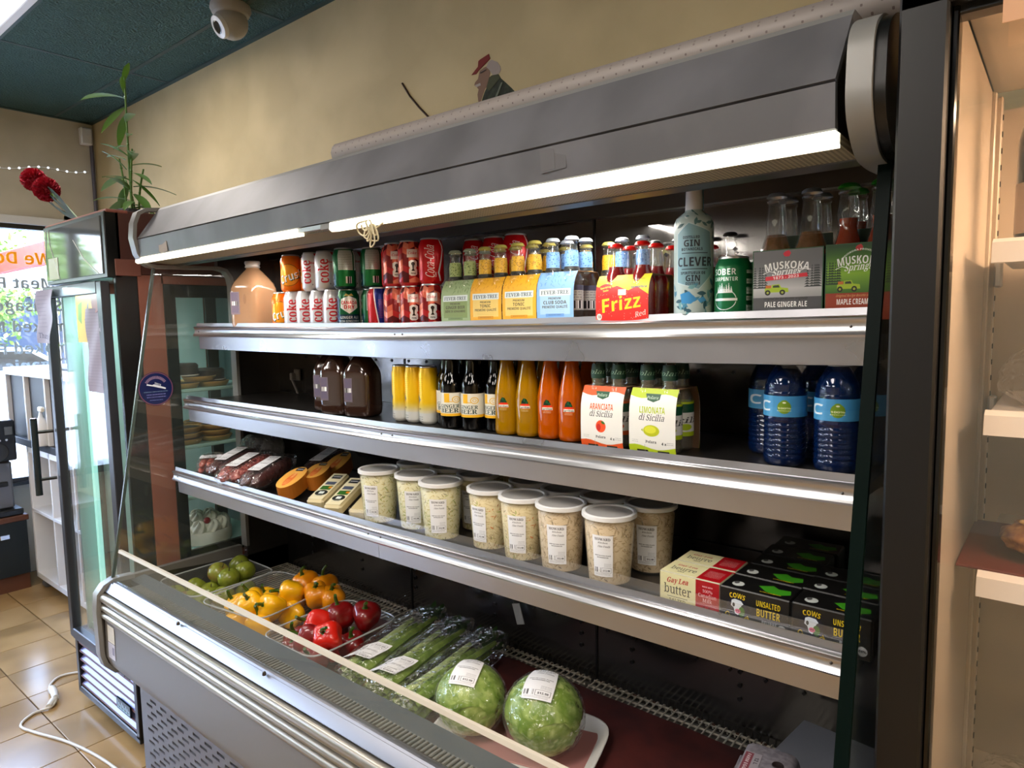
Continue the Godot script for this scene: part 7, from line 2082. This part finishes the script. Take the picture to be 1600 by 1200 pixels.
func make_left_side():
	# lucky bamboo in a pot on top of the cooler
	var gm := mat(Color(0.27, 0.42, 0.13), 0.45, 0.0, {"backlight_enabled": true, "backlight": Color(0.12, 0.2, 0.04)})
	var t := thing("potted_bamboo", "leafy green bamboo plant in a pot on top of the upright cooler", "plant", V(-0.655, 2.052, 0.36))
	var g := G.new()
	g.lathe([Vector2(0.05, 0.075), Vector2(0.062, 0.075), Vector2(0.063, 0.07), Vector2(0.048, 0.0), Vector2(0, 0.0)], 24)
	part(t, "pot", g, mat(Color(0.2, 0.2, 0.22), 0.4))
	g = G.new()
	g.lathe([Vector2(0, 0.062), Vector2(0.056, 0.062)], 18)
	part(t, "soil", g, mat(Color(0.12, 0.08, 0.05), 0.9))
	var stems := [[0.0, 0.0, 0.58, 0.05], [0.025, 0.01, 0.26, 0.12], [-0.025, 0.01, 0.24, -0.12], [0.01, -0.025, 0.18, 0.2], [-0.02, -0.02, 0.16, -0.22]]
	for s in stems:
		g = G.new()
		var pts := []
		for k in 7: pts.append(V(s[0] + s[3] * 0.35 * k / 6.0 * k / 6.0, 0.06 + s[2] * k / 6.0, s[1]))
		g.tube(pts, 0.005, 8, true, 0.0035)
		for k in range(1, 6):
			g.x = Transform3D(Basis(), pts[k])
			g.lathe([Vector2(0.0045, 0.003), Vector2(0.0062, 0.0), Vector2(0.0045, -0.003)], 8)
			g.x = Transform3D()
		part(t, "stem", g, gm)
	var lv := [[0, 0.60, 0.0, 0.95, 0.09], [0, 0.54, 2.7, 0.35, 0.17], [0, 0.5, 2.9, -0.2, 0.12], [0, 0.44, 0.2, 0.25, 0.13], [0, 0.47, 3.3, -0.35, 0.12], [0, 0.56, 0.5, 0.9, 0.07], [0.01, 0.27, 0.2, 0.35, 0.12], [0.01, 0.23, 0.0, -0.1, 0.14], [0.02, 0.2, -0.4, -0.5, 0.11], [-0.03, 0.22, 3.0, 0.1, 0.15], [-0.03, 0.25, 2.4, 0.9, 0.11], [-0.03, 0.18, 3.3, -0.2, 0.13], [0.0, 0.3, 1.6, 0.6, 0.09], [0.0, 0.26, -1.4, 0.4, 0.1], [-0.04, 0.13, 3.0, -0.15, 0.14], [0.03, 0.14, 0.1, -0.25, 0.15], [0.02, 0.11, 0.6, -0.1, 0.12], [-0.02, 0.12, 2.5, 0.3, 0.12], [0.0, 0.34, 2.9, 0.3, 0.07], [0.03, 0.17, -0.9, 0.1, 0.12], [0.03, 0.3, 0.4, 0.15, 0.11], [-0.03, 0.29, 2.9, 0.5, 0.1], [0.0, 0.16, 0.9, 0.4, 0.13], [-0.03, 0.09, 3.4, 0.05, 0.14], [0.02, 0.08, -0.3, 0.1, 0.14], [0.01, 0.38, 0.3, 0.1, 0.1], [-0.01, 0.1, -2.2, 0.2, 0.13], [0.0, 0.2, 1.2, 0.2, 0.1]]
	for q in lv:
		var d := V(cos(q[2]) * cos(q[3]), sin(q[3]), sin(q[2]) * cos(q[3]))
		var s := d.cross(Vector3.UP).normalized() if absf(d.y) < 0.9 else Vector3.RIGHT
		var up := s.cross(d).normalized()
		var rows := []
		for j in 8:
			var f := j / 7.0
			var w: float = 0.017 * pow(sin(PI * minf(0.999, f * 0.96 + 0.03)), 0.8) * q[4] / 0.12
			var c: Vector3 = V(q[0], q[1], 0) + d * q[4] * 1.4 * f - V(0, 0.06 * f * f * q[4] / 0.15, 0)
			rows.append(PackedVector3Array([c - s * w + up * 0.003, c, c + s * w + up * 0.003]))
		g = G.new()
		g.surf(rows, false, true)
		part(t, "leaf", g, gm)
	# two artificial carnations
	var red := mat(Color(0.62, 0.035, 0.16), 0.7)
	for q in [[V(-1.04, 2.276, 0.6), "upper red pompom artificial flower leaning out left of the cooler top"], [V(-0.86, 2.21, 0.61), "lower red pompom artificial flower resting nearer the cooler top"]]:
		t = thing("artificial_flower", q[1], "flower", q[0])
		g = G.new()
		for k in 420:
			var y := 1.0 - 2.0 * (k + 0.5) / 420.0
			var a := k * 2.39996
			var d := V(sqrt(1 - y * y) * cos(a), y, sqrt(1 - y * y) * sin(a))
			var s := d.cross(V(0.3, 1, 0.2)).normalized().rotated(d, rng.randf() * TAU)
			var u := d.cross(s)
			g.quad(d * 0.026 - s * 0.003, d * 0.026 + s * 0.003, d * rng.randf_range(0.046, 0.054) + s * 0.0055 + u * 0.002, d * rng.randf_range(0.047, 0.053) - s * 0.0055 + u * 0.002)
		g.ball(func(d: Vector3): return d * 0.034, 16, 10)
		part(t, "bloom", g, red)
		g = G.new()
		var base: Vector3 = V(-0.60, 2.066, 0.59) - q[0]
		g.tube([base.normalized() * 0.03, base * 0.6 + V(0, 0.01, 0), base], 0.004, 8)
		part(t, "stem", g, gm)
		for k in 3:
			var rows := []
			for j in 7:
				var f := j / 6.0
				var c := base * (1.0 - f * 0.8) + V(0.02 * k - 0.02, 0.03 * sin(f * 2.0) * (k - 1), 0.01 * k)
				rows.append(PackedVector3Array([c + V(0.006, 0.006, 0) * (1 - f * 0.8), c, c - V(0.006, 0.006, 0) * (1 - f * 0.8)]))
			g = G.new()
			g.surf(rows, false, true)
			part(t, "leaf", g, mat(Color(0.06, 0.13, 0.07), 0.5))
	# string lights, conduit and junction box on the window wall
	t = thing("string_lights", "string of small white bulbs along the wall above the window", "string lights")
	var pts := []
	for k in 18: pts.append(V(-2.885, 2.72 - 0.08 * (k / 17.0) - 0.012 * sin(k * 0.9), -0.27 + k * 0.055))
	g = G.new()
	g.tube(pts, 0.003, 5)
	part(t, "wire", g, M.white)
	var bulb := mat(Color(1, 1, 1), 0.3, 0.0, {"emission_enabled": true, "emission": Color(0.9, 0.95, 1.0), "emission_energy_multiplier": 1.2})
	for k in 17:
		g = G.new()
		var c: Vector3 = (pts[k] + pts[k + 1]) / 2 + V(0.008, 0, 0)
		g.ball(func(d: Vector3): return c + d * 0.0075, 10, 6)
		part(t, "bulb", g, bulb)
	g = G.new()
	g.tube([V(-2.875, 2.9, -0.295), V(-2.875, 2.5, -0.295), V(-2.875, 0.3, -0.295)], 0.012, 10)
	solo("wall_conduit", g, mat(Color(0.3, 0.29, 0.33), 0.5), "thin grey conduit running down the corner left of the bamboo", "conduit")
	t = thing("junction_box", "small white box mounted at the top of the corner by the ceiling", "junction box", V(-2.872, 2.955, -0.262))
	part(t, "box", bx(Vector3.ZERO, V(0.05, 0.115, 0.07), 0.006), M.white)
	part(t, "cover", bx(V(0.027, 0, 0), V(0.006, 0.1, 0.058), 0.002), mat(Color(0.75, 0.75, 0.74), 0.4))
	# dome security camera on the ceiling
	t = thing("security_camera", "white turret security camera hanging from the ceiling near the wall", "security camera", V(-0.5, 3.04, -0.055))
	g = G.new()
	g.lathe([Vector2(0, 0.02), Vector2(0.085, 0.02), Vector2(0.088, 0.0), Vector2(0.078, -0.022), Vector2(0.06, -0.03), Vector2(0, -0.03)], 36)
	var cw := mat(Color(0.62, 0.6, 0.57), 0.4)
	part(t, "mount", g, cw)
	g = G.new()
	g.ball(func(d: Vector3): return V(0, -0.055, 0) + d * 0.072, 32, 20)
	part(t, "ball", g, cw)
	var look := V(0.15, -0.5, 0.85).normalized()
	look = V(-0.1, -0.5, 0.86).normalized()
	var q2 := Quaternion(Vector3.UP, look)
	g = G.new()
	g.x = Transform3D(Basis(q2), V(0, -0.055, 0))
	g.lathe([Vector2(0.0, 0.066), Vector2(0.022, 0.068), Vector2(0.03, 0.074), Vector2(0.047, 0.07), Vector2(0.051, 0.062), Vector2(0.05, 0.045)], 32)
	part(t, "lens_ring", g, mat(Color(0.82, 0.82, 0.82), 0.3))
	g = G.new()
	g.x = Transform3D(Basis(q2), V(0, -0.055, 0))
	g.lathe([Vector2(0.0, 0.072), Vector2(0.016, 0.073), Vector2(0.028, 0.0735), Vector2(0.032, 0.071)], 24)
	part(t, "lens", g, M.black_gloss)
	# painted fisherman on the wall above the case: flat paint, no depth of its own beyond a film
	var mu := thing("wall_painting", "old man in a red cap and green jacket painted on the wall above the canopy", "mural")
	var pm := {"jacket": Color(0.14, 0.17, 0.11), "collar": Color(0.24, 0.25, 0.15), "face": Color(0.47, 0.36, 0.29), "hair": Color(0.58, 0.53, 0.5), "moustache": Color(0.62, 0.58, 0.55), "cap": Color(0.42, 0.08, 0.035), "strap": Color(0.4, 0.42, 0.36), "spectacles": Color(0.2, 0.17, 0.16)}
	var ol := {"jacket": [0.798, 2.513, 0.81, 2.518, 0.843, 2.515, 0.854, 2.498, 0.875, 2.479, 0.902, 2.454, 0.918, 2.437, 0.932, 2.416, 0.937, 2.352, 0.734, 2.393, 0.774, 2.468, 0.783, 2.479],
		"face": [0.753, 2.548, 0.776, 2.555, 0.796, 2.556, 0.804, 2.528, 0.798, 2.513, 0.786, 2.487, 0.774, 2.475, 0.752, 2.435, 0.744, 2.429, 0.739, 2.466, 0.745, 2.483, 0.737, 2.493, 0.724, 2.503, 0.728, 2.512, 0.743, 2.521, 0.75, 2.541],
		"hair": [0.785, 2.553, 0.797, 2.569, 0.811, 2.573, 0.839, 2.558, 0.852, 2.541, 0.855, 2.528, 0.846, 2.516, 0.815, 2.517, 0.799, 2.541], "moustache": [0.728, 2.502, 0.755, 2.504, 0.757, 2.495, 0.737, 2.493],
		"cap": [0.712, 2.542, 0.745, 2.564, 0.748, 2.583, 0.757, 2.587, 0.8, 2.596, 0.806, 2.578, 0.777, 2.563, 0.747, 2.548, 0.737, 2.54], "collar": [0.798, 2.513, 0.81, 2.518, 0.843, 2.515, 0.851, 2.5, 0.8, 2.467, 0.783, 2.479],
		"strap": [0.856, 2.483, 0.863, 2.481, 0.818, 2.407, 0.807, 2.409], "spectacles": [0.756, 2.541, 0.785, 2.545, 0.785, 2.542, 0.757, 2.537]}
	var k2 := 0
	for name_ in ["jacket", "face", "hair", "collar", "moustache", "cap", "strap", "spectacles"]:
		g = G.new()
		g.x = Transform3D(Basis(), V(0, 0, -0.3205 + k2 * 0.0004))
		g.flat(P(ol[name_]), 0.0009)
		part(mu, "painted_" + name_, g, tri_mat(noise(0.05, pm[name_].darkened(0.15), pm[name_].lightened(0.06), 64, 200 + k2), 9.0, 0.8) if name_ == "jacket" else mat(pm[name_], 0.8))
		k2 += 1
	g = G.new()
	g.tube([V(0.331, 2.599, -0.317), V(0.374, 2.539, -0.317), V(0.428, 2.483, -0.317), V(0.509, 2.408, -0.317), V(0.55, 2.369, -0.317)], 0.004, 6)
	solo("fishing_rod", g, mat(Color(0.2, 0.12, 0.06), 0.8), "thin brown fishing rod painted on the wall left of the old man", "mural")
	# white cube shelf units
	t = thing("shelf_unit", "low white open cube shelf unit on casters behind the upright cooler", "shelf unit")
	var x0 := -2.5
	for i in 5: part(t, "upright", bx(V(x0 + i * 0.39, 0.485, 0.14), V(0.03 if i in [0, 4] else 0.018, 0.83, 0.38), 0.002), M.white)
	for y in [0.085, 0.505, 0.885]: part(t, "board", bx(V(x0 + 0.78, y, 0.14), V(1.59, 0.036 if y != 0.505 else 0.02, 0.38), 0.002), M.white)
	part(t, "back_board", bx(V(x0 + 0.78, 0.485, -0.045), V(1.56, 0.8, 0.008)), mat(Color(0.72, 0.73, 0.75), 0.6))
	caster(t, V(-2.45, 0.0, 0.29)); caster(t, V(-1.0, 0.0, 0.29))
	t = thing("shelf_unit", "upper white shelf unit with dark blue backed compartments stacked on the lower one", "shelf unit")
	x0 = -2.83
	for i in 6: part(t, "upright", bx(V(x0 + i * 0.37, 1.145, 0.14), V(0.02, 0.4, 0.38), 0.002), M.white)
	for y in [0.925, 1.365]: part(t, "board", bx(V(x0 + 0.93, y, 0.14), V(1.9, 0.045, 0.385), 0.002), M.white if y > 1 else mat(Color(0.04, 0.05, 0.08), 0.5))
	part(t, "dark_back", bx(V(x0 + 0.93, 1.145, 0.3), V(1.85, 0.4, 0.01)), mat(Color(0.02, 0.025, 0.045), 0.5))
	t = thing("cleaner_bottle", "white spray bottle standing in the dark compartment of the upper shelf unit", "bottle", V(-2.13, 0.949, 0.345))
	g = G.new()
	g.lathe([Vector2(0.008, 0.2), Vector2(0.014, 0.17), Vector2(0.035, 0.13), Vector2(0.036, 0.01), Vector2(0.03, 0.0), Vector2(0, 0)], 20)
	part(t, "body", g, M.white)
	part(t, "trigger_head", bx(V(0.01, 0.215, 0), V(0.06, 0.03, 0.022), 0.006), M.cream)
	t = thing("bracelet_stand", "black sculptural stand with silver pieces on top of the upper shelf unit", "stand", V(-1.99, 1.388, 0.2))
	part(t, "plate", bx(V(-0.06, 0.008, 0), V(0.3, 0.014, 0.12), 0.004), M.black)
	for k in 4:
		g = G.new()
		g.tube([V(0.02 + k * 0.02, 0.012, 0), V(0.05 + k * 0.012, 0.07, 0.02 * (k % 2)), V(0.03 + k * 0.03, 0.13 + 0.02 * k, 0), V(0.07, 0.17, 0.01 * k)], 0.014, 8, true, 0.006)
		part(t, "arm", g, mat(Color(0.1, 0.1, 0.11), 0.3, 0.5))
	# teal counter with a coffee machine and a radio
	t = thing("teal_cabinet", "dark teal counter cabinet under the coffee machine at the left edge", "cabinet")
	part(t, "body", bx(V(-2.69, 0.275, 0.86), V(0.36, 0.34, 1.0), 0.004), mat(Color(0.03, 0.09, 0.11), 0.45))
	part(t, "wood_top", bx(V(-2.69, 0.462, 0.86), V(0.38, 0.035, 1.02), 0.004), mat(Color(0.34, 0.2, 0.13), 0.5))
	part(t, "wood_plinth", bx(V(-2.7, 0.052, 0.86), V(0.33, 0.105, 1.0), 0.002), mat(Color(0.36, 0.21, 0.13), 0.55))
	part(t, "handle", bx(V(-2.505, 0.36, 0.48), V(0.012, 0.03, 0.05), 0.003), M.chrome)
	t = thing("coffee_machine", "grey and dark coffee machine on the teal counter, left edge", "coffee machine", V(-2.68, 0.48, 0.6))
	part(t, "base", bx(V(0, 0.022, 0), V(0.34, 0.04, 0.46), 0.006), mat(Color(0.06, 0.08, 0.1), 0.3))
	part(t, "housing", bx(V(-0.02, 0.19, 0), V(0.28, 0.3, 0.4), 0.012), mat(Color(0.4, 0.4, 0.41), 0.3, 0.4))
	part(t, "nozzle_bar", bx(V(0.125, 0.2, -0.1), V(0.03, 0.03, 0.14), 0.004), M.black)
	g = G.new()
	g.tube([V(0.06, 0.2, -0.2), V(0.06, 0.2, -0.26), V(0.06, 0.203, -0.31)], 0.018, 10, true, 0.012)
	part(t, "filter_handle", g, M.black)
	t = thing("stereo", "black stereo with a round speaker on top of the coffee machine", "radio", V(-2.67, 0.822, 0.6))
	part(t, "case", bx(V(0, 0.13, 0), V(0.32, 0.25, 0.44), 0.008), mat(Color(0.035, 0.045, 0.06), 0.35))
	g = G.new()
	g.x = Transform3D(Basis(Vector3.BACK, -PI / 2), V(0.161, 0.065, -0.12))
	g.lathe([Vector2(0, 0.002), Vector2(0.035, 0.001), Vector2(0.055, 0.006), Vector2(0.06, 0.002), Vector2(0.06, -0.003)], 28)
	part(t, "speaker", g, mat(Color(0.1, 0.11, 0.12), 0.35))
	part(t, "display", bx(V(0.162, 0.19, -0.185), V(0.006, 0.05, 0.04), 0.002), mat(Color(0.35, 0.37, 0.38), 0.4))
	for k in 3: part(t, "slot", bx(V(0.161, 0.16 + k * 0.03, -0.06), V(0.004, 0.006, 0.14)), mat(Color(0.2, 0.21, 0.22), 0.4))
	for k in 3:
		g = G.new()
		g.x = Transform3D(Basis(Vector3.BACK, -PI / 2), V(0.162, 0.137, -0.1 - k * 0.035))
		g.lathe([Vector2(0, 0.008), Vector2(0.007, 0.008), Vector2(0.008, 0.0)], 12)
		part(t, "knob", g, M.chrome)
	# white extension cord and plug on the floor
	var c := [V(-0.875, 0.05, 0.5), V(-0.95, 0.02, 0.52), V(-1.06, 0.008, 0.56), V(-1.1, 0.008, 0.64), V(-1.04, 0.008, 0.7), V(-0.95, 0.012, 0.71), V(-0.86, 0.02, 0.73), V(-0.83, 0.012, 0.76), V(-0.84, 0.008, 0.82), V(-0.78, 0.008, 0.88), V(-0.68, 0.008, 0.86), V(-0.5, 0.008, 0.8), V(-0.3, 0.008, 0.76), V(-0.1, 0.008, 0.74), V(0.06, 0.008, 0.72)]
	c = spline(c, 6)
	t = thing("extension_cord", "white extension cord looping on the tiles beside the upright cooler", "cord")
	g = G.new()
	g.tube(c, 0.0055, 8)
	part(t, "cable", g, M.cord)
	g = G.new()
	g.tube([V(-0.985, 0.018, 0.708), V(-0.94, 0.018, 0.712), V(-0.88, 0.02, 0.725)], 0.017, 10, true, 0.013)
	part(t, "plug", g, M.cord)
	g = G.new()
	g.tube([V(-0.868, 0.018, 0.735), V(-0.83, 0.018, 0.765)], 0.016, 10, true, 0.011)
	part(t, "socket", g, M.cord)

func spline(p: Array, n: int) -> Array:
	var o := []
	for i in p.size() - 1:
		for k in n: o.append((p[i] as Vector3).cubic_interpolate(p[i + 1], p[maxi(i - 1, 0)], p[mini(i + 2, p.size() - 1)], float(k) / n))
	o.append(p[-1])
	return o
func caster(t: Node3D, at: Vector3):
	var g := G.new()
	g.x = Transform3D(Basis(Vector3.BACK, PI / 2), at + V(0, 0.032, 0))
	g.lathe([Vector2(0.008, 0.013), Vector2(0.026, 0.013), Vector2(0.031, 0.009), Vector2(0.031, -0.009), Vector2(0.026, -0.013), Vector2(0.008, -0.013)], 20)
	part(t, "wheel", g, mat(Color(0.35, 0.35, 0.36), 0.5))
	part(t, "fork", bx(at + V(0, 0.05, 0), V(0.04, 0.035, 0.03), 0.004), M.grey_trim)

func make_case_fittings():
	# things stuck on or hung from the display case
	var p := Pic.new(192, 192, Color(0.05, 0.09, 0.27))
	p.ell(96, 96, 93, 93, Color(0.5, 0.3, 0.33)); p.ell(96, 96, 89, 89, Color(0.05, 0.1, 0.3))
	for k in 16:
		var a := -2.6 + k * 0.13
		p.poly([Vector2(96 + cos(a) * 52, 92 + sin(a) * 52), Vector2(96 + cos(a + 0.1) * 52, 92 + sin(a + 0.1) * 52), Vector2(96 + cos(a + 0.08) * 68, 92 + sin(a + 0.08) * 68), Vector2(96 + cos(a) * 68, 92 + sin(a) * 68)], Color(0.55, 0.45, 0.55))
	p.poly([Vector2(48, 66), Vector2(78, 74), Vector2(84, 70), Vector2(118, 82), Vector2(150, 94), Vector2(148, 102), Vector2(112, 92), Vector2(80, 82), Vector2(46, 74)], Color(0.85, 0.87, 0.9))
	for k in 5: p.line([Vector2(92 + k * 7, 76 + k * 2), Vector2(94 + k * 7, 60 + k * 3)], 3, Color(0.85, 0.87, 0.9))
	p.small(30, 110, 130, 1, 12, Color(0.4, 0.48, 0.6), rng, 5); p.small(44, 126, 104, 2, 14, Color(0.45, 0.45, 0.68), rng, 5); p.small(60, 158, 72, 1, 10, Color(0.4, 0.45, 0.7), rng, 4)
	var g := G.new()
	var o := PackedVector2Array()
	for k in 40: o.append(Vector2(cos(TAU * k / 40), sin(TAU * k / 40)) * 0.06)
	g.x = Transform3D(Basis(Vector3.UP, PI / 2), V(-0.006, 1.411, 0.583))
	g.flat(o, 0.001)
	solo("round_sticker", g, print_mat(p, 0.35), "round dark blue sticker with a pale rim on the left glass end of the case", "sticker")
	# tangle of cream string under the lamp gap
	g = G.new()
	for k in 7:
		var a := k * 0.9
		var pts := [V(1.255, 1.856, 0.634)]
		var w := 0.018 + 0.012 * ((k * 5) % 3)
		pts += [V(1.255 - w * cos(a), 1.85, 0.634 + 0.012 * sin(a)), V(1.255 - w * 1.3 * cos(a), 1.845 - 0.012 * (k % 4), 0.634), V(1.25 + 0.006 * k - 0.01, 1.835 - 0.012 * (k % 4), 0.63 + 0.006 * sin(a)), V(1.258 + 0.003 * k, 1.842, 0.632), V(1.256, 1.853, 0.634)]
		g.tube(spline(pts, 5), 0.0019, 6)
	solo("string_tangle", g, mat(Color(0.8, 0.76, 0.64), 0.8), "knotted tangle of cream string hanging below the gap in the case lamps", "string")
	g = G.new()
	g.x = Transform3D(Basis(Vector3.BACK, 0.05), V(1.778, 1.9, 0.6515))
	g.box(Vector3.ZERO, V(0.052, 0.034, 0.0008)); g.box(V(-0.012, 0.004, 0.0006), V(0.03, 0.036, 0.0006))
	solo("tape_patch", g, mat(Color(0.4, 0.4, 0.41), 0.15), "patch of shiny clear tape on the lower canopy panel", "tape")
	g = G.new()
	g.x = Transform3D(Basis(), V(0.215, 1.884, 0.6206))
	g.flat(P([-0.036, -0.012, -0.038, 0.008, -0.012, 0.009, 0.018, 0.018, 0.022, -0.014, -0.022, -0.017]), 0.0008)
	solo("torn_label", g, mat(Color(0.62, 0.58, 0.54), 0.8), "torn remnant of a paper label at the left end of the lower canopy panel", "label")
	# sockets with cords on the back panel
	var t := thing("wall_plug", "grey plug with a cord on the back panel left of the chocolate milk", "plug", V(0.14, 1.432, ZB + 0.002))
	part(t, "socket", bx(V(0, 0, 0.006), V(0.035, 0.045, 0.012), 0.003), mat(Color(0.4, 0.38, 0.36), 0.5))
	part(t, "plug", bx(V(-0.012, -0.006, 0.02), V(0.016, 0.028, 0.02), 0.003), mat(Color(0.55, 0.52, 0.49), 0.5))
	g = G.new()
	g.tube(spline([V(-0.012, -0.02, 0.022), V(-0.002, -0.045, 0.018), V(0.012, -0.08, 0.012)], 5), 0.005, 8)
	part(t, "cord", g, mat(Color(0.45, 0.42, 0.4), 0.5))
	t = thing("hanging_connector", "black cord end with a white tag hanging under the lower shelf", "cord end", V(1.245, 0.80, ZB + 0.03))
	g = G.new()
	g.tube([V(-0.004, 0.16, -0.01), V(-0.004, 0.06, 0.0), V(0, 0.03, 0)], 0.006, 8)
	part(t, "cord", g, M.black)
	g = G.new()
	g.tube([V(0, 0.035, 0), V(0.004, 0.012, 0), V(0.007, 0.0, 0)], 0.014, 10, true, 0.011)
	part(t, "connector", g, M.black)
	g = G.new()
	g.x = Transform3D(Basis(Vector3.BACK, 0.3), V(0.014, -0.034, 0.002))
	g.box(Vector3.ZERO, V(0.03, 0.062, 0.003), 0.001)
	part(t, "tag", g, mat(Color(0.6, 0.58, 0.56), 0.6))

func make_bakery_case():
	var t := thing("bakery_case", "tall black framed glass bakery case with white shelves at the right edge", "bakery case")
	var wh := mat(Color(0.68, 0.63, 0.57), 0.25)
	part(t, "front_stile", bx(V(2.326, 1.02, 0.635), V(0.052, 2.04, 0.05), 0.003), mat(Color(0.018, 0.02, 0.026), 0.4))
	part(t, "stile_inner_edge", bx(V(2.356, 1.0, 0.625), V(0.008, 2.0, 0.03), 0.002), M.black_gloss)
	part(t, "header", bx(V(2.95, 2.013, 0.635), V(1.3, 0.05, 0.05), 0.003), mat(Color(0.018, 0.02, 0.026), 0.4))
	part(t, "inner_header", bx(V(2.95, 1.984, 0.622), V(1.19, 0.012, 0.03), 0.002), M.black)
	part(t, "top_box", bx(V(2.95, 2.14, 0.33), V(1.3, 0.2, 0.62), 0.004), M.black)
	part(t, "grille_strip", bx(V(2.99, 2.062, 0.642), V(1.2, 0.03, 0.02), 0.003), mat(Color(0.6, 0.6, 0.62), 0.4))
	part(t, "left_wall", bx(V(2.352, 1.02, 0.31), V(0.012, 1.96, 0.6)), wh, "white inner wall")
	part(t, "outer_side", bx(V(2.34, 1.02, 0.31), V(0.01, 1.96, 0.6)), M.black)
	part(t, "right_wall", bx(V(3.55, 1.02, 0.31), V(0.03, 1.96, 0.6)), wh)
	part(t, "back_wall", bx(V(2.95, 1.02, 0.02), V(1.2, 1.96, 0.03)), wh)
	part(t, "ceiling_panel", bx(V(2.95, 2.04, 0.32), V(1.2, 0.012, 0.58)), wh)
	part(t, "floor_panel", bx(V(2.95, 0.7, 0.32), V(1.2, 0.1, 0.56)), wh)
	part(t, "inner_lamp", bx(V(3.0, 2.028, 0.42), V(1.0, 0.012, 0.05), 0.003), mat(Color(1, 0.9, 0.75), 0.4, 0.0, {"emission_enabled": true, "emission": Color(1, 0.8, 0.55), "emission_energy_multiplier": 2.0}), "lamp")
	part(t, "glass_pane", bx(V(2.95, 1.0, 0.618), V(1.18, 1.96, 0.006)), M.clear)
	var st := part(t, "slotted_upright", bx(V(2.3645, 1.35, 0.13), V(0.012, 1.3, 0.024), 0.002), mat(Color(0.66, 0.6, 0.53), 0.35))
	var sl := bx(V(2.3712, 0, 0.13), V(0.002, 0.009, 0.006)).mesh()
	for k in 44: part(st, "slot", sl, M.black, "", V(0, 0.74 + k * 0.0285, 0))
	part(t, "wall_seam", bx(V(2.3605, 1.05, 0.17), V(0.008, 1.9, 0.014), 0.002), wh)
	var lip := mat(Color(0.84, 0.82, 0.8), 0.3)
	for y in [1.725, 1.485, 1.25]:
		var s := part(t, "shelf", bx(V(2.96, y - 0.012, 0.26), V(1.14, 0.016, 0.4), 0.002), lip)
		part(s, "front_lip", ext1([0.455, y + 0.004, 0.47, y - 0.002, 0.474, y - 0.03, 0.468, y - 0.031, 0.463, y - 0.004, 0.452, y], 2.389, 3.53), lip)
		part(s, "bracket", bx(V(2.377, y - 0.03, 0.16), V(0.012, 0.05, 0.03), 0.003), M.brushed)
	# what stands in it
	var b := thing("wine_bottle", "dark purple bottle with a pale label on the top bakery shelf, right edge", "bottle", V(2.447, 1.722, 0.36))
	var g := G.new()
	g.lathe([Vector2(0, 0.3), Vector2(0.014, 0.3), Vector2(0.0145, 0.22), Vector2(0.02, 0.2), Vector2(0.036, 0.17), Vector2(0.0405, 0.15), Vector2(0.0405, 0.004), Vector2(0, 0)], 28)
	part(b, "body", g, mat(Color(0.03, 0.012, 0.035), 0.12))
	g = G.new()
	g.lathe([Vector2(0.041, 0.09), Vector2(0.041, 0.018)], 28)
	part(b, "label", g, mat(Color(0.66, 0.58, 0.52), 0.5))
	bread(V(2.475, 1.2545, 0.345), "round golden loaf on the red brown mat of the third bakery shelf", 3, 1.0)
	b = thing("bread_bag", "clear plastic bag of bread standing on the second bakery shelf, right edge", "bag", V(2.475, 1.482, 0.33))
	var n := FastNoiseLite.new()
	n.seed = 33; n.frequency = 7.0
	g = G.new()
	g.ball(func(d: Vector3): return V(0, 0.062, 0) + V(d.x * 0.075 * (1.0 - 0.45 * d.y), d.y * 0.062, d.z * 0.07 * (1.0 - 0.4 * d.y)) * (1.0 + 0.12 * n.get_noise_3dv(d)), 30, 20)
	part(b, "film", g, M.film)
	g = G.new()
	g.ball(func(d: Vector3): return V(0.01, 0.042, 0) + d * V(0.05, 0.036, 0.05), 22, 14)
	part(b, "bread", g, mat(Color(0.5, 0.32, 0.18), 0.7))
	solo("red_mat", bx(V(2.52, 1.2505, 0.30), V(0.32, 0.004, 0.28), 0.001), mat(Color(0.36, 0.09, 0.06), 0.6), "thin red brown mat under the loaf on the third bakery shelf", "mat")
	b = thing("plastic_bag", "crumpled clear plastic bags in the bottom of the bakery case", "bag", V(2.47, 0.752, 0.33))
	film_bag(b, V(0.085, 0.055, 0.14), V(0, 0.06, 0), 85, "bag_film")
	film_bag(b, V(0.07, 0.04, 0.1), V(0.05, 0.045, 0.1), 86, "bag_film")
	var p := Pic.new(96, 128, Color(0.82, 0.64, 0.5))
	p.line([Vector2(20, 76), Vector2(60, 68), Vector2(90, 72)], 5, Color(0.08, 0.08, 0.08))
	g = G.new()
	g.box(V(2.448, 1.985, 0.664), V(0.09, 0.075, 0.001), 0.0, {"f": Rect2(0, 0, 1, 1), "*": Rect2(0.5, 0.1, 0.05, 0.05)})
	solo("paper_note", g, print_mat(p, 0.8), "peach coloured paper note taped to the top of the bakery case door", "paper")

func bread(at: Vector3, label: String, seed_: int, k: float):
	var t := thing("bread_loaf", label, "bread", at)
	var n := FastNoiseLite.new()
	n.seed = seed_; n.frequency = 2.2
	var cm := tri_mat(noise(0.03, Color(0.42, 0.22, 0.08), Color(0.74, 0.52, 0.26), 128, 150 + seed_), 9.0, 0.6)
	var g := G.new()
	g.ball(func(d: Vector3): return V(0, 0.027, 0) + d * V(0.068, 0.031 if d.y > 0 else 0.025, 0.062) * k * (1.0 + 0.14 * n.get_noise_3dv(d)), 40, 26)
	part(t, "crust", g, cm)
	g = G.new()
	g.x = Transform3D(Basis(Vector3.UP, 0.5), V(-0.005, 0.056, 0.0))
	g.ball(func(d: Vector3): return d * V(0.045, 0.008, 0.009), 18, 10)
	part(t, "scored_seam", g, mat(Color(0.8, 0.64, 0.4), 0.7))
